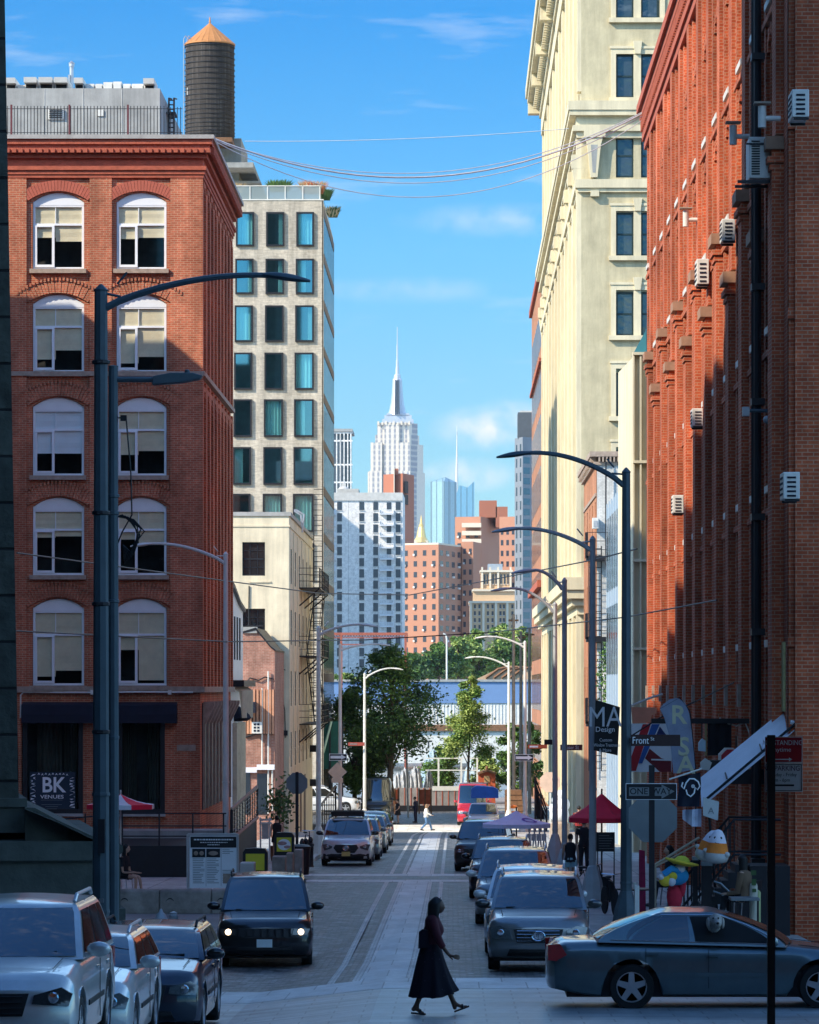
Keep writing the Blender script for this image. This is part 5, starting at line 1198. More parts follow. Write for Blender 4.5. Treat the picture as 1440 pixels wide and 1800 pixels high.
# pier shed
Ys = 560.0; zx = lambda p: X(p, Ys); zz = lambda p: Z(p, Ys)
t = thing('pier_shed', 'long pier shed with blue upper wall and white corrugated lower wall', 'shed', (zx(760), Ys, -11))
mb = MB(); mb.box(zx(540), zx(985), Ys, Ys+30, zz(1236), zz(1197)); mb.build('upper_wall', mat('blue cladding', (.17, .28, .48), .5, .2, var=.1, scale=.3), t)
mb = MB(); mb.box(zx(540), zx(985), Ys+.2, Ys+30, -11, zz(1236)); mb.build('lower_wall', M['acwhite'], t)
mb = MB()
for i in range(74): mb.box(zx(540+i*6), zx(540.8+i*6), Ys+.12, Ys+.2, zz(1272), zz(1236))
mb.each('rib', M['acwhite'], t)
mb = MB(); mb.box(zx(540), zx(985), Ys-.3, Ys+.2, zz(1285), zz(1274)); mb.build('quay_beam', M['wood'], t)
mb = MB(); mb.box(zx(535), zx(990), Ys-.3, Ys+31, zz(1198.5), zz(1194.5)); mb.build('roof', M['concrete'], t)
t = thing('rust_gantry', 'rusty red portal gantry standing before the white apartment block', 'gantry', (X(650, 520), 520, -11))
y = 520; mb = MB()
for p in (600, 713): mb.box(X(p-2, y), X(p+2, y), y-.15, y+.15, -11, Z(1113, y))
mb.box(X(575, y), X(717, y), y-.16, y+.16, Z(1117, y), Z(1112, y)); mb.box(X(575, y), X(717, y), y-.1, y+.1, Z(1122, y), Z(1120.5, y))
for i in range(28): p = 577+i*5; mb.tube([(X(p, y), y, Z(1117, y)), (X(p+2.5, y), y, Z(1121, y)), (X(p+5, y), y, Z(1117, y))], .05, 4)
mb.box(X(602, y), X(650, y), y-.1, y+.1, Z(1134, y), Z(1132, y)); mb.build('frame', mat('rust red steel', (.36, .10, .06), .7, var=.3), t)
t = thing('curved_roof_shed', 'tan shed with curved ribbed roof behind the right street lamps', 'shed', (X(900, 640), 640, -11))
y = 640; mb = MB(); mb.prism([(X(842, y), -11), (X(960, y), -11), (X(960, y), Z(1185, y)), (X(930, y), Z(1173, y)), (X(900, y), Z(1170, y)), (X(875, y), Z(1176, y)), (X(842, y), Z(1192, y))], 'y', y, y+40); mb.build('hall', mat('tan roofing', (.50, .33, .20), .8, var=.2, scale=.3), t)
mb = MB()
for a in (862, 876, 890, 904): mb.tube([(X(a-8, y), y-.2, Z(1192, y)), (X(a+14, y), y-.2, Z(1176, y)), (X(a+34, y), y-.2, Z(1172, y))], .22, 4)
mb.each('rib', M['wood'], t)
t = thing('far_lamp_post', 'single tall pale lamp post across the river before the tree line', 'lamp post', (X(785, 700), 700, -8.5))
mb = MB(); y = 700; mb.tube([(X(785.5, y), y, -8.5), (X(785.5, y), y, Z(1124, y)), (X(784.5, y), y, Z(1117, y)), (X(779, y), y, Z(1113.5, y))], .16, 6); mb.build('post', M['acwhite'], t)
# ================================================================ TREES
def tree(name, label, px_, ytop, ybase, ycrown, hw, Y, mats, n, ls, zb=None, seed=1, group=None, trunk=.18, shape='oval', sparse=.0, flat=1.0):
 r = random.Random(seed); q = Y/F; x0 = X(px_, Y); zt, zc = Z(ytop, Y), Z(ycrown, Y); z0 = Z(ybase, Y) if zb is None else zb; W_ = hw*q; H = zt-zc
 t = thing(name, label, 'tree', (x0, Y, z0), group)
 tk = MB(); tk.tube([(x0, Y, z0), (x0+.04*H*r.uniform(-1, 1), Y, (z0+zc)/2), (x0, Y, zc+H*.3), (x0, Y, zc+H*.75)], [trunk, trunk*.8, trunk*.55, trunk*.2], 7)
 blobs = []
 nb = int(16+r.random()*6)
 for i in range(nb):
  f = (i+.5)/nb; z = zc+H*(.06+.9*f)
  wr = {'oval': math.sin(math.pi*min(.96, .14+.82*f))**.7, 'cone': (1-f)**.6*.95+.14, 'spread': (.65+.5*math.sin(math.pi*f))*(1 if f < .75 else .62)}[shape]
  a = r.uniform(0, 2*math.pi)+i*2.4; rad = W_*wr*r.uniform(.3, .8); bl = (x0+rad*math.cos(a), Y+rad*math.sin(a)*.8*flat, z); blobs.append((bl, W_*wr*r.uniform(.32, .52)))
  tk.tube([(x0, Y, max(z0, z-H*.16-rad*.3)), ((x0+bl[0])/2, (Y+bl[1])/2, z-H*.03), bl], [trunk*.35, trunk*.2, trunk*.06], 5)
 tk.build('trunk', M['bark'], t)
 lf = MB()
 for i in range(n):
  (bx_, by, bz_), br = blobs[r.randrange(len(blobs))]
  d = Vector((r.gauss(0, 1), r.gauss(0, 1), r.gauss(0, 1))).normalized()*br*(r.random()**.5)*r.choice((.8, .95, 1.1, 1.45))
  c = Vector((bx_, by, bz_))+Vector((d.x, d.y, d.z*.75)); s_ = ls*r.uniform(.6, 1.3)
  u = Vector((r.gauss(0, 1), r.gauss(0, 1), r.gauss(0, .6))).normalized(); v_ = u.orthogonal().normalized(); v_ = (Matrix.Rotation(r.uniform(0, 6.3), 3, u) @ v_)
  lf.poly([c-u*s_, c-v_*s_*.5, c+u*s_, c+v_*s_*.5], r.randrange(len(mats)) if r.random() < .35 else int(len(mats)*((bx_*7.3+bz_*3.1) % 1)))
 lf.build('crown', mats, t, recalc=False)
 return t
LD, LM, LL = M['leaf_dark'], M['leaf'], M['leaf_light']
tree('plane_tree', 'large dark spreading tree at the end of the street, left of centre', 690, 1135, 1408, 1345, 92, 262, [LD, LM, LD], 15000, .13, seed=3, trunk=.28, shape='spread')
tree('plane_tree', 'dark bushy tree behind the left street lamps', 622, 1205, 1410, 1395, 70, 268, [LD, LM, LM], 11000, .14, seed=5, trunk=.22)
tree('plane_tree', 'low dark tree between the van and the big dark tree', 655, 1250, 1410, 1385, 60, 274, [LM, LD], 9000, .14, seed=15, trunk=.2)
tree('young_tree', 'light green conical young tree right of centre', 826, 1183, 1400, 1332, 54, 287, [LL, LL, LM], 16000, .11, seed=8, trunk=.13, shape='cone')
tree('dark_bush', 'dark shrub tree beside the right street lamps', 903, 1268, 1400, 1398, 38, 292, [LD, LM], 8000, .14, seed=9, trunk=.12)
tree('dark_bush', 'dark tree against the far red brick building', 935, 1262, 1400, 1395, 26, 298, [LD, LD], 5000, .15, seed=10, trunk=.12)
tree('dark_bush', 'round green bush behind the white site fence', 775, 1310, 1400, 1395, 38, 315, [LM, LM, LD], 7000, .14, seed=19, trunk=.1)
tree('dark_bush', 'yellowish green bush behind the wooden hut', 850, 1318, 1400, 1395, 34, 318, [LM, LL, LD], 7000, .14, seed=20, trunk=.1)
for i, (p, t_, hw, ms) in enumerate(((728, 1150, 34, [LD, LM]), (770, 1130, 34, [LD, LM]), (805, 1118, 36, [LM, LL, LM]), (842, 1105, 38, [LM, LL]), (880, 1095, 40, [LM, LL]), (915, 1100, 32, [LM, LL]), (940, 1112, 30, [LM, LM]), (700, 1165, 30, [LD, LM]))):
 tree('riverside_tree', ['shaded round tree just right of the gantry post, across the river', 'dark tree behind the far lamp post', 'sunlit tree right of the far lamp post', 'broad sunlit tree below the stepped stone building', 'tallest sunlit tree of the far bank row', 'sunlit tree by the wooden utility pole on the far bank', 'tree at the right end of the far bank row', 'low dark tree at the left end of the far bank row'][i], p, t_, 1200, 1194, hw, 745+i*4, ms, 8000, .4, zb=-8.5, seed=30+i, group='trees on the far bank', trunk=.4)
for i, (p, t_, hw) in enumerate(((610, 1185, 16), (588, 1188, 16), (640, 1188, 15))):
 tree('riverside_tree', ['small pale green tree at the foot of the white block', 'small tree at the left foot of the white block', 'small tree below the rusty gantry'][i], p, t_, 1203, 1200, hw, 760+i*3, [LM, LL], 900, .4, zb=-8.5, seed=50+i, group='trees on the far bank', trunk=.25)
# ================================================================ VEHICLES
P = {}
for n_, c_, me_ in (('silver', (.22, .235, .24), .5), ('white', (.72, .72, .70), .1), ('black', (.012, .013, .016), .3), ('charcoal', (.06, .065, .07), .4), ('navy', (.02, .03, .05), .4), ('greyblue', (.13, .16, .18), .5), ('pearl', (.60, .62, .62), .25), ('green', (.025, .035, .03), .3), ('red', (.45, .02, .035), .2), ('teal', (.10, .15, .165), .45)):
 P[n_] = paint('car paint '+n_, c_, me_)
M['trim'] = mat('black plastic trim', (.016, .016, .017), .6, world=False)
M['lamp_clear'] = mat('clear lamp', (.13, .15, .16), .08, .3, var=.3, scale=30, spec=1, world=False)
M['lamp_dark'] = mat('smoked lamp', (.05, .055, .06), .06, .2, var=.3, scale=30, spec=1, world=False)
M['lamp_on'] = emit('lit headlight', (1.0, .76, .50), 2.6)
M['lamp_red'] = mat('red lamp', (.38, .012, .012), .12, var=.2, scale=20, spec=1, world=False)
M['plate'] = mat('number plate', (.60, .66, .66), .5, world=False)
M['plate_y'] = mat('yellow number plate', (.62, .50, .16), .5, world=False)
def lerp(a, b, t): return a+(b-a)*t
def plin(pts, y):
 if y <= pts[0][0]: return pts[0][1]
 for (a, za), (b, zb) in zip(pts, pts[1:]):
  if y <= b: return lerp(za, zb, (y-a)/(b-a))
 return pts[-1][1]
STY = {
 'suv':   dict(L=4.65, W=1.86, H=1.68, nose=.92, hood=(1.02, 1.10), belt=1.08, cowl=1.22, ft=2.02, rt=4.12, rb=4.52, wb=(.90, 3.58), R=.36, clr=.22, tail=1.06, wr=.74, win=[(.05, .40), (.43, .74), (.77, .95)]),
 'sedan': dict(L=5.05, W=1.85, H=1.48, nose=.72, hood=(.86, .95), belt=.97, cowl=1.40, ft=2.25, rt=3.55, rb=4.35, wb=(.98, 3.79), R=.335, clr=.20, tail=1.02, wr=.66, win=[(.06, .48), (.51, .83), (.85, .97)]),
 'van':   dict(L=5.9, W=2.0, H=2.70, nose=1.05, hood=(1.18, 1.38), belt=1.40, cowl=.75, ft=1.45, rt=5.80, rb=5.88, wb=(.98, 4.6), R=.36, clr=.22, tail=1.4, wr=.90, win=[(.06, .20)]),
 'pickup': dict(L=4.9, W=1.78, H=1.70, nose=.88, hood=(1.0, 1.08), belt=1.08, cowl=1.35, ft=1.98, rt=2.9, rb=3.05, wb=(.95, 3.7), R=.36, clr=.26, tail=1.05, wr=.72, win=[(.08, .5), (.55, .92)]),
}
def car(name, label, cat, X0, Yf, z0, style, pm, yaw=0, group=None, lamp='lamp_clear', lower=None, grille='trim', plate='plate', slats=0, light_shape='slim', roofrails=True, front=True, on=False, mirror=None, skip_side=None, tall=1.0, wscale=1.0, face=1.0, chrome_bar=False, belt_chrome=False, glassm=None, H=None, rear_detail=False, open_window=False, L=None, hy=0):
 S = dict(STY[style]); S['H'] = H or S['H']
 if L: S['L'] = L
 L, W, H = S['L'], S['W']*wscale, S['H']*tall; hw = W/2
 t = thing(name, label, cat, (X0, Yf, z0), group, local=True, rz=yaw)
 gm = glassm or M['car_glass']
 nose, (h0, h1) = S['nose'], S['hood']; cow = S['cowl']
 top = [(0, nose-.10), (.05, nose-.03), (.14, nose+.02), (.3, h0-.03), (.6, h0), (cow, h1), (S['rb']-.1, S['belt']+.04), (S['rb']+.05, S['tail']), (L-.15, S['tail']-.02), (L, S['tail']-.14)]
 if style == 'pickup': top = top[:6]+[(S['rb'], S['belt']), (L-.02, S['tail']), (L, S['tail']-.05)]
 def wd(y):
  k = 1
  if y < .6: k -= .07*((.6-y)/.6)**2
  if y > L-.5: k -= .09*((y-L+.5)/.5)**2
  return hw*k
 def zb(y): return S['clr']+.06*max(0, 1-y/.5)+.10*max(0, 1-(L-y)/.7)
 def arch(y):
  z = -1
  for yw in S['wb']:
   d = abs(y-yw); Ra = S['R']+.085
   if d < Ra: z = max(z, S['R']+math.sqrt(Ra*Ra-d*d))
  return z
 def disp(x, z):
  q = min(1, abs(x)/hw); d = .30*q**2.6
  mid = nose*.62
  d += .16*max(0, (z-mid)/(nose-mid+.2))**1.4
  d += .12*max(0, (.38-z)/.2)
  return d
 def disp_r(x, z): return -(.16*min(1, abs(x)/hw)**3+.10*max(0, (z-.75)/.4)**1.5+.06*max(0, (.4-z)/.2))
 def D(p):
  x, y, z = p
  if y < .95: y += disp(x, z)*(1-y/.95)**2
  if y > L-.6: y += disp_r(x, z)*((y-L+.6)/.6)**2
  return (x, y, z)
 ysn = sorted(set([0, .04, .1, .18, .3, .42, .6, cow, L-.6, L-.4, L-.25, L-.12, L-.04, L]+[i*L/44 for i in range(45)]+[yw+S['R']*k for yw in S['wb'] for k in (-1.23, -1.2, -1.05, -.8, .8, 1.05, 1.2, 1.23)]))
 secs = []
 for y in ysn:
  if y < 0 or y > L: continue
  w_, zt, b_, a = wd(y), plin(top, y), zb(y), arch(y)
  zm = lerp(b_, zt, .62)
  half = [(0, zt+.012), (.35*w_, zt+.010), (.66*w_, zt), (.84*w_, zt-.025), (.925*w_, zt-.07), (.965*w_, zt-.14), (.985*w_, zm), (1.0*w_, lerp(b_, zm, .75)), (1.0*w_, lerp(b_, zm, .5)), (.985*w_, lerp(b_, zm, .25)), (.965*w_, b_+.03), (.92*w_, b_), (.55*w_, b_), (0, b_)]
  if a > 0: half = [(x, max(z, min(a, zt-.10))) if z < zt-.12 else (x, z) for x, z in half]
  secs.append([D((-x, y, z)) for x, z in half[::-1]]+[D((x, y, z)) for x, z in half[1:]])
 mb = MB(); mb.rows(secs, 0)
 for k in (0, -1):                       # front and rear caps as shallow grids
  s_ = secs[k]; n = len(s_); hN = n//2
  rows = []
  y = ysn[0] if k == 0 else L
  for i in range(hN+1):
   l, r = s_[i], s_[n-1-i]; row = []
   for q in range(13):
    x = lerp(l[0], r[0], q/12); z = lerp(l[2], r[2], q/12)
    row.append(l if q == 0 else r if q == 12 else D((x, y, z)))
   rows.append(row)
  mb.rows(rows[::-1], 0)
 body = mb.build('body', P[pm], t, smooth=38)
 # greenhouse
 zbelt = S['belt']; nT = (0, .08, .25, .45, .65, .8, .9, .96, 1.0)
 wrf = S['wr']/.93*hw if style != 'van' else S['wr']*1.0
 wrf = min(wrf, hw*.97)
 def GY(tt):                                   # front, rear, half width, z at level tt
  k_ = 1.6 if style == 'sedan' else 1.22; e = tt**k_
  zf0, zr0 = h1-.03, (S['tail'] if style != 'pickup' else S['belt'])-.02
  zt_ = H-.05
  ex_ = .16 if style == 'sedan' else .05
  return lerp(cow-.06, S['ft']+ex_, tt**k_), lerp(S['rb'], S['rt']-ex_, e), lerp(hw*.955, wrf, tt**1.1)-(.045*max(0, (tt-.8)/.2)**2), zf0, zr0, zt_
 bow = .17
 def ring(tt, off=0):
  yf, yr, w_, zf0, zr0, zt_ = GY(tt); w_ += off
  def zz(y): return lerp(lerp(zf0, zr0, (y-cow)/(S['rb']-cow)), zt_, tt)
  pts = []
  for q in range(9): x = lerp(-w_, w_, q/8); y = yf+bow*(x/w_)**2-off; pts.append((x, y, zz(y)))
  for q in range(1, 12): y = lerp(yf+bow, yr-.06, q/12); pts.append((w_, y, zz(y)))
  for q in range(9): x = lerp(w_, -w_, q/8); y = yr-.06*(x/w_)**2+off; pts.append((x, y, zz(y)))
  for q in range(1, 12): y = lerp(yr-.06, yf+bow, q/12); pts.append((-w_, y, zz(y)))
  return pts
 mb = MB(); mb.rows([ring(q) for q in nT], 0, close=True)
 yf, yr, w_, _, _, zt_ = GY(1.0); rows = []
 for q in range(15):
  f = q/14; row = []
  for i in range(9):
   x = lerp(-w_, w_, i/8); a = yf+bow*(x/w_)**2; b = yr-.06*(x/w_)**2
   ed = min(1, min(f, 1-f)*5); row.append((x, lerp(a, b, f), zt_+.05*(1-(x/w_)**2)*(ed**.6)+.0*f))
  rows.append(row)
 mb.rows(rows, 0); cab = mb.build('cabin', P[pm], t, smooth=40)
 # glass
 def wsp(tt, u):
  yf, yr, w_, zf0, zr0, zt_ = GY(tt); x = u*w_; y = yf+bow*u*u
  return (x, y-.010, lerp(lerp(zf0, zr0, (y-cow)/(S['rb']-cow)), zt_, tt)+.006)
 mb = MB(); mb.rows([[wsp(lerp(.06, .93, j/10), lerp(-.92, .92, i/12)) for i in range(13)] for j in range(11)], 0); mb.build('windscreen', gm, t, smooth=60)
 def sp2(sd_, tt, u):
  yf, yr, w_, zf0, zr0, zt_ = GY(tt); y = lerp(yf+bow, yr-.06, u)
  return (sd_*(w_+.008), y, lerp(lerp(zf0, zr0, (y-cow)/(S['rb']-cow)), zt_, tt))
 for sd_ in (-1, 1):
  for i, (u0, u1) in enumerate(S['win']):
   mb = MB(); last = i == len(S['win'])-1
   cut = (lambda tt: 0)
   mb.rows([[sp2(sd_, lerp(.10, .88, j/6), lerp(u0, u1-(0.12*(1-j/6)**1 if (last and style == 'sedan') else 0), k/4)) for k in range(5)] for j in range(7)], 0)
   if open_window and sd_ == -1 and i == 0: mb.build('open_window', M['dark'], t, smooth=60)
   else: mb.build('side_window', M['side_glass'], t, smooth=60)
 def rsp(tt, u):
  yf, yr, w_, zf0, zr0, zt_ = GY(tt); x = u*w_; y = yr-.06*u*u
  return (x, y+.010, lerp(lerp(zf0, zr0, (y-cow)/(S['rb']-cow)), zt_, tt))
 mb = MB(); mb.rows([[rsp(lerp(.12, .90, j/4), lerp(-.86, .86, i/8)) for i in range(9)] for j in range(5)], 0); mb.build('rear_window', gm, t, smooth=60)
 # front patches
 def patch(poly, off=.014, th=.03, sub=5, rear=False):
  mb = MB(); pts = []
  n = len(poly)
  for i in range(n):
   a, b = poly[i], poly[(i+1) % n]
   for q in range(sub): pts.append((lerp(a[0], b[0], q/sub), lerp(a[1], b[1], q/sub)))
  c = (sum(p[0] for p in pts)/len(pts), sum(p[1] for p in pts)/len(pts))
  rings = []
  for s_ in (1, .66, .33, .02):
   rings.append([(lerp(c[0], x, s_), lerp(c[1], z, s_)) for x, z in pts])
  def Pt(x, z, o): 
   if rear: return (x, L+disp_r(x, z)+o, z)
   return (x, disp(x, z)-o, z)
  mb.rows([[Pt(x, z, -th) for x, z in rings[0]]]+[[Pt(x, z, off) for x, z in r_] for r_ in rings], 0, close=True, caps=False)
  return mb
 k = nose; fw = hw*.93
 low = M[lower] if lower else M['trim']
 if front:
  patch([(-fw*.66, .30), (fw*.66, .30), (fw*.60, k*.47), (-fw*.60, k*.47)], .016).build('lower_intake', M['trim'], t)
  if lower: patch([(-fw*.98, .26), (fw*.98, .26), (fw*.97, k*.50), (-fw*.97, k*.50)], .008).build('bumper', low, t)
  gz0, gz1 = k*.60, k*.86; gw = fw*.52
  if light_shape == 'jeep': gz0, gz1, gw = k*.68, k*.88, fw*.60
  gp = [(-gw*.86, gz0), (gw*.86, gz0), (gw, gz1), (-gw, gz1)]
  if light_shape == 'hex': gp = [(-gw*.7, gz0-.06), (gw*.7, gz0-.06), (gw*1.02, (gz0+gz1)/2), (gw*.86, gz1), (-gw*.86, gz1), (-gw*1.02, (gz0+gz1)/2)]
  go = patch(gp, .02).build('grille', M[grille], t)
  if slats:
   mb = MB()
   for i in range(slats+1): x = lerp(-gw*.95, gw*.95, i/slats); y = disp(x, (gz0+gz1)/2)-.03; mb.box(x-.018, x+.018, y-.012, y+.05, gz0+.02, gz1-.01)
   mb.build('slat', P[pm], go)
  elif grille == 'trim':
   mb = MB()
   for i in range(4):
    z = lerp(gz0, gz1, (i+.5)/4); mb.rows([[(x, disp(x, z)-.026, z-.008), (x, disp(x, z)-.036, z), (x, disp(x, z)-.026, z+.008)] for x in [lerp(-gw*.85, gw*.85, q/10) for q in range(11)]])
   mb.build('grille_bar', M['chrome'] if chrome_bar else M['trim'], go)
  e_ = MB(); zc = (gz0+gz1)/2 if light_shape != 'jeep' else gz1+.06; e_.lathe((0, disp(0, zc)-.045, zc), [(.075, 0), (.085, .006), (.095, .0), (.085, -.008), (.075, 0)], 16, axis='y', sx=1.35); e_.box(-.012, .012, disp(0, zc)-.045, disp(0, zc)-.02, zc-.05, zc+.05); e_.build('emblem', M['chrome'], go) if light_shape != 'jeep' else None
  for sd_ in (-1, 1):
   if light_shape == 'slim': poly = [(fw*.56, k*.74), (fw*.99, k*.70), (fw*1.03, k*.84), (fw*.90, k*.92), (fw*.58, k*.84)]
   elif light_shape == 'jeep': poly = [(fw*.62, k*.74), (fw*.96, k*.72), (fw*1.02, k*.86), (fw*.66, k*.87)]
   elif light_shape == 'hex': poly = [(fw*.60, k*.72), (fw*.92, k*.62), (fw*1.02, k*.86), (fw*.84, k*.88), (fw*.58, k*.80)]
   else: poly = [(fw*.55, k*.66), (fw*.96, k*.66), (fw*1.03, k*.88), (fw*.80, k*.92), (fw*.60, k*.84)]
   poly = [(x*sd_, z) for x, z in poly]
   ho = patch(poly, .02).build('headlight', M[lamp], t, smooth=50)
   cxp = sum(p[0] for p in poly)/len(poly); czp = sum(p[1] for p in poly)/len(poly)
   mb = MB(); rr = .062
   mb.lathe((cxp, disp(cxp, czp)-.05, czp), [(.004, -.012), (rr*.8, -.008), (rr, 0), (rr, .03)], 12, axis='y'); mb.build('bulb', M['lamp_on'] if on else M['chrome'], ho)
  z = k*.50 if light_shape != 'jeep' else k*.56
  if plate: MB().box(-.155, .155, disp(0, z)-.035, disp(0, z)-.01, z-.08, z+.08).build('number_plate', M[plate], t)
  # bonnet shut lines and wipers
  mb = MB()
  for sd_ in (-1, 1): mb.tube([(sd_*hw*.70, .55, plin(top, .55)+.008), (sd_*hw*.74, cow-.1, plin(top, cow-.1)+.008)], .006, 4)
  mb.tube([(-.6, cow+.02, h1+.02), (-.05, cow+.06, h1+.04)], .012, 5); mb.tube([(.05, cow+.02, h1+.02), (.6, cow+.10, h1+.05)], .012, 5); mb.build('wiper', M['trim'], t)
  MB().ell((0, S['ft']-.12, H-.18), .12, .02, .035, 10, 6).build('rear_view_mirror', M['trim'], t)
 # wheels
 for yw in S['wb']:
  for sd_ in (-1, 1):
   xo = sd_*(hw-.015); r_ = S['R']; x_ = sd_*1.0
   mb = MB(); mb.lathe((xo-sd_*.21, yw, r_), [(r_*.62, 0), (r_*.93, 0), (r_, sd_*.03), (r_, sd_*.18), (r_*.94, sd_*.212), (r_*.68, sd_*.215), (r_*.67, sd_*.10)], 28, axis='x'); wo = mb.build('wheel', M['rubber'], t, smooth=40)
   mb = MB(); mb.lathe((xo-sd_*.03, yw, r_), [(r_*.70, -sd_*.10), (r_*.70, sd_*.028), (r_*.64, sd_*.03), (r_*.62, -sd_*.02)], 28, axis='x', caps=False)
   for i in range(5):
    a = 2*math.pi*i/5+.3; c_, s_ = math.cos(a), math.sin(a)
    q0 = [(-.05, .05), (.05, .05), (.038, r_*.65), (-.038, r_*.65)]
    mb.prism([(yw+u*s_+v_*c_, r_-u*c_+v_*s_) for u, v_ in q0], 'x', xo-sd_*.04, xo-sd_*.008)
   mb.lathe((xo-sd_*.04, yw, r_), [(.07, 0), (.07, sd_*.038), (.002, sd_*.042)], 12, axis='x'); mb.build('rim', M['steel'], wo)
   mb = MB(); mb.lathe((xo-sd_*.12, yw, r_), [(r_*.64, 0), (r_*.64, sd_*.01), (.01, sd_*.01)], 20, axis='x'); mb.build('brake_disc', M['trim'], wo)
 MB().box(-hw*.86, hw*.86, .35, L-.3, S['clr']-.02, S['clr']+.35).build('underbody', M['trim'], t)
 # mirrors, handles, trims, rails
 for sd_ in (-1, 1):
  p = sp2(sd_, .12, .05); mb = MB(); mx_ = p[0]+sd_*.15; mb.ell((mx_, p[1]+.02, p[2]+.03), .135, .075, .085, 12, 8); mb.tube([(p[0]-sd_*.03, p[1]+.02, p[2]-.03), (mx_, p[1]+.02, p[2]-.02)], .03, 6); mo = mb.build('wing_mirror', P[mirror or pm], t, smooth=60)
  MB().box(mx_-.11, mx_+.11, p[1]+.085, p[1]+.1, p[2]-.03, p[2]+.09).build('mirror_glass', M['chrome'], mo)
  mb = MB()
  for u in (.40, .72):
   q = sp2(sd_, 0, u); mb.box(q[0]+sd_*.035, q[0]+sd_*.0, q[1]-.11, q[1]+.06, q[2]-.17, q[2]-.135)
  mb.build('door_handle', P[pm], t)
  if belt_chrome:
   mb = MB(); mb.tube([sp2(sd_, .09, lerp(.04, .94, q/10)) for q in range(11)], .008, 5); mb.tube([sp2(sd_, lerp(.09, .92, q/3), lerp(.03, .03, 1)) for q in range(4)]+[sp2(sd_, .92, lerp(.05, .9, q/10)) for q in range(11)], .008, 5); mb.build('window_trim', M['chrome'], t)
  mb = MB(); zz_ = lerp(S['clr'], S['belt'], .42); mb.box(sd_*hw*.99, sd_*(hw+.012), S['wb'][0]+.6, S['wb'][1]-.6, zz_-.03, zz_+.03); mb.build('side_moulding', P[pm] if style == 'sedan' else M['trim'], t)
  mb = MB()
  for u in (.41, .745): 
   q = sp2(sd_, 0, u); mb.box(q[0]+sd_*.042*0-.004+sd_*.036, q[0]+sd_*.036+.004, q[1]-.004, q[1]+.004, S['clr']+.12, q[2]-.06)
  mb.build('door_seam', M['trim'], t)
  if roofrails and style == 'suv':
   mb = MB(); mb.tube([(sd_*(wrf-.06), S['ft']+.25, H-.03), (sd_*(wrf-.05), S['ft']+.38, H+.045), (sd_*(wrf-.05), S['rt']-.4, H+.045), (sd_*(wrf-.06), S['rt']-.2, H-.02)], .022, 6); mb.build('roof_rail', M['steel'] if roofrails != 'dark' else M['trim'], t)
 # rear lamps and bumper
 for sd_ in (-1, 1):
  z0_, z1_ = S['tail']-.30, S['tail']-.05
  poly = [(sd_*hw*.66, z0_+.03), (sd_*hw*.93, z0_), (sd_*hw*.93, z1_), (sd_*hw*.74, z1_)]
  lo_ = patch(poly, .015, rear=True).build('tail_light', M['lamp_red'], t)
  mb = MB(); ws = wd(L-.1); q8 = .30 if style == 'sedan' else .16
  mb.prism([(L-.20, z1_), (L-.02, z1_-.01), (L-.02, z0_+.01), (L-.13, z0_), (L-q8, z0_+.09)], 'x', sd_*(ws-.06), sd_*(ws+.008)); mb.build('lens', M['lamp_red'], lo_)
 return t, dict(S=S, L=L, H=H, hw=hw, GY=GY, sp2=sp2)
def zc(Y, d=0): return g(Y)+d
gp_l, gp_r = 'cars parked along the left kerb', 'cars parked along the right kerb'
# bottom left
car('parked_suv', 'silver white SUV with slim dark headlight at the bottom left corner', 'car', -5.0, 40.6, gxy(-5, 43), 'suv', 'pearl', R(-1), gp_l, lamp='lamp_dark', H=1.68, mirror='pearl')
car('parked_suv', 'pale grey SUV squeezed between the bottom left corner SUV and the dark blue SUV', 'car', -4.97, 47.3, gxy(-5, 49.5), 'suv', 'pearl', R(-1), gp_l, H=1.50)
car('parked_suv', 'dark blue grey SUV with chrome edged headlight, rightmost of the three at bottom left', 'car', -4.52, 53.6, gxy(-5, 56), 'suv', 'navy', R(-1), gp_l, lamp='lamp_clear', H=1.52, mirror='black', roofrails='dark')
# driving jeep-like suv
car('black_suv', 'black SUV driving with headlights lit and slotted grille', 'car', -3.80, 76.0, gxy(-4, 77.5), 'suv', 'black', R(2), lamp='lamp_dark', on=True, light_shape='jeep', slats=7, H=1.78, wscale=1.03, roofrails='dark')
# crossing sedan
cs, info = car('grey_sedan', 'teal grey sedan crossing the intersection with a dog at its open window', 'car', 1.36+5.05, 57.4, g(57.4), 'sedan', 'teal', R(90), lamp='lamp_clear', belt_chrome=True, open_window=True)
# right kerb, near to far
car('parked_suv', 'silver SUV with oval grille emblem parked behind the grey sedan, nearest in the right row', 'car', 1.50, 68.6, g(69), 'suv', 'silver', R(-1.5), gp_r, lamp='lamp_clear', light_shape='tall', H=1.69, chrome_bar=True, plate=None, mirror='charcoal')
car('parked_suv', 'pale grey SUV half hidden behind the silver SUV, second in the right row', 'car', 1.50, 76.3, g(77), 'suv', 'pearl', R(-1.5), gp_r, H=1.70)
car('parked_suv', 'wide silver blue SUV with pale wing mirror, third in the right row', 'car', 1.42, 90.5, g(92), 'suv', 'silver', R(-1.5), gp_r, H=1.76, wscale=1.04, mirror='white')
car('parked_suv', 'black SUV with roof rails showing above the third car of the right row', 'car', 1.30, 107, g(108), 'suv', 'black', R(-1.5), gp_r, H=1.66)
car('parked_suv', 'very dark green SUV parked beside the lilac parasol', 'car', .85, 132.5, g(134), 'suv', 'green', R(-4), gp_r, H=1.74, light_shape='jeep', slats=7)
car('white_pickup', 'white pickup truck parked beyond the sunlit crossing', 'pickup truck', 1.52, 209, g(210), 'pickup', 'white', R(-1), gp_r, light_shape='jeep', L=5.2)
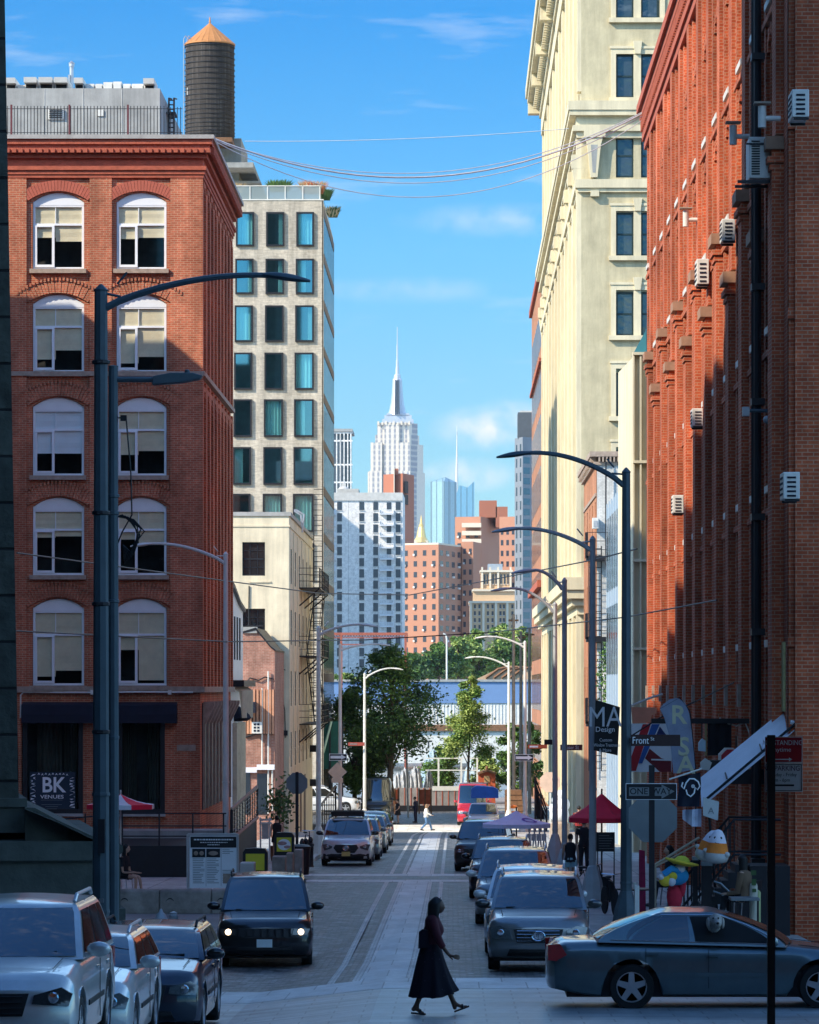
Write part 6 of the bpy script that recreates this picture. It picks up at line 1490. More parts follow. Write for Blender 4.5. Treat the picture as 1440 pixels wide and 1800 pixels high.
car('red_van', 'red van with pinkish roof parked behind the white pickup', 'van', X(830, 246), 246, g(246)+.12, 'van', 'red', R(-2), gp_r, H=2.7, L=5.4)
tb_ = thing('tarp_load', 'bright blue tarpaulin covered load on the back of the white pickup', 'tarpaulin', (1.7, 212.2, g(212)+1.1))
mb = MB(); q = lambda p: X(p, 212.5); zq = lambda p: Z(p, 212.5)
mb.rows([[(q(828), y, zq(1403)), (q(829), y, zq(1386)), (q(838), y, zq(1382.5)+.05*math.sin(y*3)), (q(868), y, zq(1384)), (q(876), y, zq(1388)), (q(876.5), y, zq(1403))] for y in (212.4, 212.9, 213.4, 213.9)], caps=True); mb.build('cover', mat('blue tarpaulin', (.015, .12, .50), .55, var=.15, bump=.5, bscale=3), tb_)
# left kerb, near to far
sbx, si = car('parked_suv', 'white SUV with dark bumper and roof rack basket, first on the left kerb', 'car', -3.98, 139, g(140), 'suv', 'pearl', R(-.5), gp_l, light_shape='hex', lower='trim', lamp='lamp_clear', H=1.70, plate='plate_y', mirror='black')
rk = thing('roof_rack', 'black roof rack basket on the first left kerb SUV', 'roof rack', (-3.98, 141.5, g(140)+1.72))
mb = MB(); zr = g(140)+1.79
for x in (-4.55, -3.98, -3.41): mb.box(x-.03, x+.03, 141.2, 142.6, zr-.06, zr+.14)
for y in (141.2, 141.65, 142.1, 142.6): mb.box(-4.55, -3.41, y-.03, y+.03, zr-.03, zr+.15)
mb.build('basket', M['trim'], rk)
car('parked_car', 'white car with dark blue side windows right behind the first left kerb SUV', 'car', -3.82, 146.5, g(147), 'suv', 'silver', R(-.5), gp_l, H=1.58)
car('parked_car', 'silver hatchback third in the left kerb row', 'car', -3.78, 158, g(159), 'suv', 'silver', R(-.5), gp_l, H=1.56, roofrails=None)
car('parked_car', 'dark grey saloon fourth in the left kerb row, below the van', 'car', -3.80, 172, g(173), 'sedan', 'charcoal', R(-.5), gp_l, H=1.52)
car('delivery_van', 'tall dark grey delivery van standing beyond the left kerb cars', 'van', X(659, 257), 257, g(257)+.02, 'van', 'charcoal', R(-2), None, H=3.0, wscale=1.03)
car('white_suv', 'white SUV standing crosswise at the left side street corner', 'car', X(633, 244), 244, -8.02, 'suv', 'white', R(90), None, H=1.75, L=4.9)
# ================================================================ STREET LAMPS
def lamp(name, label, px_, ptop, Y, arm_px, arm_py, m, r0=.11, r1=.075, base=True, head='cobra', group='street lamps'):
 x = X(px_, Y); z0 = g(Y)+.14; zt = Z(ptop, Y); t = thing(name, label, 'street lamp', (x, Y, z0), group)
 mb = MB(); mb.tube([(x, Y, z0), (x, Y, zt)], [r0, r1], 8); mb.lathe((x, Y, zt), [(r1, 0), (r1*1.15, .03), (.02, .12)], 8)
 for h in (1.2, 3.0): mb.lathe((x, Y, z0+h), [(r0*1.02, 0), (r0*1.06, .03), (r0*1.0, .06)], 8)
 mb.build('pole', m, t, smooth=30)
 if base: mb = MB(); mb.lathe((x, Y, z0), [(.34, 0), (.34, .12), (.24, .7), (.13, 1.05), (r0*.8, 1.1)], 8); mb.build('base', m, t)
 ax_, az_ = X(arm_px, Y), Z(arm_py, Y); s_ = 1 if ax_ > x else -1
 L_ = abs(ax_-x); pts = []
 zs = zt-.25
 for i in range(13):
  f = i/12; pts.append((x+s_*(.06+f*(L_-.55)), Y, zs+(az_+.12-zs)*math.sin(f*math.pi*.56)**.8))
 mb = MB(); mb.tube(pts, [.06-.018*i/12 for i in range(13)], 7); mb.tube([(x+s_*.05, Y, zt-.02), (x+s_*.30, Y, zs+(az_-zs)*.45), ], .022, 5)
 mb.tube([(x+s_*.25, Y, zt+.12), (x+s_*.40, Y, zt+.30)], .018, 4); mb.build('arm', m, t, smooth=40)
 e = pts[-1]; mb = MB(); rows = []
 for i in range(9):
  f = i/8; w_ = .13*math.sin(math.pi*(.12+.80*f))**.8; h_ = .075*math.sin(math.pi*(.15+.75*f)); cx0 = e[0]+s_*(-.12+.72*f); zc_ = e[2]+.01-f*.10
  rows.append([(cx0, Y+w_*math.cos(a), zc_+h_*math.sin(a)*(1 if math.sin(a) > 0 else .6)) for a in [2*math.pi*k/10 for k in range(10)]])
 mb.rows(rows, 0, close=True, caps=True); mb.build('lamp_head', m, t, smooth=50)
 return t
PL, PD = M['pole_light'], M['pole']
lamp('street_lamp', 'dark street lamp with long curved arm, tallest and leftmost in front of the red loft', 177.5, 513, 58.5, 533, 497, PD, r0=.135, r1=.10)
# the second pole with an LED head
q = lambda p: X(p, 58.3); zq = lambda p: Z(p, 58.3); nl = [o for o in bpy.data.objects if o.name == 'street_lamp'][0]
MB().box(q(174), q(182), 58.32, 58.36, zq(1587), zq(1580)).build('paper_sticker', M['sign_back'], nl); MB().box(q(172), q(184), 58.31, 58.36, zq(1500), zq(1440)).build('access_plate', M['black'], nl)
for p in (640, 905, 1065, 1290): MB().lathe((X(177.5, 58.5), 58.5, Z(p, 58.5)), [(.128, 0), (.142, .01), (.142, .05), (.128, .06)], 10).build('clamp_band', M['black'], nl)
Y = 60.2; x = X(199, Y); t = thing('led_street_lamp', 'dark lamp pole with short straight arm and flat LED head beside the tallest lamp', 'street lamp', (x, Y, g(Y)), 'street lamps')
mb = MB(); mb.tube([(x, Y, g(Y)), (x, Y, Z(645, Y))], [.098, .075], 10); mb.lathe((x, Y, Z(645, Y)), [(.08, 0), (.08, .02), (.01, .03)], 10)
for p in (875, 905, 1300, 1060): mb.lathe((x, Y, Z(p, Y)), [(.085, 0), (.098, .01), (.098, .05), (.085, .06)], 10)
mb.build('pole', PD, t, smooth=30); mb = MB(); mb.tube([(x, Y, Z(667, Y)), (X(275, Y), Y, Z(667, Y))], .045, 8); mb.build('arm', PD, t)
mb = MB(); q = lambda p: X(p, Y); zq = lambda p: Z(p, Y)
mb.prism([(q(268), zq(677)), (q(270), zq(662)), (q(300), zq(656)), (q(340), zq(656)), (q(357), zq(661)), (q(352), zq(667)), (q(320), zq(673))], 'y', Y-.14, Y+.14); mb.lathe((q(329), Y, zq(656)), [(.045, 0), (.045, .05), (.01, .06)], 8); mb.build('lamp_head', M['pole'], t, bevel=.015)
mb = MB(); mb.tube([(x+.08, Y, zq(735)), (q(217), Y, zq(733)), (q(222), Y, zq(737)), (q(224), Y, zq(760)), (q(230), Y, zq(830)), (q(232), Y, zq(905)), (q(215), Y, zq(935)), (q(207), Y, zq(955))], .012, 4)
for k in range(5): mb.tube([(x+.06, Y, zq(908)), (q(215+k*5), Y, zq(905+k*2)), (q(230+k*6), Y, zq(918+k*4)), (q(246-k*3), Y, zq(940+k*5)), (q(235-k*4), Y, zq(975+k*4)), (q(216), Y, zq(958))], .011, 4)
mb.box(q(212), q(223), Y-.05, Y+.05, zq(740), zq(730)); mb.build('loose_cable', M['black'], t)
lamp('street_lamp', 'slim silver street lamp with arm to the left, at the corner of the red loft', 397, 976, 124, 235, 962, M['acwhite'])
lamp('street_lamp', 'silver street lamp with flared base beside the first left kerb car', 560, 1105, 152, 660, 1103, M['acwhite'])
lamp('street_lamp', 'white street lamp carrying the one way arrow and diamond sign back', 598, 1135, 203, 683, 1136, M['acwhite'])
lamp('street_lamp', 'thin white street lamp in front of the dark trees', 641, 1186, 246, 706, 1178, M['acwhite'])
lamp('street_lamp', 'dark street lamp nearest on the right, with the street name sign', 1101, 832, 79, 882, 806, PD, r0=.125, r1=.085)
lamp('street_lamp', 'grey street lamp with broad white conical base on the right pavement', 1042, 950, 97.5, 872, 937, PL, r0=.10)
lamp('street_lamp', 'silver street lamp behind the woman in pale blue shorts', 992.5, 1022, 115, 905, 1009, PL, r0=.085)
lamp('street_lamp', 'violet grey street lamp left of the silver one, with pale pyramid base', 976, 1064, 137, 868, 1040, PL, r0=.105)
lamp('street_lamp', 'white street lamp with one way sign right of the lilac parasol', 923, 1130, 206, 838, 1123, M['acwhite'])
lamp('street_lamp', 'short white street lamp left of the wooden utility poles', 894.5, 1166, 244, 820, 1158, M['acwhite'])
for p, tp, Y, l in ((903, 1080, 262, 'weathered wooden utility pole between the two white right hand lamps'), (916, 1110, 270, 'pale wooden utility pole just left of the white one way lamp'), (931, 1105, 275, 'thin grey utility pole by the red brick building')):
 x = X(p, Y); t = thing('utility_pole', l, 'utility pole', (x, Y, g(Y)), 'utility poles'); mb = MB(); mb.tube([(x, Y, g(Y)), (x, Y, Z(tp, Y))], [.15, .1], 7); mb.build('post', M['sill'], t)
 mb = MB(); mb.box(x-.35, x+.35, Y-.05, Y+.05, Z(tp+12, Y), Z(tp+9, Y)); mb.build('cross_arm', M['wood'], t)
# ================================================================ SIGNS
def sign_plate(t, x, y, z, w_, h_, m, name='plate', th=.012):
 return MB().box(x-w_/2, x+w_/2, y-th, y, z-h_/2, z+h_/2).build(name, m, t)
def octagon(mb, x, y, z, r, th=.015, m=0):
 mb.prism([(x+r*math.cos(R(22.5+45*i)), z+r*math.sin(R(22.5+45*i))) for i in range(8)], 'y', y-th, y, m)
# one way sign on its own dark post, right
Y = 76.0; q = lambda p: X(p, Y); zq = lambda p: Z(p, Y)
t = thing('one_way_sign', 'black and white one way sign on a dark post before a grey octagon', 'traffic sign', (q(1146), Y, g(Y)))
MB().box(q(1141), q(1151), Y, Y+.06, g(Y), zq(1345)).build('post', M['black'], t)
mb = MB(); mb.box(q(1100), q(1190), Y-.03, Y-.015, zq(1406), zq(1377)); mb.build('plate', M['sign_white'], t)
mb = MB(); mb.box(q(1101), q(1189), Y-.034, Y-.031, zq(1405), zq(1378)); bp = mb.build('black_field', M['sign_black'], t)
mb = MB(); mb.box(q(1106), q(1141), Y-.038, Y-.035, zq(1399), zq(1384)); mb.prism([(q(1151), zq(1399)), (q(1163), zq(1399)), (q(1163), zq(1404)), (q(1186), zq(1391)), (q(1163), zq(1379)), (q(1163), zq(1384)), (q(1151), zq(1384))], 'y', Y-.038, Y-.035); mb.build('arrow', M['sign_back'], t)
text('ONE', .125, (q(1123), Y-.040, zq(1391.5)), t, M['sign_black'], bold=.012); text('WAY', .125, (q(1163), Y-.040, zq(1391.5)), t, M['sign_black'], bold=.012)
Yo_ = 78.0; t = thing('stop_sign', 'large grey back of an octagonal stop sign behind the one way sign', 'traffic sign', (X(1148, Yo_), Yo_, g(Yo_)))
mb = MB(); octagon(mb, X(1148, Yo_), Yo_+.02, Z(1438, Yo_), 46*Yo_/F); mb.build('plate', M['sign_back'], t); MB().box(X(1144, Yo_), X(1150, Yo_), Yo_+.03, Yo_+.08, g(Yo_), Z(1395, Yo_)).build('post', M['black'], t)
# street name sign on the right lamp
Y = 78.8; q = lambda p: X(p, Y); zq = lambda p: Z(p, Y)
t = thing('street_name_sign', 'dark brown street name sign on the dark right lamp', 'street sign', (q(1150), Y, zq(1312)))
MB().box(q(1109), q(1196), Y-.02, Y+.02, zq(1311.5), zq(1291.5)).build('plate', mat('dark brown enamel', (.035, .014, .014), .5), t)
text('Front', .15, (q(1126), Y-.025, zq(1302)), t, M['sign_white'], sx=.74); text('St', .075, (q(1147), Y-.025, zq(1299)), t, M['sign_white'])
MB().box(q(1106), q(1111), Y-.06, Y+.06, zq(1306), zq(1297)).build('clamp', M['black'], t)
# parking signs on the foreground post
Y = 30.0; q = lambda p: X(p, Y); zq = lambda p: Z(p, Y)
t = thing('parking_sign', 'dark foreground post with red no standing plate above white no parking plate', 'traffic sign', (q(1356), Y, g(Y)))
MB().box(q(1348.5), q(1362), Y-.06, Y, g(Y), zq(1292)).build('post', M['black'], t)
MB().box(q(1345), q(1411), Y, Y+.006, zq(1341), zq(1295)).build('red_plate', M['sign_white'], t)
MB().box(q(1346), q(1409.5), Y-.004, Y-.001, zq(1339.5), zq(1296.5)).build('red_field', M['sign_red'], t)
MB().box(q(1345), q(1411), Y, Y+.006, zq(1392), zq(1342)).build('white_plate', M['sign_white'], t)
m_b = mat('dark red lettering', (.10, .015, .06), .5); m_b2 = M['sign_black']
mb = MB(); 
for a, b, c, d in ((1346, 1409.5, 1343.5, 1344.6), (1346, 1409.5, 1389.4, 1390.5), (1346, 1347, 1343.5, 1390.5), (1408.5, 1409.5, 1343.5, 1390.5), (1362, 1396, 1379, 1382)): mb.box(q(a), q(b), Y-.004, Y-.001, zq(d), zq(c))
mb.build('border', m_b2, t)
text('NO STANDING', .040, (q(1376), Y-.006, zq(1306)), t, M['sign_white'], sx=.82); text('Anytime', .036, (q(1372), Y-.006, zq(1318)), t, M['sign_white'])
mb = MB(); mb.prism([(q(1352), zq(1336)), (q(1387), zq(1336)), (q(1387), zq(1338.5)), (q(1393), zq(1335)), (q(1387), zq(1331.5)), (q(1387), zq(1334)), (q(1352), zq(1334))], 'y', Y-.007, Y-.005); mb.build('arrow', M['sign_white'], t)
text('NO PARKING', .042, (q(1374), Y-.006, zq(1351)), t, m_b, sx=.82); text('Monday - Friday', .028, (q(1375), Y-.006, zq(1362)), t, m_b2, sx=.9); text('8am - 6pm', .028, (q(1372), Y-.006, zq(1371.5)), t, m_b2, sx=.9)
# far one way signs
for p0, p1, pm1, Y, l in ((579, 610, 1331, 202.6, 'small one way arrow sign on the left white lamp'), (905, 938, 1332, 205.6, 'small one way arrow sign on the right white lamp')):
 q = lambda p: X(p, Y); zq = lambda p: Z(p, Y); t = thing('one_way_sign', l, 'traffic sign', (q((p0+p1)/2), Y, zq(pm1+6)))
 MB().box(q(p0), q(p1), Y-.03, Y, zq(pm1+6), zq(pm1-6)).build('plate', M['sign_white'], t); MB().box(q(p0+.7), q(p1-.7), Y-.036, Y-.031, zq(pm1+5.2), zq(pm1-5.2)).build('black_field', M['sign_black'], t)
 mb = MB(); mb.prism([(q(p0+2), zq(pm1+2.4)), (q(p1-10), zq(pm1+2.4)), (q(p1-10), zq(pm1+4.4)), (q(p1-1.5), zq(pm1)), (q(p1-10), zq(pm1-4.4)), (q(p1-10), zq(pm1-2.4)), (q(p0+2), zq(pm1-2.4))], 'y', Y-.042, Y-.037); mb.build('arrow', M['sign_white'], t)
Y = 202.3; q = lambda p: X(p, Y); zq = lambda p: Z(p, Y)
t = thing('diamond_sign', 'peach coloured diamond sign with square plate below on the left white lamp', 'traffic sign', (q(593), Y, zq(1377)))
m_p = mat('peach sign back', (.72, .50, .36), .6)
mb = MB(); mb.prism([(q(593), zq(1374)), (q(610), zq(1357)), (q(593), zq(1340)), (q(576), zq(1357))], 'y', Y-.02, Y); mb.build('diamond', m_p, t); MB().box(q(583), q(603), Y-.015, Y, zq(1376), zq(1368)).build('plate', m_p, t)
Y = 133; t = thing('stop_sign', 'grey back of an octagonal stop sign on a black post on the left pavement', 'traffic sign', (X(522, Y), Y, g(Y)))
mb = MB(); octagon(mb, X(522, Y), Y+.02, Z(1377, Y), 20*Y/F); mb.build('plate', M['sign_back'], t); MB().box(X(519.5, Y), X(525, Y), Y-.05, Y-.0, g(Y), Z(1357, Y)).build('post', M['black'], t)
Y = 185; t = thing('stop_sign', 'pale back of an octagonal stop sign between the two slim right lamps', 'traffic sign', (X(972, Y), Y, g(Y)))
mb = MB(); octagon(mb, X(967, Y), Y+.02, Z(1375, Y), 19*Y/F); mb.build('plate', m_p, t); MB().box(X(966, Y), X(969, Y), Y+.03, Y+.08, g(Y), Z(1360, Y)).build('post', M['acwhite'], t)
Y = 136.8; q = lambda p: X(p, Y); zq = lambda p: Z(p, Y)
t = thing('street_name_sign', 'small dark red street name sign on the slim right lamps', 'street sign', (q(1000), Y, zq(1320)))
MB().box(q(985), q(1024), Y-.02, Y+.01, zq(1319), zq(1309)).build('plate', mat('maroon enamel', (.12, .02, .03), .5), t); text('Water St', .13, (q(1003), Y-.025, zq(1314)), t, M['sign_white'], sx=.9)
MB().box(q(957), q(971), Y-.02, Y+.01, zq(1309), zq(1300)).build('side_plate', M['black'], t)
Y = 205.4; t = thing('street_name_sign', 'bright red sign plate left of the right white lamp', 'street sign', (X(945, Y), Y, Z(1317, Y))); MB().box(X(928, Y), X(962, Y), Y-.02, Y, Z(1316, Y), Z(1309, Y)).build('plate', M['orange_red'], t); MB().box(X(931, Y), X(946, Y), Y-.03, Y-.02, Z(1314, Y), Z(1311, Y)).build('stripe', M['sign_white'], t)
Y = 245.6; t = thing('street_name_sign', 'rust red sign in front of the dark left trees', 'street sign', (X(626, Y), Y, Z(1312, Y))); MB().box(X(612, Y), X(641, Y), Y-.02, Y, Z(1311, Y), Z(1305, Y)).build('plate', mat('rust red sign', (.30, .06, .045), .6), t); MB().box(X(615, Y), X(628, Y), Y-.03, Y-.02, Z(1309, Y), Z(1307, Y)).build('stripe', M['sign_back'], t)
# black banner on the second right lamp
Y = 96; q = lambda p: X(p, Y); zq = lambda p: Z(p, Y)
t = thing('shop_banner', 'black hanging shop banner with large thin white letters beside the right lamp', 'banner', (q(1066), Y, zq(1327)))
mb = MB(); mb.prism([(q(1044), zq(1319)), (q(1086), zq(1328)), (q(1090), zq(1243)), (q(1047), zq(1230))], 'y', Y-.02, Y); mb.build('cloth', M['sign_black'], t)
text('MA', .52, (q(1063.5), Y-.03, zq(1262)), t, M['sign_white'], sx=.82); text('Design', .13, (q(1064), Y-.03, zq(1282.5)), t, M['sign_white'], bold=.01)
text('Custom', .085, (q(1065), Y-.03, zq(1301)), t, M['sign_white'], sx=.85); text('Window Treatments', .085, (q(1067), Y-.03, zq(1310)), t, M['sign_white'], sx=.66); text('& More', .085, (q(1064), Y-.03, zq(1319)), t, M['sign_white'], sx=.85)
# ================================================================ RIGHT PAVEMENT CLUTTER
Y = 84; q = lambda p, y=84: X(p, y); zq = lambda p, y=84: Z(p, y)
t = thing('feather_flag', 'tall grey blue feather flag with pale yellow letters', 'flag', (q(1200), 86, g(86)))
y = 86; pts = [(q(1184, y), zq(1360, y)), (q(1222, y), zq(1352, y)), (q(1218, y), zq(1300, y)), (q(1212, y), zq(1255, y)), (q(1205, y), zq(1236, y)), (q(1192, y), zq(1227, y)), (q(1178, y), zq(1229, y)), (q(1166, y), zq(1238, y)), (q(1160, y), zq(1246, y)), (q(1168, y), zq(1262, y)), (q(1178, y), zq(1300, y))]
mb = MB(); mb.prism(pts, 'y', y-.015, y); mb.build('cloth', mat('grey blue flag cloth', (.30, .34, .44), .85, var=.25, scale=2), t)
m_y = mat('pale yellow print', (.62, .62, .42), .8)
text('R', .42, (q(1193, y), y-.03, zq(1258, y)), t, m_y, bold=.02); text('S', .42, (q(1202, y), y-.03, zq(1314, y)), t, m_y, bold=.02); text('A', .42, (q(1206, y), y-.03, zq(1345, y)), t, m_y, bold=.02)
mb = MB(); mb.tube([(q(1224, y), y, g(y)), (q(1223, y), y, zq(1352, y)), (q(1213, y), y, zq(1250, y)), (q(1195, y), y, zq(1226, y)), (q(1160, y), y, zq(1246, y))], .018, 5); mb.build('pole', M['black'], t)
# orange sign box and painted panel sign
y = 100; t = thing('shop_sign', 'salmon orange projecting sign box with support rod above the painted panels', 'sign', (q(1130, y), y, zq(1272, y)))
mb = MB(); mb.prism([(q(1112, y), zq(1272, y)), (q(1143, y), zq(1270, y)), (q(1145, y), zq(1258, y)), (q(1154, y), zq(1254, y)), (q(1154, y), zq(1244, y)), (q(1110, y), zq(1243, y))], 'y', y-.15, y+.1); mb.build('box', mat('salmon sheet', (.75, .27, .16), .6), t)
mb = MB(); mb.tube([(q(1100, y), y, zq(1245, y)), (q(1140, y), y, zq(1228, y)), (q(1165, y), y, zq(1220, y))], .03, 5); mb.build('rod', M['acwhite'], t)
y = 99; t = thing('painted_panel_sign', 'large panel of red, blue and white angular shapes behind the street name sign', 'sign', (q(1140, y), y, zq(1360, y)))
mats_ = [M['sign_white'], mat('red panel', (.55, .02, .03), .6), mat('blue panel', (.03, .12, .40), .6), mat('maroon panel', (.22, .012, .02), .6), mat('navy panel', (.02, .03, .14), .6)]
mb = MB(); mb.box(q(1108, y), q(1181, y), y, y+.1, zq(1357, y), zq(1272, y), 0); mb.build('board', mats_[0], t)
mb = MB()
def pg(pts, m, k): mb.prism([(q(a, y), zq(b, y)) for a, b in pts], 'y', y-.01-.004*k, y-.004*k, m)
pg([(1108, 1355), (1118, 1355), (1144, 1273), (1130, 1273), (1110, 1330)], 1, 1); pg([(1122, 1342), (1129, 1342), (1160, 1273), (1146, 1273)], 2, 2); pg([(1134, 1333), (1142, 1316), (1163, 1333), (1180, 1338), (1180, 1357), (1160, 1357)], 3, 1); pg([(1152, 1296), (1160, 1277), (1175, 1297)], 4, 3)
pg([(1145, 1334), (1178, 1335), (1178, 1337.5), (1145, 1336.5)], 0, 4); mb.build('painted_shape', mats_, t)
# black projecting beam with hanging dark cloth, box lanterns
y = 92; t = thing('projecting_sign_beam', 'black horizontal beam projecting from the red wall with dark hanging cloth', 'sign bracket', (q(1230, y), y, zq(1272, y)))
MB().box(q(1145, y), XR_, y-.08, y+.08, zq(1272, y), zq(1263, y)).build('beam', M['black'], t)
mb = MB(); n = 10; mb.rows([[(q(1244+i*4.2, y), y-.02+.03*math.sin(i*1.6), z) for i in range(n+1)] for z in (zq(1272, y), zq(1328, y))]); mb.build('hanging_cloth', M['black_soft'], t)
MB().box(q(1239, y), q(1242.5, y), y-.05, y, zq(1328, y), zq(1272, y)).build('batten', mat('ochre timber', (.36, .28, .12), .8), t)
mb = MB(); mb.tube([(q(1265, y), y, zq(1262, y)), (q(1275, y), y, zq(1270, y)), (q(1295, y), y, zq(1276, y)), (q(1310, y), y, zq(1270, y)), (q(1318, y), y, zq(1290, y)), (q(1319, y), y, zq(1310, y))], .02, 5); mb.build('cable', M['acwhite'], t)
y = 90
for p0, p1, l in ((1228, 1240, 'small pale blue box lantern hanging under the black beam'),):
 t = thing('box_lantern', l, 'lantern', (q(1234, y), y, zq(1322, y))); mb = MB(); mb.prism([(q(1228, y), zq(1320, y)), (q(1240, y), zq(1321, y)), (q(1240, y), zq(1302, y)), (q(1234, y), zq(1298, y)), (q(1228, y), zq(1306, y))], 'y', y-.15, y+.1); mb.build('case', mat('pale blue glass', (.45, .62, .70), .4), t); MB().box(q(1233, y), q(1235, y), y-.03, y+.03, zq(1300, y), zq(1272, y)).build('hanger', M['black'], t)
y = 88; t = thing('octagon_shop_sign', 'octagonal dark red sign with black and white hood box on the red wall', 'sign', (q(1262, y), y, zq(1360, y)))
mb = MB(); octagon(mb, q(1284, y), y-.10, zq(1334, y), 18*y/F, .12); mb.build('red_face', M['sign_red'], t); mb = MB(); octagon(mb, q(1281, y), y-.02, zq(1333, y), 20*y/F, .1); mb.build('rim', M['acwhite'], t)
mb = MB(); mb.prism([(q(1230, y), zq(1350, y)), (q(1248, y), zq(1336, y)), (q(1270, y), zq(1336, y)), (q(1280, y), zq(1352, y)), (q(1246, y), zq(1352, y))], 'y', y-.3, y+.2); mb.box(q(1244, y), XR_+.02, y-.2, y+.2, zq(1378, y), zq(1352, y)); mb.build('hood', M['black'], t); mb = MB(); mb.prism([(q(1231, y), zq(1352, y)), (q(1245, y), zq(1354, y)), (q(1250, y), zq(1340, y)), (q(1238, y), zq(1332, y)), (q(1229, y), zq(1340, y))], 'y', y-.36, y-.31); mb.build('pale_panel', M['acwhite'], t)
for i, (p, zz_) in enumerate(((1243, 1357), (1231, 1380), (1230, 1342))):
 pass
# navy flag with dog head outline
y = 80; t = thing('navy_flag', 'navy blue flag with white dog head outline on a pale pole', 'flag', (q(1220, y), y, zq(1425, y)))
mb = MB(); n = 10; rows = []
for j in range(7):
 f = j/6; rows.append([(q(lerp(1192, 1231, i/n)+1.5*math.sin(j*.8), y), y+.05*math.sin(i*.9+j*.5), zq(lerp(lerp(1366, 1358, i/n), 1418, f), y)) for i in range(n+1)])
mb.rows(rows); mb.build('cloth', M['navy'], t, smooth=80)
mb = MB(); dog = [(1200, 1375), (1198, 1382), (1202, 1387), (1206, 1376), (1212, 1369), (1220, 1369), (1227, 1374), (1230, 1382), (1226, 1388), (1222, 1384), (1220, 1394), (1214, 1400), (1208, 1396), (1206, 1388)]
mb.tube([(q(a, y), y-.075, zq(b, y)) for a, b in dog], .016, 5); mb.lathe((q(1218, y), y-.08, zq(1382, y)), [(.02, 0), (.03, -.01), (.04, 0)], 8, axis='y'); mb.build('dog_outline', M['sign_white'], t)
mb = MB(); mb.tube([(q(1176, y), y-.1, zq(1370, y)), (q(1234, y), y-.05, zq(1351, y))], .018, 6); mb.build('pole', M['acwhite'], t)
mb = MB(); mb.rows([[(q(lerp(1200, 1233, i/6), y+.5), y+.5+.05*math.sin(i*1.7), zq(lerp(1424, 1422, i/6) if j == 0 else lerp(1440, 1453, min(1, i/3)), y+.5)) for i in range(7)] for j in range(2)]); tag(mb.build('hanging_cloth', mat('crumpled grey cloth', (.45, .48, .58), .8, var=.35, scale=4)), 'crumpled pale grey cloth hanging below the navy flag', 'cloth')
# white sloping canopy over the entrance stairs
y = 83; t = thing('entrance_canopy', 'long sloping white canopy over the entrance stairs with small end panel', 'canopy', (q(1320, y), y, zq(1400, y)))
a0, a1 = (q(1232, y), zq(1400, y)), (q(1405, y), zq(1258, y))
mb = MB(); n = 12; rows = []
for i in range(n+1):
 f = i/n; x = lerp(a0[0], a1[0], f); z = lerp(a0[1], a1[1], f); rows.append([(x-.02, y-.55, z-.22), (x, y-.0, z+.10), (x+.04, y+.6, z+.40)])
 if i == n: pass
mb.rows(rows); mb.build('canvas', M['white_cloth'], t)
mb = MB(); mb.prism([(q(1233, y), zq(1432, y)), (q(1259, y), zq(1441, y)), (q(1261, y), zq(1408, y)), (q(1233, y), zq(1400, y))], 'y', y-.58, y-.56); mb.build('end_panel', mat('grey white valance', (.50, .53, .52), .85), t)
text('A', .14, (q(1247, y), y-.59, zq(1424, y)), t, M['sign_back'])
mb = MB()
for yy in (y-.56, y+.6):
 o_ = .0 if yy < y else .28
 mb.tube([(a0[0]+.1, yy, a0[1]-.03+o_), (a1[0], yy, a1[1]-.06+o_)], .03, 5)
for f in (.25, .6, .95): x = lerp(a0[0], a1[0], f); z = lerp(a0[1], a1[1], f); mb.tube([(x, y-.5, z-.04), (x, y+.6, z+.22)], .02, 4); 
mb.tube([(a0[0]+.12, y-.5, a0[1]-.05), (q(1262, y), y-.5, g(y))], .03, 5); mb.build('frame', M['black'], t)
mb = MB(); mb.rows([[(q(1385, y), y-.5, zq(1262, y)), (q(1411, y), y-.5, zq(1256, y))], [(q(1392, y), y+.3, zq(1249, y)), (q(1416, y), y+.3, zq(1240, y))]]); mb.tube([(q(1386, y), y-.5, zq(1269, y)), (q(1406, y), y-.5, zq(1272, y)), (q(1410, y), y-.4, zq(1282, y))], .05, 6); mb.build('folded_end', M['white_cloth'], t)
# entrance stairs with railings
y = 82; t = thing('entrance_stairs', 'dark steel stairs with balusters climbing to the red warehouse entrance', 'stairs', (q(1260, y), y, g(y)))
mb = MB(); zg = g(y)+.14
for i in range(9): x0 = q(1196+i*12, y); mb.box(x0, x0+.32, y-.1, y+1.4, zg+i*.17, zg+(i+1)*.17)
mb.box(q(1300, y), XR_, y-.1, y+1.4, zg, zg+1.5); mb.build('tread', M['black'], t)
for yy in (y-.15, y+1.4):
 mb = MB()
 for h in (.25, 1.0): mb.tube([(q(1180, y), yy, zg+h-.1), (q(1290, y), yy, zg+1.5+h), (XR_-.2, yy, zg+1.5+h)], .028, 5)
 for i in range(17): f = i/16; x = lerp(q(1182, y), q(1290, y), f); z = zg+lerp(0, 1.5, f); mb.box(x-.012, x+.012, yy-.012, yy+.012, z+.1, z+1.0)
 mb.build('railing', M['black'], t)
mb = MB(); mb.box(q(1217, y), q(1226, y), y-.22, y-.17, g(y), zq(1508, y)); mb.box(q(1232, y), q(1250, y), y-.32, y-.18, g(y), zq(1518, y)); mb.each('newel_post', M['black'], t)
mb = MB()
for a, b in ((1217, 1226), (1232, 1250)): mb.box(q(a-1, y), q(b+1, y), y-.34, y-.11, zq(1511 if a < 1230 else 1521, y), zq(1505 if a < 1230 else 1514, y))
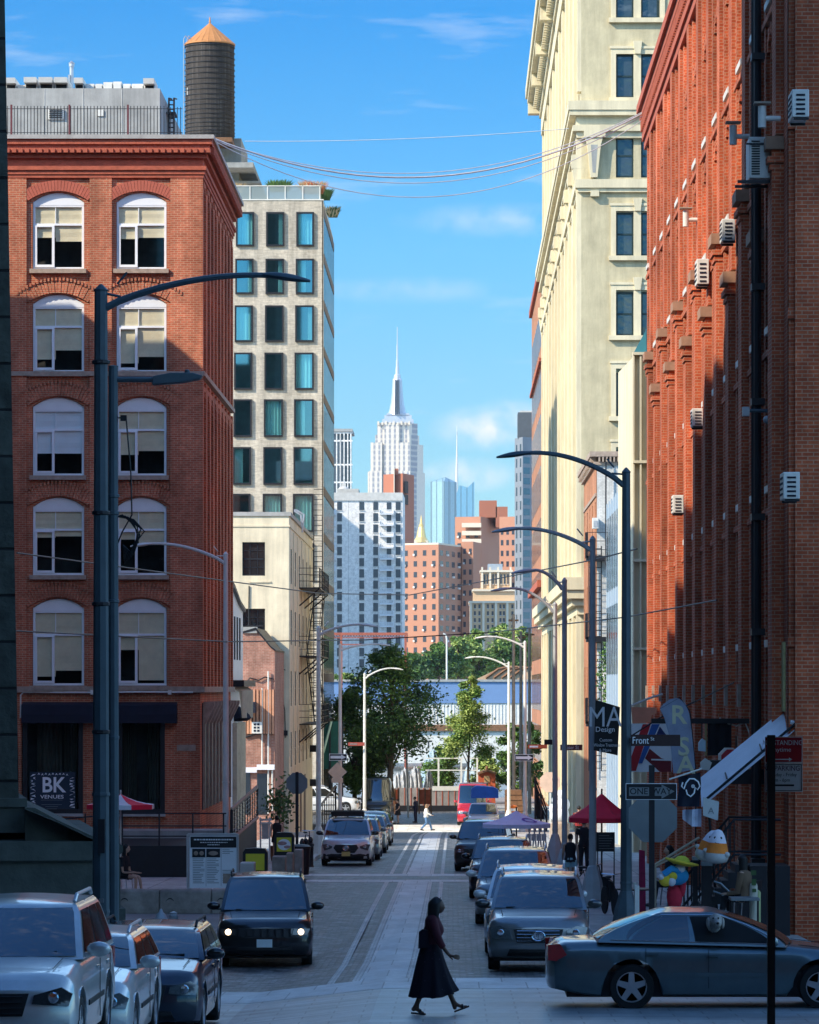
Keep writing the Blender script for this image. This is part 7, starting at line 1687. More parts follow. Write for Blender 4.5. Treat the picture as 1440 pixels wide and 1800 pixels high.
mb.tube([(q(1253, y), y-.35, zq(1548, y)), (q(1265, y), y-.35, zq(1552, y)), (q(1280, y), y-.35, zq(1566, y)), (q(1283, y), y-.35, zq(1600, y))], .025, 5); mb.tube([(q(1252, y), y-.35, zq(1565, y)), (q(1266, y), y-.35, zq(1570, y)), (q(1279, y), y-.35, zq(1581, y))], .02, 5)
mb.build('pale_edge', M['sign_back'], t)
mb = MB(); mb.tube([(q(1152, 85), 85, zq(1520, 85)), (q(1230, 85), 85, zq(1472, 85))], .03, 5); mb.tube([(q(1152, 85), 85, zq(1524, 85)), (q(1226, 85), 85, zq(1484, 85))], .02, 5); mb.tube([(q(1152, 85), 85, zq(1520, 85)), (q(1152, 85), 85, g(85))], .03, 5); mb.build('handrail', mat('worn timber rail', (.50, .42, .30), .6), t)
# plush toys
M['plush_w'] = mat('white plush', (.70, .67, .72), .95, var=.1, scale=8, bump=.4); M['plush_o'] = mat('orange plush', (.80, .22, .03), .95, var=.15, scale=8, bump=.4); M['plush_y'] = mat('yellow plush', (.80, .58, .05), .95, var=.1, scale=8, bump=.4); M['plush_b'] = mat('blue plush', (.03, .28, .55), .95, var=.1, scale=8, bump=.4); M['plush_r'] = mat('red plush', (.60, .03, .06), .95, var=.15, scale=8, bump=.4)
y = 81; 
def plush(label, cx_, cz_, tilt, k):
 t = thing('plush_toy', label, 'plush toy', (q(cx_, y), y, zq(cz_, y)), 'candy coloured plush toys'); x, z = q(cx_, y), zq(cz_, y)
 Mx = Matrix.Translation((x, y, z)) @ Matrix.Rotation(tilt, 4, 'Y') @ Matrix.Scale(k, 4)
 mb = MB(); mb.lathe((0, 0, 0), [(.02, .78), (.12, .74), (.21, .60), (.27, .42), (.29, .36)], 16); mb.xf(Mx).build('white_tip', M['plush_w'], t, smooth=60)
 mb = MB(); mb.lathe((0, 0, 0), [(.29, .36), (.34, .18), (.37, .04)], 16); mb.xf(Mx).build('orange_band', M['plush_o'], t, smooth=60)
 mb = MB(); mb.lathe((0, 0, 0), [(.37, .04), (.38, -.08), (.33, -.22), (.15, -.28), (.02, -.29)], 16); mb.ell((-.34, -.05, .10), .10, .09, .08); mb.ell((.30, -.2, .02), .10, .12, .09); mb.xf(Mx).build('grey_base', mat('pale grey plush', (.55, .54, .52), .95, bump=.3), t, smooth=60)
 mb = MB(); mb.ell((-.10, -.20, .52), .035, .02, .045); mb.ell((.09, -.21, .52), .035, .02, .045); mb.tube([(-.10, -.27, .38), (-.04, -.285, .355), (.03, -.285, .36)], .010, 4); mb.xf(Mx).build('face', M['hair'], t)
 return t
plush('candy corn shaped plush with white tip and smiling face leaning on the stair rail', 1243, 1500, R(20), .66)
y = 80.7; plush('candy corn shaped plush half hidden behind its smiling twin at the canopy post', 1260, 1502, R(4), .68)
y = 81.2; t = thing('stuffed_doll', 'stuffed doll in blue with wide yellow hat and toy guitar', 'plush toy', (q(1192, y), y, zq(1555, y)))
x = lambda p: q(p, y); z = lambda p: zq(p, y)
mb = MB(); mb.ell((x(1190), y, z(1540)), .26, .18, .20); mb.tube([(x(1194), y-.1, z(1532)), (x(1180), y-.2, z(1526)), (x(1166), y-.2, z(1537))], .075, 8); mb.build('blue_body', M['plush_b'], t, smooth=60)
mb = MB(); mb.lathe((x(1198), y-.05, z(1518)), [(.19, .0), (.16, .10), (.08, .16), (.01, .17)], 16); mb.build('hat_crown', mat('lime straw', (.60, .60, .06), .9), t, smooth=50); mb = MB(); mb.lathe((x(1198), y-.05, z(1518)), [(.36, .06), (.37, .03), (.19, -.03), (.12, -.03), (.18, .02), (.36, .06)], 20); mb.xf(Matrix.Translation((x(1198), y, z(1518))) @ Matrix.Rotation(R(12), 4, 'Y') @ Matrix.Translation((-x(1198), -y, -z(1518)))); mb.build('hat_brim', M['plush_y'], t, smooth=50)
mb = MB(); mb.ell((x(1195), y-.08, z(1527)), .12, .11, .10); mb.ell((x(1162), y-.2, z(1541)), .07, .07, .07); mb.ell((x(1180), y-.2, z(1549)), .09, .07, .10); mb.build('pale_face', M['plush_w'], t, smooth=60)
mb = MB(); mb.ell((x(1170), y-.18, z(1547)), .15, .08, .13); mb.ell((x(1181), y-.18, z(1540)), .11, .07, .10); mb.build('toy_guitar', M['plush_y'], t, smooth=60)
y = 81.4; tag(MB().ell((q(1186, y), y, zq(1576, y)), .17, .14, .30, 12, 8).ell((q(1199, y), y, zq(1556, y)), .09, .1, .26).build('stuffed_toy', M['plush_r'], smooth=60), 'red stuffed toy hanging below the doll with the straw hat', 'plush toy')
# red parasol
def parasol(name, label, px_, ptop, pedge, hwp, Y, m1, m2, nseg=8, pole_m=None, sag=.12):
 x, zt, ze = X(px_, Y), Z(ptop, Y), Z(pedge, Y); r_ = hwp*Y/F
 t = thing(name, label, 'parasol', (x, Y, g(Y)+.14)); rows = []
 mb = MB()
 for i in range(nseg):
  a0, a1 = 2*math.pi*(i+.5)/nseg, 2*math.pi*(i+1.5)/nseg
  for j in range(4):
   f0, f1 = j/4, (j+1)/4
   def pt(a, f): return (x+r_*f*math.cos(a), Y+r_*f*math.sin(a), zt+(ze-zt)*f-sag*math.sin(math.pi*f)*.5)
   mb.poly([pt(a0, f0+.001), pt(a1, f0+.001), pt(a1, f1), pt(a0, f1)], i % 2)
  for f in (1,): mb.poly([pt(a0, 1), pt(a1, 1), tuple(Vector(pt(a1, 1))-Vector((0, 0, .13))), tuple(Vector(pt(a0, 1))-Vector((0, 0, .13)))], i % 2)
 mb.build('canopy', [m1, m2], t, recalc=False)
 mb = MB(); mb.cyl((x, Y, g(Y)+.1), (x, Y, zt+.12), .025); mb.lathe((x, Y, g(Y)+.14), [(.28, 0), (.28, .06), (.05, .1), (.04, .3)], 12); mb.build('pole', pole_m or M['black'], t)
 mb = MB()
 for i in range(nseg): a = 2*math.pi*(i+.5)/nseg; mb.tube([(x, Y, zt-.12), (x+r_*math.cos(a), Y+r_*math.sin(a), ze-.03)], .012, 4)
 mb.each('rib', M['black'], t)
 return t
parasol('parasol', 'red market parasol behind the grey lamp with the conical base', 1058, 1394, 1437, 62, 105, M['red'], M['red'])
pt_ = parasol('parasol', 'pale lilac parasol with a purple oval mark beside the right kerb', 908, 1425, 1448, 64, 128, M['lilac_cloth'], M['lilac_cloth'])
x_, zt_, ze_, r_ = X(908, 128), Z(1425, 128), Z(1448, 128), 64*128/F
def onc(th, k): dx, dy = .42+.26*k*math.cos(th), -.60+.20*k*math.sin(th); f = math.hypot(dx, dy)/r_; return (x_+dx, 128+dy, zt_+(ze_-zt_)*f-.06*math.sin(math.pi*f)+.012)
mb = MB(); mb.rows([[onc(2*math.pi*i/24, k) for i in range(24)] for k in (.62, 1)], close=True); mb.build('oval_mark', mat('purple print', (.16, .08, .42), .8), pt_, recalc=False)
parasol('parasol', 'red and white striped parasol in front of the shop window of the red loft', 212, 1396, 1414, 62, 108, M['red'], M['white_cloth'], pole_m=M['acwhite'])
# menu sign under the red parasol, bicycle, tables, barrel, bins
y = 104; t = thing('menu_board', 'black menu board standing under the red parasol', 'board', (q(1065, y), y, g(y)+.14)); MB().box(q(1047, y), q(1081, y), y, y+.04, zq(1497, y), zq(1463, y)).build('panel', M['sign_black'], t)
mb = MB()
for k in range(6): mb.box(q(1053, y), q(1053+18+(k*7) % 9, y), y-.006, y, zq(1469.5+k*4.5, y), zq(1468.7+k*4.5, y))
mb.build('chalk_line', M['sign_back'], t); mb = MB()
for p in (1050, 1079): mb.box(q(p, y), q(p+2, y), y+.05, y+.09, g(y)+.14, zq(1463, y))
mb.build('leg', M['black'], t)
def bicycle(label, x0, y0, yaw):
 t = thing('bicycle', label, 'bicycle', (x0, y0, g(y0)+.14), local=True, rz=yaw)
 for yw in (0, 1.02):
  mb = MB(); mb.lathe((0, yw, .34), [(.30, -.015), (.335, -.018), (.345, 0), (.335, .018), (.30, .015), (.30, -.015)], 24, axis='x'); wo = mb.build('wheel', M['rubber'], t, smooth=40); mb = MB()
  for i in range(12): a = math.pi*i/6; mb.cyl((0, yw, .34), (0, yw+.31*math.cos(a), .34+.31*math.sin(a)), .004, n=4)
  mb.build('spoke', M['steel'], wo)
 mb = MB()
 for pl_ in ([(0, 0, .34), (0, .13, .86), (0, .16, 1.0)], [(0, .14, .80), (0, .50, .32), (0, .62, .84), (0, .16, .82)], [(0, .50, .32), (0, 1.02, .34), (0, .62, .80)]): mb.tube(pl_, .018, 6)
 mb.build('frame', M['black'], t); mb = MB(); mb.tube([(-.28, .22, 1.02), (0, .12, 1.0), (.28, .22, 1.02)], .014, 6); mb.build('handlebar', M['chrome'], t); mb = MB(); mb.ell((0, .64, .92), .08, .14, .04); mb.build('saddle', M['black'], t)
bicycle('dark bicycle standing behind the nearest right lamp', X(1082, 92), 92.2, R(12)); bicycle('bicycle parked under the red parasol', X(1062, 101), 101, R(60))
bicycle('bicycle leaning by the black grid railing at the left kerb', X(545, 146), 146.5, R(20))
y = 79.4
t = thing('stickered_bollard', 'cream bollard covered in stickers below the canopy', 'bollard', (q(1324, y), y, g(y)+.14)); mb = MB(); mb.lathe((q(1325, y), y, g(y)+.14), [(.085, 0), (.085, 1.15), (.07, 1.2), (.01, 1.22)], 12); mb.build('post', mat('cream bollard', (.50, .46, .36), .6), t, smooth=40)
mb = MB()
for i, (a, b) in enumerate(((1530, 1538), (1545, 1556), (1562, 1568))): mb.box(q(1320+i, y), q(1329, y), y-.095, y-.08, zq(b, y), zq(a, y))
mb.each('sticker', M['leaf_dark'], t)
t = thing('stickered_bollard', 'narrow yellowish bollard right of the cream one', 'bollard', (q(1336, y), y+.4, g(y)+.14)); mb = MB(); mb.lathe((q(1336, y), y+.4, g(y)+.14), [(.05, 0), (.05, 1.0), (.01, 1.05)], 10); mb.build('post', mat('yellow green bollard', (.42, .46, .20), .6), t, smooth=40)
t = thing('white_bollard', 'short white post beside the dark one way post', 'bollard', (q(1121, 78), 78, g(78)+.14)); mb = MB(); mb.box(q(1116, 78), q(1124, 78), 78, 78.08, g(78)+.14, zq(1557, 78)); mb.build('post', M['acwhite'], t, bevel=.01)
t = thing('cafe_table', 'dark cafe table with cup left of the one way post', 'table', (q(1118, 83), 83, g(83)+.14)); zt = g(83)+.14+.95; mb = MB(); mb.lathe((q(1118, 83), 83, zt), [(.42, 0), (.42, .03)], 16); mb.build('top', M['black'], t); mb = MB(); mb.cyl((q(1118, 83), 83, g(83)+.14), (q(1118, 83), 83, zt), .04); mb.build('stem', M['black'], t)
tag(MB().lathe((q(1116, 83), 82.9, zt+.03), [(.035, 0), (.045, .14), (.04, .14)], 10).build('paper_cup', M['acwhite']), 'white paper cup on the dark cafe table', 'cup')
t = thing('pavement_table', 'pale topped table in front of the dark haired seated person at right', 'table', (q(1310, 79), 79, g(79)+.14)); z_ = zq(1578, 79); mb = MB(); mb.box(q(1284, 79), q(1334, 79), 78.7, 79.5, z_-.05, z_); mb.build('top', M['sign_back'], t); mb = MB()
for p in (1287, 1331): 
 for yy in (78.75, 79.4): mb.box(q(p, 79)-.02, q(p, 79)+.02, yy, yy+.05, g(79)+.1, z_-.05)
mb.build('leg', M['black'], t)
y = 88; tag(MB().prism([(q(1124, y), g(y)+.2), (q(1136, y), g(y)+.2), (q(1134, y), zq(1496, y)), (q(1124, y), zq(1494, y))], 'y', y, y+.2).build('patterned_panel', mat('crimson panel', (.28, .012, .06), .8, var=.4, scale=6)), 'crimson patterned panel beside the one way post', 'panel')
# hanging plant by the fire ladder, white statue, planter
r_ = random.Random(4); t = thing('hanging_plant', 'green climbing plant hanging beside the fire ladder', 'plant', (X(1074, 191), 191, Z(1230, 191)))
mb = MB()
for i in range(900):
 f = r_.random(); c = Vector((X(1074+r_.gauss(0, 6+4*math.sin(f*3)), 191), 191.2+r_.gauss(0, .3), Z(1128+f*106, 191))); s_ = r_.uniform(.06, .14); u = Vector((r_.gauss(0, 1), r_.gauss(0, 1), r_.gauss(0, 1))).normalized(); v_ = u.orthogonal().normalized(); mb.poly([c-u*s_, c-v_*s_*.6, c+u*s_, c+v_*s_*.6], i % 2)
mb.build('foliage', [LD, LM], t, recalc=False)
y = 170; t = thing('white_statue', 'white lumpy statue on a plinth between the slim right lamps', 'statue', (X(984, y), y, g(y)+.14)); mb = MB(); mb.lathe((X(984, y), y, g(y)+.14), [(.45, 0), (.45, .9), (.36, .95), (.3, 1.0)], 10); mb.build('plinth', M['sill'], t)
mb = MB(); 
for dx, dz, a in ((0, 1.3, .42), (.1, 1.75, .36), (-.18, 1.55, .3), (.05, 2.15, .26), (-.12, 1.95, .24)): mb.ell((X(984, y)+dx, y, g(y)+.14+dz), a, a*.9, a)
mb.build('figure', M['white'], t, smooth=80)
y = 140; t = thing('timber_bench_stack', 'stack of grey folding chairs beside the lilac parasol', 'chair stack', (X(938, y), y, g(y)+.14))
mb = MB()
for i in range(4): x0 = X(925+i*9, y); mb.tube([(x0, y, g(y)+.1), (x0+.14, y, zq(1455, y))], .03, 5); mb.tube([(x0+.25, y, g(y)+.1), (x0+.1, y, zq(1455, y))], .03, 5); mb.box(x0, x0+.18, y-.03, y, zq(1478, y), zq(1466, y))
mb.build('folding_frame', M['pole_light'], t)
y = 139; t = thing('blackboard_stand', 'black easel stand under the lilac parasol', 'easel', (X(897, y), y, g(y)+.14)); mb = MB()
for a, b in ((890, 897), (905, 898)): mb.tube([(X(a, y), y, g(y)+.1), (X(b, y), y, zq(1452, y))], .03, 5)
mb.box(X(889, y), X(906, y), y-.04, y, zq(1482, y), zq(1465, y)); mb.build('frame', M['black'], t)
y = 160; t = thing('metal_gate_stair', 'black openwork stair against the red brick building on the right', 'stairs', (X(950, y), 208, g(208))); y = 208; mb = MB()
for k in range(9): mb.tube([(X(944+k*1.6, y), y, zq(1440, y)+.0), (X(940+k*1.6, y), y, zq(1372+k*6, y))], .03, 4)
for h in (0, .3, .6): mb.tube([(X(940, y), y, zq(1365, y)-h), (X(962, y), y, zq(1425, y)-h)], .045, 5)
for p in (941, 951, 961): mb.box(X(p, y)-.05, X(p, y)+.05, y-.05, y+.05, g(y), zq(1365+(p-940)*2.6, y))
mb.build('frame', M['black'], t)
# ================================================================ LEFT PLAZA CLUTTER
def barrier(label, p0, p1, ptop, pbot, Y):
 z0, z1 = Z(pbot, Y), Z(ptop, Y); t = thing('concrete_barrier', label, 'barrier', (X((p0+p1)/2, Y), Y, z0), 'concrete barriers along the plaza edge')
 mb = MB(); x0, x1 = X(p0, Y), X(p1, Y); mb.prism([(Y-.28, z0), (Y-.28, z0+.14), (Y-.2, z1-.05), (Y-.12, z1), (Y+.3, z1), (Y+.4, z0)], 'x', x0, x1); mb.build('block', M['block'], t, bevel=.03)
 mb = MB(); mb.lathe((lerp(x0, x1, .2), Y-.235, lerp(z0, z1, .5)), [(.07, .0), (.10, -.012), (.10, .04)], 12, axis='y'); mb.build('lifting_hole', M['dark'], t)
barrier('long stained concrete barrier right of the stone pier', 205, 281, 1563, 1606, 99.2); barrier('stained concrete barrier behind the black driving SUV', 282, 372, 1563, 1606, 99.2); barrier('concrete barrier end hidden behind the black driving SUV roof', 373, 455, 1563, 1606, 99.2)
y = 80; t = thing('fire_hydrant', 'grey fire hydrant behind the dark blue parked SUV', 'hydrant', (X(283, y), y, g(y))); x, z0 = X(283, y), g(y); mb = MB(); mb.lathe((x, y, z0), [(.17, 0), (.17, .05), (.12, .07), (.12, .5), (.155, .52), (.155, .57), (.13, .60), (.10, .68), (.05, .72), (.03, .78), (.001, .80)], 12); mb.build('body', M['pole_light'], t, smooth=40); mb = MB(); mb.cyl((x-.2, y, z0+.42), (x+.2, y, z0+.42), .055); mb.cyl((x, y-.2, z0+.4), (x, y, z0+.4), .07); mb.build('outlet', M['pole_light'], t)
t = thing('standpipe', 'small grey standpipe beside the fire hydrant', 'standpipe', (X(305, y), y, g(y))); x = X(305, y); mb = MB(); mb.lathe((x, y, g(y)), [(.07, 0), (.07, .5), (.10, .54), (.10, .66), (.08, .68), (.08, .72), (.01, .74)], 10); mb.build('pipe', M['pole_light'], t, smooth=40)
# menu board with black header (its code square is left out)
y = 103; q = lambda p, y=103: X(p, y); zq = lambda p, y=103: Z(p, y)
t = thing('information_board', 'tall white information board with black header and three text columns on the plaza', 'board', (q(375), y, g(y)+.14))
mb = MB(); mb.box(q(333), q(417), y, y+.06, zq(1561), zq(1469)); mb.build('panel', mat('off white poster', (.82, .86, .88), .6, var=.04), t)
mb = MB(); mb.box(q(335), q(415.5), y-.012, y-.001, zq(1490), zq(1471)); mb.box(q(338), q(361), y-.012, y-.001, zq(1507), zq(1492)); mb.box(q(363), q(387), y-.012, y-.001, zq(1507), zq(1492)); mb.build('header', M['sign_black'], t)
mb = MB(); r_ = random.Random(2)
for z_, a, b in ((1476, 341, 410), (1481, 352, 400), (1485, 365, 386)):
 xx = a
 while xx < b: w_ = r_.uniform(1.5, 4.5); mb.box(q(xx), q(min(b, xx+w_)), y-.018, y-.013, zq(z_+(1.2 if z_ < 1480 else .7)), zq(z_-(1.2 if z_ < 1480 else .7))); xx += w_+1.0
mb.build('header_print', M['sign_white'], t)
mb = MB()
for c0, c1, z0_ in ((339, 360, 1510), (364, 386, 1510), (391, 411, 1494)):
 for k in range(int((1556-z0_)/3)):
  if c0 == 391 and (1500 < z0_+k*3 < 1528): continue
  mb.box(q(c0), q(lerp(c0, c1, r_.uniform(.5, 1))), y-.005, y-.001, zq(z0_+k*3+.5), zq(z0_+k*3-.5))
for p in (362, 388.5): mb.box(q(p), q(p+.6), y-.006, y-.001, zq(1558), zq(1492))
mb.build('small_print', M['sign_back'], t)
mb = MB()
for a, b in ((340, 349), (350, 359)): mb.ell((q((a+b)/2), y-.014, zq(1500)), .06, .004, .06)
mb.ell((q(375), y-.014, zq(1500)), .13, .004, .06); mb.box(q(392), q(410), y-.01, y-.001, zq(1553), zq(1536)); mb.build('food_photo', M['sill'], t)
mb = MB()
for p in (330, 418): mb.box(q(p)-.03, q(p)+.03, y-.03, y+.1, g(y)+.1, zq(1467)); mb.tube([(q(p), y+.08, zq(1470)), (q(p), y+.8, g(y)+.1)], .02, 4)
mb.box(q(330), q(418), y-.02, y+.08, zq(1468.8), zq(1465)); mb.build('frame', M['steel'], t)
# yellow framed ad bins
def ad_bin(label, p0, p1, pt, pb, Y, pic):
 t = thing('ad_panel_stand', label, 'advertising stand', (X((p0+p1)/2, Y), Y, g(Y)+.14), 'yellow advertising stands'); x0, x1, z0, z1 = X(p0, Y), X(p1, Y), g(Y)+.14, Z(pt, Y); r_ = .12
 mb = MB(); mb.prism([(x0, z0), (x1, z0), (x1, z1-r_), (x1-r_*.6, z1-.02), ((x0+x1)/2, z1), (x0+r_*.6, z1-.02), (x0, z1-r_)], 'y', Y, Y+.5); mb.build('case', M['black'], t)
 zl = Z(pb, Y); mb = MB(); mb.box(x0+.08, x1-.08, Y-.012, Y-.001, zl, z1-.16); po_ = mb.build('poster', M['yellow'], t)
 if pic:
  mb = MB(); cx_ = (x0+x1)/2; cz_ = lerp(zl, z1, .36); w_ = x1-x0; mb.ell((cx_, Y-.016, cz_), w_*.33, .006, .17, 16, 8); mb.build('picture', M['sign_white'], po_); mb = MB(); mb.ell((cx_-.06, Y-.024, cz_+.04), w_*.24, .005, .06, 14, 6); mb.ell((cx_+.1, Y-.024, cz_-.07), w_*.18, .005, .045, 12, 6); mb.build('food_shape', mat('pink grey print', (.42, .25, .24), .7, var=.4, scale=9), po_)
ad_bin('yellow poster stand with picture of food beside the concrete blocks', 482, 517, 1463, 1497, 116, True); ad_bin('lower yellow poster stand just behind the black SUV roof', 427, 470, 1491, 1530, 108, False)
for i, (p0, p1, a, b, Y, l) in enumerate(((478, 502, 1506, 1530, 112, 'square stained concrete block in front of the yellow poster stand'), (503, 515, 1500, 1535, 114.5, 'narrow concrete block under the yellow poster stand'), (516, 532, 1494, 1524, 118.5, 'rightmost concrete block by the kerb'), (421, 447, 1517, 1535, 104.5, 'low greenish concrete block behind the black SUV roof'))):
 tag(MB().box(X(p0, Y), X(p1, Y), Y, Y+.8, g(Y)+.14, Z(a, Y)).build('concrete_block', M['block'] if i < 3 else M['concrete_light'], bevel=.03), l, 'concrete block')
# ramp with steel railing in front of the loft
y = 121; t = thing('access_ramp', 'dark entrance ramp with thin black railing under the shop windows', 'ramp', (X(290, y), y, g(y)))
MB().box(X(120, 122), X(398, 122), 122, 130, g(122), Z(1487, 122)).build('ramp_base', M['black'], t)
MB().box(X(120, 122), X(398, 122), 128.2, 129.9, Z(1487, 122), Z(1460, 128.2)).build('stone_plinth', M['concrete'], t)
mb = MB(); y = 122.1
for pz_1, pz_2 in ((1440, 1430), (1458, 1452), (1474, 1470)): mb.tube([(X(112, y), y, Z(pz_1, y)), (X(215, y), y, Z(pz_2, y)), (X(398, y), y, Z(pz_2, y))], .022, 5)
for p in (150, 215, 280, 339, 393): mb.box(X(p, y)-.025, X(p, y)+.025, y-.025, y+.025, Z(1530, y), Z(1430, y))
mb.build('railing', M['black'], t)
# stair railing with grid mesh at the loft side
t = thing('stair_railing', 'black steel stair with grid mesh railing at the loft street side', 'railing', (X(430, 130), 130, g(130)))
mb = MB(); a = Vector((X(407, 122), 122, Z(1475, 122))); b = Vector((X(452, 138), 138, Z(1437, 138))); at_ = Vector((X(407, 122), 122, Z(1425, 122))); bt = Vector((X(452, 138), 138, Z(1385, 138)))
mb.tube([a, b, bt, at_, a], .05, 6)
for i in range(1, 10): f = i/10; mb.tube([a.lerp(b, f), at_.lerp(bt, f)], .018, 4)
for i in range(1, 7): f = i/7; mb.tube([a.lerp(at_, f), b.lerp(bt, f)], .014, 4)
mb.build('mesh_panel', M['black'], t)
mb = MB(); mb.tube([at_+Vector((0, 0, .06)), bt+Vector((0, 0, .06))], .045, 6); mb.tube([a, b], .07, 6); mb.build('handrail', M['sill'], t)
mb = MB(); mb.prism([(122, g(122)), (138, g(138)), (138, b.z-.05), (122, a.z-.05)], 'x', X(430, 130)-.02, X(430, 130)); mb.build('side_panel', M['black'], t)
# café seat, flower tub with small tree, bollards, white stands
t = thing('planted_tub', 'tub with a small leafy tree beside the pink house', 'planter', (X(490, 141), 141, g(141)+.14)); x, y, z = X(490, 141), 141, g(141)+.14; mb = MB(); mb.lathe((x, y, z), [(.28, 0), (.36, .55), (.33, .55)], 12); mb.build('tub', M['wood'], t); mb = MB(); mb.tube([(x, y, z+.4), (x+.05, y, z+1.1), (x+.02, y, z+1.9)], [.05, .04, .02], 6); mb.build('trunk', M['bark'], t)
r_ = random.Random(9); mb = MB()
for i in range(420): c = Vector((x+r_.gauss(.05, .26), y+r_.gauss(0, .25), z+r_.gauss(2.1, .38))); s_ = r_.uniform(.05, .12); u = Vector((r_.gauss(0, 1), r_.gauss(0, 1), r_.gauss(0, 1))).normalized(); v_ = u.orthogonal().normalized(); mb.poly([c-u*s_, c-v_*s_*.6, c+u*s_, c+v_*s_*.6], i % 2)
mb.build('foliage', [LD, LM], t, recalc=False)
t = thing('white_stand', 'white bracketed sign stand beside the pink house doorway', 'stand', (X(466, 138), 138, g(138)+.14)); y = 138; mb = MB()
for p in (458, 474): mb.box(X(p, y)-.03, X(p, y)+.03, y-.03, y+.03, g(y)+.14, Z(1437, y))
for p in (1441, 1447): mb.box(X(456, y), X(478, y), y-.05, y-.03, Z(p+1.8, y), Z(p-1.8, y))
mb.build('frame', M['acwhite'], t); MB().box(X(460, y), X(472, y), y+.05, y+.09, Z(1475, y), Z(1448, y)).build('panel', M['concrete_light'], t)
for i, p in enumerate((531, 538, 546)):
 y = 128+i*2.5; t = thing('black_bollard', ['stout black bollard nearest the stop sign post', 'black bollard between the bin and the kerb', 'black bollard closest to the silver lamp base'][i], 'bollard', (X(p, y), y, g(y)+.14), 'black bollards on the left pavement'); mb = MB(); mb.lathe((X(p, y), y, g(y)+.14), [(.13, 0), (.10, .08), (.10, .72), (.13, .76), (.12, .82), (.05, .86), (.085, .92), (.085, .98), (.04, 1.05), (.001, 1.06)], 12); mb.build('post', M['black'], t, smooth=40)
t = thing('litter_bin', 'black litter bin beside the stop sign post', 'bin', (X(527, 124), 124, g(124)+.14)); mb = MB(); mb.lathe((X(527, 124), 124.4, g(124)+.14), [(.28, 0), (.34, .85), (.36, .86), (.36, .92), (.2, .98), (.01, 1.0)], 14); mb.build('drum', M['black'], t, smooth=40)
t = thing('cycle_stand', 'black grid fence panel beside the white left lamp', 'fence', (X(578, 196), 196, g(196)+.14)); mb = MB(); y = 196; mb.tube([(X(570, y), y-6, g(y)+.1), (X(570, y), y-6, g(y)+1.7), (X(583, y), y+6, g(y)+2.4), (X(584, y), y+6, g(y)+.1)], .06, 5)
for i in range(8): f = i/7; mb.tube([(lerp(X(570, y), X(583, y), f), lerp(y-6, y+6, f), g(y)+.1), (lerp(X(570, y), X(583, y), f), lerp(y-6, y+6, f), g(y)+1.7+.7*f)], .025, 4)
mb.build('frame', M['black'], t)
# ================================================================ CONSTRUCTION SITE at the end of the street
def heap(t, name, x0, x1, Y, zb, bumps, m, seed, dep=2.2):
 r_ = random.Random(seed); mb = MB(); rows = []
 for j in range(9):
  row = []
  for i in range(41):
   x = lerp(x0, x1, i/40); h = max([hh*max(0, 1-((x-c)/w_)**2)**.6 for c, w_, hh in bumps]+[0]); q8 = math.sin(math.pi*(.06+.88*j/8))**.5
   row.append((x, Y+dep*j/8+.12*math.sin(i*1.3+j), zb+h*q8*(1+.05*math.sin(i*2.1+j*1.7))+(.05*r_.random() if h > .1 else 0)))
  rows.append(row)
 mb.rows(rows); return mb.build(name, m, t, smooth=50)
def wrap(name, a_, b_, k):
 s = N(name); f = s.noise(s.pos(), k, 7, .7); s.l(s.ramp(f, (.35, a_), (.65, b_)), s.b.inputs['Base Color']); s.set(.3, 0, .5); s.bump(f, 1, .3); return s.m
t = thing('wrapped_material_pile', 'heap of plastic wrapped white building material', 'pile', (X(725, 292), 292, g(292)))
q = lambda p: X(p, 292); zh = lambda p: Z(p, 292)-g(292)
heap(t, 'wrapped_bundle', q(684), q(742), 292, g(292), [(q(698), .55, zh(1360)), (q(712), .75, zh(1352)), (q(730), .8, zh(1350))], wrap('crumpled plastic wrap', (.34, .36, .38), (.66, .66, .64), 3), 6)
heap(t, 'grey_bundle', q(742), q(766), 292.3, g(292), [(q(754), .5, zh(1355))], wrap('grey plastic wrap', (.22, .24, .25), (.46, .47, .46), 3), 7)
t = thing('site_hoarding', 'low grey white hoarding in front of the wrapped pile', 'hoarding', (X(770, 288), 288, g(288))); y = 288; MB().box(X(694, y), X(850, y), y, y+.15, g(y), Z(1385, y)).build('board', mat('grimy hoarding', (.26, .24, .23), .8, var=.4, scale=.8), t); MB().box(X(760, y), X(830, y), y-.05, y, Z(1390, y), Z(1382, y)).build('top_rail', M['acwhite'], t); mb = MB()
for i in range(14): mb.box(X(700+i*11, y), X(701+i*11, y), y-.04, y, g(y), Z(1385, y))
mb.build('seam', M['orange_red'], t)
MB().box(X(694, y), X(850, y), y-.10, y-.05, g(y), Z(1416, y)).build('dark_base', M['black'], t)
for p0, p1, l in ((688, 700, 'orange mesh barrier behind the woman in the black dress'), (737, 758, 'orange mesh barrier right of the man in dark clothes')):
 y = 280; t = thing('orange_barrier', l, 'barrier', (X((p0+p1)/2, y), y, g(y)), 'orange barriers at the building site'); MB().box(X(p0, y), X(p1, y), y, y+.08, Z(1414, y), Z(1388, y)).build('mesh', M['orange_red'], t); mb = MB()
 for p in (p0, (p0+p1)/2, p1): mb.box(X(p, y)-.05, X(p, y)+.05, y-.05, y, g(y), Z(1386, y))
 mb.build('post', M['wood'], t)
t = thing('green_site_fence', 'dark green netted fence with leaning pale strut at the left side street', 'fence', (X(576, 252), 252, g(252))); y = 252; MB().box(X(556, y), X(604, y), y, y+.1, Z(1352, y), Z(1268, y)).build('netting', mat('green netting', (.012, .085, .065), .8, var=.2), t); mb = MB(); mb.tube([(X(563, y), y-.3, Z(1345, y)), (X(583, y), y-.3, Z(1268, y))], .09, 5); mb.build('strut', mat('pale green strut', (.40, .58, .46), .6), t); mb = MB()
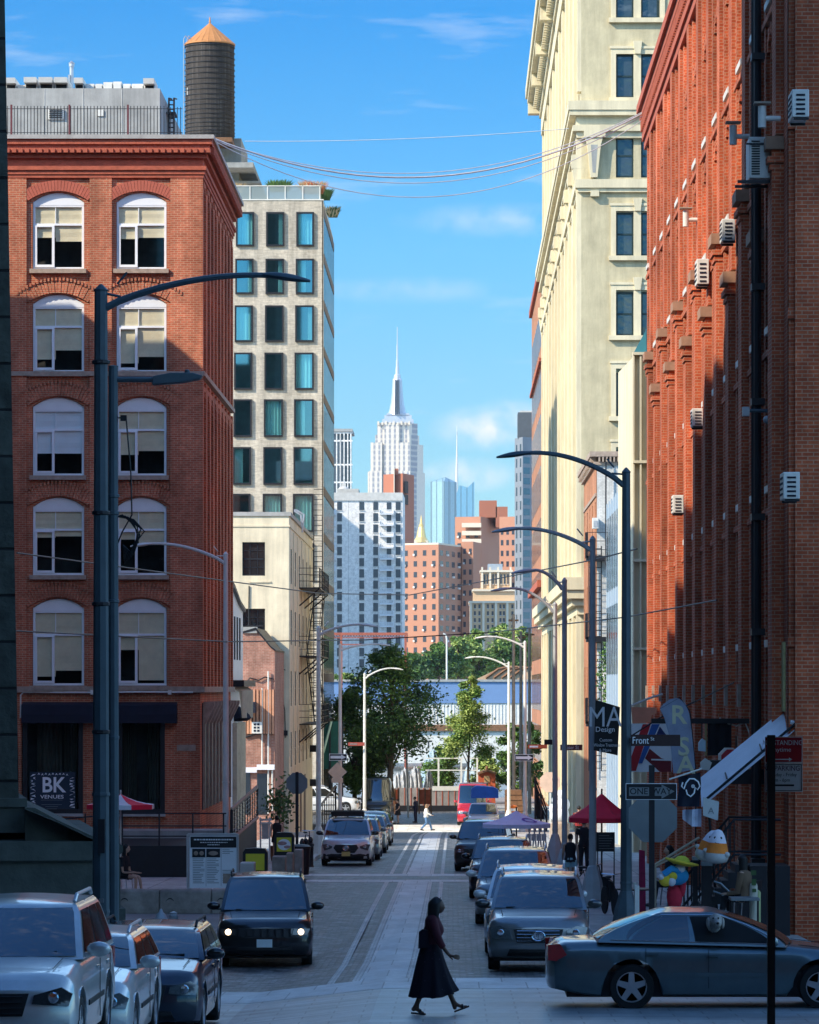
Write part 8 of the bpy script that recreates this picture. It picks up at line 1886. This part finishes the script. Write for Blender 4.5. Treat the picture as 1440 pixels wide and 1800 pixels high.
for p in (558, 580, 602): mb.box(X(p, y)-.06, X(p, y)+.06, y-.05, y, g(y), Z(1268, y))
mb.build('post', M['black'], t)
t = thing('white_site_fence', 'white tube fence frame in front of green bushes', 'fence', (X(810, 300), 300, g(300))); y = 300; mb = MB()
for p in (771, 811, 839): mb.box(X(p, y)-.07, X(p, y)+.07, y-.05, y+.05, g(y), Z(1332, y))
for p in (1333, 1354): mb.box(X(748, y), X(840, y), y-.04, y+.04, Z(p+1, y), Z(p-1, y))
mb.build('frame', M['acwhite'], t)
t = thing('site_hut', 'small orange brown gabled hut behind the red van', 'hut', (X(856, 290), 290, g(290))); y = 290; mb = MB(); mb.prism([(X(841, y), g(y)), (X(871, y), g(y)), (X(871, y), Z(1361, y)), (X(856, y), Z(1356, y)), (X(841, y), Z(1361, y))], 'y', y, y+2); mb.build('wall', M['orange_red'], t); mb = MB(); mb.prism([(X(840, y), Z(1362, y)), (X(856, y), Z(1356.5, y)), (X(872, y), Z(1362, y)), (X(872, y), Z(1358.5, y)), (X(856, y), Z(1353, y)), (X(840, y), Z(1358.5, y))], 'y', y-.2, y+2.2); mb.ell((X(856, y), y+.3, Z(1350, y)), .12, .12, .16); mb.box(X(855.4, y), X(856.6, y), y+.2, y+.4, Z(1354, y), Z(1350, y)); mb.build('roof', M['wood'], t); MB().box(X(851, y), X(861, y), y-.05, y, Z(1376, y), Z(1364, y)).build('sign_panel', M['straw'], t)
t = thing('site_gantry_light', 'thin grey mast with horizontal arm above the wrapped pile', 'mast', (X(717, 270), 270, g(270))); y = 270; mb = MB(); mb.tube([(X(718, y), y, g(y)), (X(714, y), y, Z(1290, y))], .07, 5); mb.tube([(X(715, y), y, Z(1304, y)), (X(760, y), y, Z(1303, y))], .06, 5); mb.box(X(752, y), X(755, y), y-.05, y+.05, Z(1316, y), Z(1303, y)); mb.build('mast', M['pole_light'], t)
t = thing('sheeting_heap', 'pale blue plastic sheeting heap behind the white site fence', 'sheeting', (X(775, 320), 320, g(320)))
q = lambda p: X(p, 320); zh = lambda p: Z(p, 320)-g(320); m_s = wrap('pale blue sheeting', (.26, .38, .44), (.50, .60, .64), 1.2)
heap(t, 'sheet', q(735), q(800), 320, g(320), [(q(765), 1.5, zh(1318))], m_s, 8); heap(t, 'folded_sheet', q(800), q(905), 321, g(320), [(q(835), 1.3, zh(1335)), (q(880), 1.2, zh(1334))], m_s, 9)
y = 255; t = thing('timber_stack', 'stack of brown timber behind the lilac parasol by the right trees', 'timber', (X(905, y), y, g(y)+.12)); mb = MB()
for k in range(6): mb.box(X(888, y), X(922-k, y), y, y+1.6, g(y)+.12+k*.36, g(y)+.12+k*.36+.32)
mb.build('plank', M['wood'], t)
y = 250; t = thing('traffic_barrel', 'orange and white traffic barrel before the timber stack', 'barrel', (X(902, y), y, g(y)+.12)); mb = MB(); mb.lathe((X(902, y), y, g(y)+.12), [(.34, 0), (.3, .1), (.26, 1.2), (.05, 1.25)], 12); mb.build('drum', mat('orange plastic', (.70, .16, .02), .5), t, smooth=40); mb = MB()
for h in (.45, .85): mb.lathe((X(902, y), y, g(y)+.12+h), [(.30, 0), (.295, .18)], 12)
mb.build('band', M['sign_white'], t)
# ================================================================ OVERHEAD CABLES
def cable(label, pts, r_, m=None, sag=0):
 P_ = [Vector((X(a, Y), Y, Z(b, Y))) for a, b, Y in pts]
 if len(P_) == 2:
  A, B = P_; P_ = [A.lerp(B, i/24)-Vector((0, 0, sag*4*(i/24)*(1-i/24))) for i in range(25)]
 tag(MB().tube(P_, r_, 5).build('overhead_cable', m or M['black']), label, 'cable', 'overhead cables across the street')
cw = mat('pale cable sheath', (.55, .58, .60), .5)
cable('thick pale overhead cable sagging between the two rooftops', [(362, 238, 131), (1135, 196, 140)], .032, cw, 1.9)
cable('thin pale overhead cable just above the thick pale one', [(362, 240, 131), (1135, 194, 140)], .016, cw, 1.75)
cable('dark overhead cable under the thick pale one', [(364, 240, 131.5), (1136, 200, 140)], .016, cw, 2.05)
cable('lowest dark rooftop cable between the two corners', [(366, 242, 132), (1138, 205, 141)], .016, cw, 2.5)
cable('topmost thin dark rooftop cable', [(430, 248, 150), (1000, 226, 150)], .014, cw, .15)
cable('upper black street cable crossing at the level of the far trees', [(30, 972, 100), (560, 1043, 150), (720, 1046, 170), (860, 1020, 160), (1040, 985, 120), (1120, 965, 100)], .022)
cable('lower black street cable crossing below the upper one', [(27, 1109, 100), (400, 1128, 124), (640, 1125, 150), (860, 1112, 150), (1100, 1085, 120), (1260, 1055, 95)], .022)
cable('short black cable from the octagon sign to the far wall', [(1100, 1300, 92), (1160, 1262, 92), (1225, 1232, 92), (1290, 1200, 87)], .018)
# ================================================================ PEOPLE
def skin_mesh(name, joints, edges, m, parent, root='pelvis', sub=2):
 ks = list(joints); me = bpy.data.meshes.new(name)
 me.from_pydata([joints[k][0] for k in ks], [(ks.index(a), ks.index(b)) for a, b in edges], [])
 ob = bpy.data.objects.new(name, me); COL.objects.link(ob)
 ob.modifiers.new('skin', 'SKIN'); sv = me.skin_vertices[0].data
 for i, k in enumerate(ks):
  r_ = joints[k][1]; sv[i].radius = r_ if isinstance(r_, tuple) else (r_, r_); sv[i].use_root = (k == root)
 s_ = ob.modifiers.new('sub', 'SUBSURF'); s_.levels = sub; s_.render_levels = sub
 dg = bpy.context.evaluated_depsgraph_get(); m2 = bpy.data.meshes.new_from_object(ob.evaluated_get(dg)); bpy.data.objects.remove(ob)
 m2.materials.clear(); m2.materials.append(m); m2.polygons.foreach_set('use_smooth', [True]*len(m2.polygons))
 o = bpy.data.objects.new(name, m2); COL.objects.link(o); o.parent = parent; return o
def arm_chain(J, E, side, sh, el, wr, hand_dir, curl=.3, k=1.0, fingers=True, bag=None):
 """shoulder, elbow, wrist, then palm, five fingers"""
 s_ = side; J[s_+'sh'] = (sh, .052*k); J[s_+'el'] = (el, .038*k); J[s_+'wr'] = (wr, .024*k)
 d = Vector(hand_dir).normalized(); w_ = Vector(wr); pl = w_+d*.055*k; J[s_+'palm'] = (tuple(pl), (.034*k, .018*k))
 E += [('chest', s_+'sh'), (s_+'sh', s_+'el'), (s_+'el', s_+'wr'), (s_+'wr', s_+'palm')]
 if not fingers: J[s_+'tip'] = (tuple(w_+d*.15*k), .014*k); E.append((s_+'palm', s_+'tip')); return
 side_v = d.cross(Vector((0, 1, 0))); side_v = side_v.normalized() if side_v.length > .1 else Vector((0, 0, 1))
 for i, (off, L_) in enumerate(((-.026, .068), (-.009, .078), (.009, .074), (.026, .058))):
  b = pl+d*.035*k+side_v*off*k; dn = Vector((0, 1, 0)) if side == 'r' else Vector((0, -1, 0))
  m_ = b+d*L_*.5*k+dn*curl*.02*k; tpt = m_+d*L_*.45*k+dn*curl*.04*k
  J[f'{s_}f{i}a'] = (tuple(b), .010*k); J[f'{s_}f{i}b'] = (tuple(m_), .009*k); J[f'{s_}f{i}c'] = (tuple(tpt), .0075*k)
  E += [(s_+'palm', f'{s_}f{i}a'), (f'{s_}f{i}a', f'{s_}f{i}b'), (f'{s_}f{i}b', f'{s_}f{i}c')]
 b = w_+d*.03*k-side_v*.028*k; J[s_+'t1'] = (tuple(b), .011*k); J[s_+'t2'] = (tuple(b+d*.04*k-side_v*.022*k), .009*k); E += [(s_+'wr', s_+'t1'), (s_+'t1', s_+'t2')]
def garment(rings, m, name, parent, n=28, fold=0, nf=9, seed=0):
 """lofted garment: rings of (centre x, y, z, rx, ry)"""
 mb = MB(); rows = []
 for j, (cx_, cy_, z, rx, ry) in enumerate(rings):
  f = j/(len(rings)-1); row = []
  for i in range(n):
   a = 2*math.pi*i/n; q = 1+fold*f*math.sin(nf*a+seed)+fold*.5*f*math.sin((nf*2+1)*a)
   row.append((cx_+rx*q*math.cos(a), cy_+ry*q*math.sin(a), z+fold*.25*f*math.sin(nf*a+1)))
  rows.append(row)
 mb.rows(rows, 0, close=True, caps=True); return mb.build(name, m, parent, smooth=70)
def head(t, c, k, skin, hairm, style, f=(1, 0)):
 """a modelled head facing local +x"""
 cx_, cy_, cz_ = c; mb = MB(); rows = []
 N_ = 14
 for i in range(N_+1):
  t_ = i/N_; z = cz_+.115*k*math.cos(math.pi*t_); w_ = max(math.sin(math.pi*t_), .05)
  row = []
  for j in range(20):
   a = 2*math.pi*j/20; x = .098*k*w_*math.cos(a); y = .074*k*w_*math.sin(a)
   zz = (z-cz_)/k
   if math.cos(a) > 0:
    x *= 1-.10*max(0, zz/.115)**2
    if zz < -.02: y *= 1-.35*min(1, (-zz-.02)/.1); x *= 1.05
    face = max(0, math.cos(a))**6
    x += k*face*(.020*math.exp(-((zz+.015)/.022)**2)+.008*math.exp(-((zz+.062)/.012)**2)+.008*math.exp(-((zz+.095)/.015)**2)-.006*math.exp(-((zz-.012)/.012)**2)+.005*math.exp(-((zz-.035)/.014)**2))
   row.append((cx_+x, cy_+y, z))
  rows.append(row)
 mb.rows(rows, 0, close=True, caps=True)
 for s_ in (-1, 1): mb.ell((cx_-.005*k, cy_+s_*.074*k, cz_-.008*k), .018*k, .010*k, .030*k, 8, 6)
 ho = mb.build('head', skin, t, smooth=80)
 mb = MB()
 for s_ in (-1, 1): mb.ell((cx_+.083*k, cy_+s_*.030*k, cz_+.010*k), .010*k, .014*k, .007*k, 8, 6)
 mb.build('eyes', M['hair'], ho); mb = MB(); mb.ell((cx_+.094*k, cy_, cz_-.058*k), .008*k, .022*k, .006*k, 8, 5); mb.build('mouth', mat('lips', (.22, .06, .05), .5), ho)
 mb = MB()
 if style == 'bob':
  rows = []
  for i in range(12):
   f_ = i/11; z = cz_+.135*k-.31*k*f_; w_ = min(1, math.sin(math.pi*min(.5, .06+f_*1.15)))+.10*max(0, f_-.5)
   rows.append([(cx_-.020*k+((.118 if math.cos(a) < .2 else .118-.05*min(1, max(0, (f_-.20))*4)*math.cos(a))*k*w_)*math.cos(a), cy_+.102*k*w_*math.sin(a)*(1+.03*math.sin(7*a)), z+(.0 if math.cos(a) < .35 else .10*k*max(0, f_-.18)*(math.cos(a)-.35)*6)) for a in [2*math.pi*j/30 for j in range(30)]])
  mb.rows(rows, 0, close=True, caps=True)
 else:
  mb.ell((cx_-.018*k, cy_, cz_+.030*k), .100*k, .086*k, .102*k, 14, 8)
  if style == 'long': mb.rows([[(cx_-.03*k+r_*k*math.cos(a), cy_+r_*.95*k*math.sin(a), cz_+dz*k) for a in [R(60)+R(240)*j/10 for j in range(11)]] for r_, dz in ((.10, .05), (.105, -.05), (.10, -.18), (.085, -.30), (.04, -.36))])
  if style == 'bun': mb.ell((cx_-.10*k, cy_, cz_+.09*k), .05*k, .05*k, .05*k, 10, 7)
 mb.build('hair', hairm, t, smooth=70)
def person(label, px_, Y, yaw, h=1.68, pose='walk', top=None, bottom=None, skin=None, hair='short', kind='trousers', dz=0, z0=None, fingers=False, stride=.30, hairm=None, sleeves=False):
 k = h/1.68; z = (g(Y)+dz) if z0 is None else z0
 t = thing('person', label, 'person', (X(px_, Y), Y, z), local=True, rz=yaw); sk = skin or M['skin_light']; hm = hairm or M['hair']
 J, E = {}, []
 V = lambda x, y, z_: (x*k, y*k, z_*k)
 if pose == 'sit':
  pz_h = .46; J.update(pelvis=(V(0, 0, pz_h+.08), (.13*k, .11*k)), waist=(V(-.02, 0, pz_h+.28), (.115*k, .09*k)), chest=(V(0, 0, pz_h+.48), (.14*k, .10*k)), neck=(V(.03, 0, pz_h+.66), .05*k), skull=(V(.06, 0, pz_h+.76), .055*k)); hc = V(.08, 0, pz_h+.82)
  legs = (('r', -.10, (.42, .50), (.40, .08), (.56, .04)), ('l', .10, (.43, .49), (.50, .08), (.66, .04))); hipz = pz_h+.06; shz = pz_h+.58
 else:
  lean = .02; J.update(pelvis=(V(0, 0, .93), (.135*k, .105*k)), waist=(V(.01, 0, 1.10), (.11*k, .085*k)), chest=(V(.02, 0, 1.28), (.14*k, .10*k)), neck=(V(.035, 0, 1.45), .048*k), skull=(V(.055, 0, 1.53), .055*k)); hc = V(.07, 0, 1.575)
  a = stride
  if pose == 'walk': legs = (('r', -.09, (a*.15, .50), (-a*.95, .13), (-a*.95+.14, .03)), ('l', .09, (a*.75, .50), (a*1.12, .09), (a*1.12+.17, .07)))
  else: legs = (('r', -.10, (.02, .49), (-.01, .08), (.14, .03)), ('l', .10, (.03, .49), (.0, .08), (.15, .03)))
  hipz = .88; shz = 1.385
 E += [('pelvis', 'waist'), ('waist', 'chest'), ('chest', 'neck'), ('neck', 'skull')]
 for s_, y, kn, an, toe in legs:
  J[s_+'hip'] = (V(0, y, hipz), .085*k); J[s_+'kn'] = (V(kn[0], y, kn[1]), .056*k); J[s_+'an'] = (V(an[0], y, an[1]), .036*k); J[s_+'toe'] = (V(toe[0], y, toe[1]), (.035*k, .025*k)); E += [('pelvis', s_+'hip'), (s_+'hip', s_+'kn'), (s_+'kn', s_+'an'), (s_+'an', s_+'toe')]
 if pose == 'sit': arms = (('r', -.19, (.06, .62), (.30, .62)), ('l', .19, (.08, .62), (.30, .60)))
 elif pose == 'walk': arms = (('r', -.19, (.10, 1.10), (.34, .99)), ('l', .19, (-.10, 1.10), (-.06, .86)))
 else: arms = (('r', -.20, (-.02, 1.10), (.06, .86)), ('l', .20, (.0, 1.10), (.16, .95)))
 for s_, y, el, wr in arms: arm_chain(J, E, s_, V(.01, y*.92, shz), V(el[0], y*1.12, el[1]), V(wr[0], y*1.12, wr[1]), (wr[0]-el[0]+.1, 0, (wr[1]-el[1])*.6), k=k, fingers=fingers)
 skin_mesh('body', J, E, sk, t, sub=2 if fingers else 1)
 head(t, hc, k, sk, hm, hair)
 zs = shz
 if top is not None:
  if kind == 'dress': rg = [(.03, 0, zs+.05, .07, .10), (.02, 0, zs-.03, .12, .19), (.03, 0, zs-.14, .135, .17), (.02, 0, 1.08, .105, .135), (.0, 0, .93, .15, .175), (.03, 0, .60, .22, .20)]
  elif pose == 'sit': rg = [(.03, 0, zs+.05, .07, .10), (.0, 0, zs-.03, .12, .20), (.01, 0, zs-.15, .14, .175), (-.02, 0, zs-.32, .125, .15), (0, 0, zs-.48, .16, .19)]
  else: rg = [(.035, 0, zs+.055, .065, .09), (.02, 0, zs-.02, .115, .185), (.03, 0, zs-.13, .14, .175), (.01, 0, 1.08, .115, .145), (.0, 0, .94, .145, .18), (0, 0, .86, .15, .185)]
  garment([(a*k, b*k, c*k, d*k, e_*k) for a, b, c, d, e_ in rg], top, 'shirt' if kind != 'dress' else 'dress', t, fold=.03)
  if sleeves or kind != 'tank':
   mb = MB()
   for s_, y, el, wr in arms: 
    p0 = Vector(V(.01, y*.85, shz+.0)); p1 = Vector(V(el[0], y*1.12, el[1])); e_ = p0.lerp(p1, .95 if sleeves else .62); pts = [p0, p0.lerp(e_, .4), e_]; rr_ = [.078*k, .07*k, .062*k]
    if sleeves: pts.append(Vector(V(wr[0], y*1.12, wr[1]))); rr_.append(.042*k)
    mb.tube(pts, rr_, 10)
   mb.each('sleeve', top, t, smooth=60)
 if bottom is not None and kind in ('trousers', 'tank', 'shorts'):
  mb = MB(); full = kind == 'trousers'
  for s_, y, kn, an, toe in legs:
   hp, kk, aa = Vector(V(0, y*.9, hipz+.03)), Vector(V(kn[0], y, kn[1])), Vector(V(an[0], y, an[1]))
   if full: mb.tube([hp, hp.lerp(kk, .5), kk, kk.lerp(aa, .55), aa], [.105*k, .095*k, .075*k, .065*k, .058*k], 12)
   else: mb.tube([hp, hp.lerp(kk, .25), hp.lerp(kk, .48)], [.11*k, .115*k, .118*k], 12)
  px0 = J['pelvis'][0]; mb.ell((px0[0], 0, px0[2]), .15*k, .175*k, .12*k, 14, 8); mb.build('trousers' if full else 'shorts', bottom, t, smooth=60)
 mb = MB()
 for s_, y, kn, an, toe in legs: 
  a_, b_ = Vector(V(an[0]-.06, y, an[1]-.05)), Vector(V(toe[0]+.04, y, toe[1]-.005)); mb.tube([a_, a_.lerp(b_, .35)+Vector((0, 0, .015)), a_.lerp(b_, .75), b_], [.036*k, .045*k, .042*k, .026*k], 8)
 mb.build('shoes', M['black'], t, smooth=60)
 return t
# --- the woman crossing in the foreground
k = 1.0; Yw_ = 55.0
t = thing('person', 'woman in burgundy top and long dark skirt walking right across the intersection', 'person', (X(761, Yw_), Yw_, g(Yw_)), local=True)
J = dict(pelvis=((-.01, 0, .95), (.13, .10)), waist=((.0, 0, 1.11), (.10, .085)), chest=((.0, 0, 1.27), (.125, .10)), neck=((.02, 0, 1.43), .044), skull=((.045, 0, 1.52), .052))
E = [('pelvis', 'waist'), ('waist', 'chest'), ('chest', 'neck'), ('neck', 'skull')]
for s_, y, kn, an, hl, toe in (('r', -.08, (-.09, .50), (-.245, .12), (-.30, .06), (-.12, .025)), ('l', .08, (.17, .52), (.30, .15), (.325, .06), (.50, .115))):
 J[s_+'hip'] = ((0, y, .88), .085); J[s_+'kn'] = ((kn[0], y, kn[1]), .054); J[s_+'cf'] = ((lerp(kn[0], an[0], .4), y, lerp(kn[1], an[1], .4)), .050); J[s_+'an'] = ((an[0], y, an[1]), .031); J[s_+'hl'] = ((hl[0], y, hl[1]), .032); J[s_+'ft'] = ((lerp(hl[0], toe[0], .6), y, lerp(hl[1], toe[1], .6)+.01), (.036, .026)); J[s_+'toe'] = ((toe[0], y, toe[1]), (.034, .016))
 E += [('pelvis', s_+'hip'), (s_+'hip', s_+'kn'), (s_+'kn', s_+'cf'), (s_+'cf', s_+'an'), (s_+'an', s_+'hl'), (s_+'an', s_+'ft'), (s_+'ft', s_+'toe')]
arm_chain(J, E, 'r', (-.005, -.165, 1.36), (.095, -.20, 1.06), (.235, -.19, .87), (.9, 0, -.22), curl=.8)
arm_chain(J, E, 'l', (.0, .165, 1.36), (-.12, .20, 1.10), (-.16, .20, .86), (.1, 0, -1), curl=.6)
skin_mesh('body', J, E, M['skin'], t, sub=2)
head(t, (.065, 0, 1.565), 1.0, M['skin'], M['hair'], 'bob')
M['burgundy'] = mat('burgundy knit', (.06, .006, .014), .85, var=.2, scale=12, bump=.3, world=False)
s = N('dark printed cotton'); v = s.obj(); sp1 = s.n('TexVoronoi'); sp1.inputs['Scale'].default_value = 11; s.l(v, sp1.inputs['Vector']); s.l(s.mix(s.math('LESS_THAN', sp1.outputs['Distance'], .13), (.010, .009, .016), (.035, .028, .042)), s.b.inputs['Base Color']); s.set(.9, 0, .2); s.bump(s.noise(v, 9, 3), .3, .02); M['skirt'] = s.m
garment([(.02, 0, 1.455, .055, .075), (.0, 0, 1.42, .085, .14), (-.005, 0, 1.365, .11, .18), (.02, 0, 1.26, .135, .155), (.025, 0, 1.20, .138, .15), (.0, 0, 1.10, .115, .13), (-.01, 0, 1.00, .13, .15), (-.015, 0, .93, .145, .165)], M['burgundy'], 'top', t, fold=.02)
mb = MB(); mb.tube([(-.005, -.15, 1.37), (.03, -.185, 1.25), (.085, -.202, 1.09), (.15, -.20, .98)], [.072, .068, .058, .045], 12); mb.tube([(.0, .15, 1.37), (-.05, .185, 1.25), (-.115, .20, 1.11), (-.14, .20, .98)], [.072, .068, .058, .045], 12); mb.each('sleeve', M['burgundy'], t, smooth=60)
rows = []; mb = MB(); n = 56
for j in range(15):
 f = j/14; z = lerp(1.02, .26, f); fr_, bk = lerp(.125, .36, f**1.25), lerp(.155, .335, f**.85); row = []
 for i in range(n):
  a = 2*math.pi*i/n; c_, s_ = math.cos(a), math.sin(a); rx = fr_ if c_ > 0 else bk; fold = 1+.085*f*math.sin(9*a+1.2)+.03*f*math.sin(17*a)
  row.append((-.01+rx*c_*fold, lerp(.15, .27, f)*s_*fold, z+(.085*f**3*max(0, c_)**2)+.012*f*math.sin(13*a)))
 rows.append(row)
mb.rows(rows, 0, close=True, caps=True); mb.build('skirt', M['skirt'], t, smooth=70)
mb = MB()
for s_, y, hl, toe in (('r', -.08, (-.315, .03), (-.10, .012)), ('l', .08, (.31, .035), (.525, .115))):
 a_, b_ = Vector((hl[0], y, hl[1])), Vector((toe[0], y, toe[1])); u = (b_-a_).normalized(); nrm = Vector((-u.z, 0, u.x)); rows = []
 for j in range(9): f = j/8; c = a_.lerp(b_, f); w_ = .038*math.sin(math.pi*min(.97, .1+.84*f))**.5; rows.append([tuple(c+Vector((0, w_*q1, 0))+nrm*h_) for q1, h_ in ((-1, -.012), (1, -.012), (1, .012), (-1, .012))])
 mb.rows(rows, 0, close=True, caps=True); m0 = a_.lerp(b_, .62); mb.tube([m0+Vector((0, -.04, 0)), m0+nrm*.055+Vector((0, -.02, 0)), m0+nrm*.055+Vector((0, .02, 0)), m0+Vector((0, .04, 0))], .016, 6)
mb.build('sandals', M['black'], t, smooth=50)
tag(MB().rows([[(X(761, Yw_)-.21+dx, Yw_-.16+.10*s2, g(Yw_)+z_) for dx, z_ in ((.0, .96), (.01, 1.20), (.06, 1.24), (.14, 1.22), (.16, .98))] for s2 in (0, .5, 1)], 0, caps=True).build('shoulder_bag', M['skirt']), 'dark bag hanging behind the hip of the woman in burgundy', 'bag')
# --- others
D90 = R(90)
m_w = mat('white shirt cloth', (.72, .70, .66), .9, world=False); m_j = mat('blue jeans', (.10, .20, .36), .9, world=False); m_bl = mat('pale blue cotton', (.30, .52, .60), .9, world=False); m_bk = mat('black cotton', (.014, .014, .018), .9, world=False); m_dk = mat('dark navy cloth', (.02, .02, .045), .9, world=False)
person('person in white top and blue jeans crossing the sunlit crosswalk', 749, 239.5, 0, 1.66, 'walk', m_w, m_j, hair='long', stride=.32, sleeves=True, hairm=mat('light brown hair', (.25, .15, .08), .6))
person('woman in short black dress by the orange barrier', 700, 255, R(200), 1.62, 'stand', m_bk, None, kind='dress', hair='bun')
person('person in long dark clothes standing beside the wrapped pile', 731, 258, R(160), 1.72, 'stand', m_dk, m_dk, hair='short', sleeves=True)
person('woman seen from behind in black sleeveless top and pale blue shorts', 1003, 110, D90, 1.62, 'stand', m_bk, m_bl, kind='tank', hair='bun', dz=.14)
person('man in black shirt and dark trousers walking away behind the grey lamp', 1027, 125, D90, 1.80, 'stand', m_bk, m_bk, hair='short', dz=.14)
person('bare shouldered woman in black top walking away on the left pavement', 487, 140, D90, 1.66, 'stand', m_bk, m_bk, kind='tank', hair='bun', dz=.14)
person('person sitting on a cafe chair under the striped parasol', 218, 107, R(-20), 1.68, 'sit', m_bk, m_bk, kind='shorts', hair='long', dz=.14)
person('dark haired person sitting at the pale table near the right edge', 1310, 80.5, R(150), 1.72, 'sit', mat('tan jacket', (.16, .10, .06), .9, world=False), m_bk, hair='long', dz=.48, sleeves=True)
person('dark haired person sitting behind the octagonal sign back', 1181, 88, R(200), 1.68, 'sit', m_bk, m_bk, hair='long', dz=.55)
person('person in dark red shirt standing beyond the red parasol', 1018, 165, D90, 1.74, 'stand', mat('dark red shirt', (.25, .02, .02), .9, world=False), m_bk, hair='short', dz=.14)
def chair(label, px_, Y, yaw, m, dz=.14, group='cafe chairs'):
 t = thing('cafe_chair', label, 'chair', (X(px_, Y), Y, g(Y)+dz), group, local=True, rz=yaw)
 MB().box(-.22, .20, -.22, .22, .43, .47).build('seat', m, t, bevel=.01); mb = MB(); mb.prism([(-.20, .47), (-.24, .47), (-.30, .90), (-.26, .90)], 'y', -.21, .21); mb.build('backrest', m, t)
 for a, b in ((-.19, -.19), (-.19, .19), (.17, -.19), (.17, .19)): MB().tube([(a, b, .44), (a*1.25, b*1.1, 0)], .014, 5).build('leg', M['steel'], t)
chair('dark cafe chair of the person under the striped parasol', 217, 107, R(-20), M['black']); chair('dark chair at the pale table on the right pavement', 1311, 80.6, R(150), M['black'], .48); chair('dark chair behind the octagonal sign back', 1182, 88.1, R(200), M['black'], .55)
# --- the dog at the sedan window
t = thing('dog', 'pale curly dog looking out of the grey sedan window', 'dog', (X(1258, 56.5), 56.5, Z(1632, 56.5))); x, y, z = X(1258, 56.45), 56.45, Z(1617, 56.45)
m_d = mat('curly cream fur', (.42, .38, .33), .95, var=.35, scale=18, bump=.8, bscale=60)
mb = MB(); rows = []
for i in range(12):
 f = i/11; c = (x+.0+.02*f, lerp(y+.22, y-.20, f), lerp(z-.03, z-.035, f)-.02*f); r1 = plin([(0, .07), (.15, .10), (.45, .115), (.62, .085), (.72, .055), (.92, .048), (1, .03)], f); rows.append([(c[0]+r1*.92*math.cos(a), c[1], c[2]+r1*math.sin(a)+(.02 if .2 < f < .55 else 0)) for a in [2*math.pi*j/14 for j in range(14)]])
mb.rows(rows, 0, close=True, caps=True); mb.tube([(x, y+.10, z-.02), (x-.02, y+.28, z-.18), (x-.05, y+.4, z-.4)], [.09, .12, .14], 10); mb.build('body', m_d, t, smooth=80)
mb = MB()
for s_ in (-1, 1): mb.ell((x+s_*.105, y+.03, z-.05), .032, .05, .085, 10, 8)
mb.build('ears', m_d, t, smooth=80); mb = MB()
for s_ in (-1, 1): mb.ell((x+s_*.038, y-.075, z+.03), .014, .012, .014, 8, 6)
mb.ell((x+.02, y-.205, z-.04), .024, .018, .018, 8, 6); mb.build('eyes_and_nose', M['hair'], t)
# ================================================================ HAZE over the river and the far city
hz = bpy.data.materials.new('haze'); hz.use_nodes = True; ht = hz.node_tree; ht.nodes.clear()
ho = ht.nodes.new('ShaderNodeOutputMaterial'); hv = ht.nodes.new('ShaderNodeVolumePrincipled'); hv.inputs['Color'].default_value = (.86, .92, 1, 1); hv.inputs['Density'].default_value = .000045; hv.inputs['Anisotropy'].default_value = .3
ht.links.new(hv.outputs[0], ho.inputs['Volume'])
tag(MB().box(-1400, 1400, -60, 6200, -15, 520).build('haze', hz), 'thin pale blue haze over the street, the river and the far towers', None, None, 'stuff')
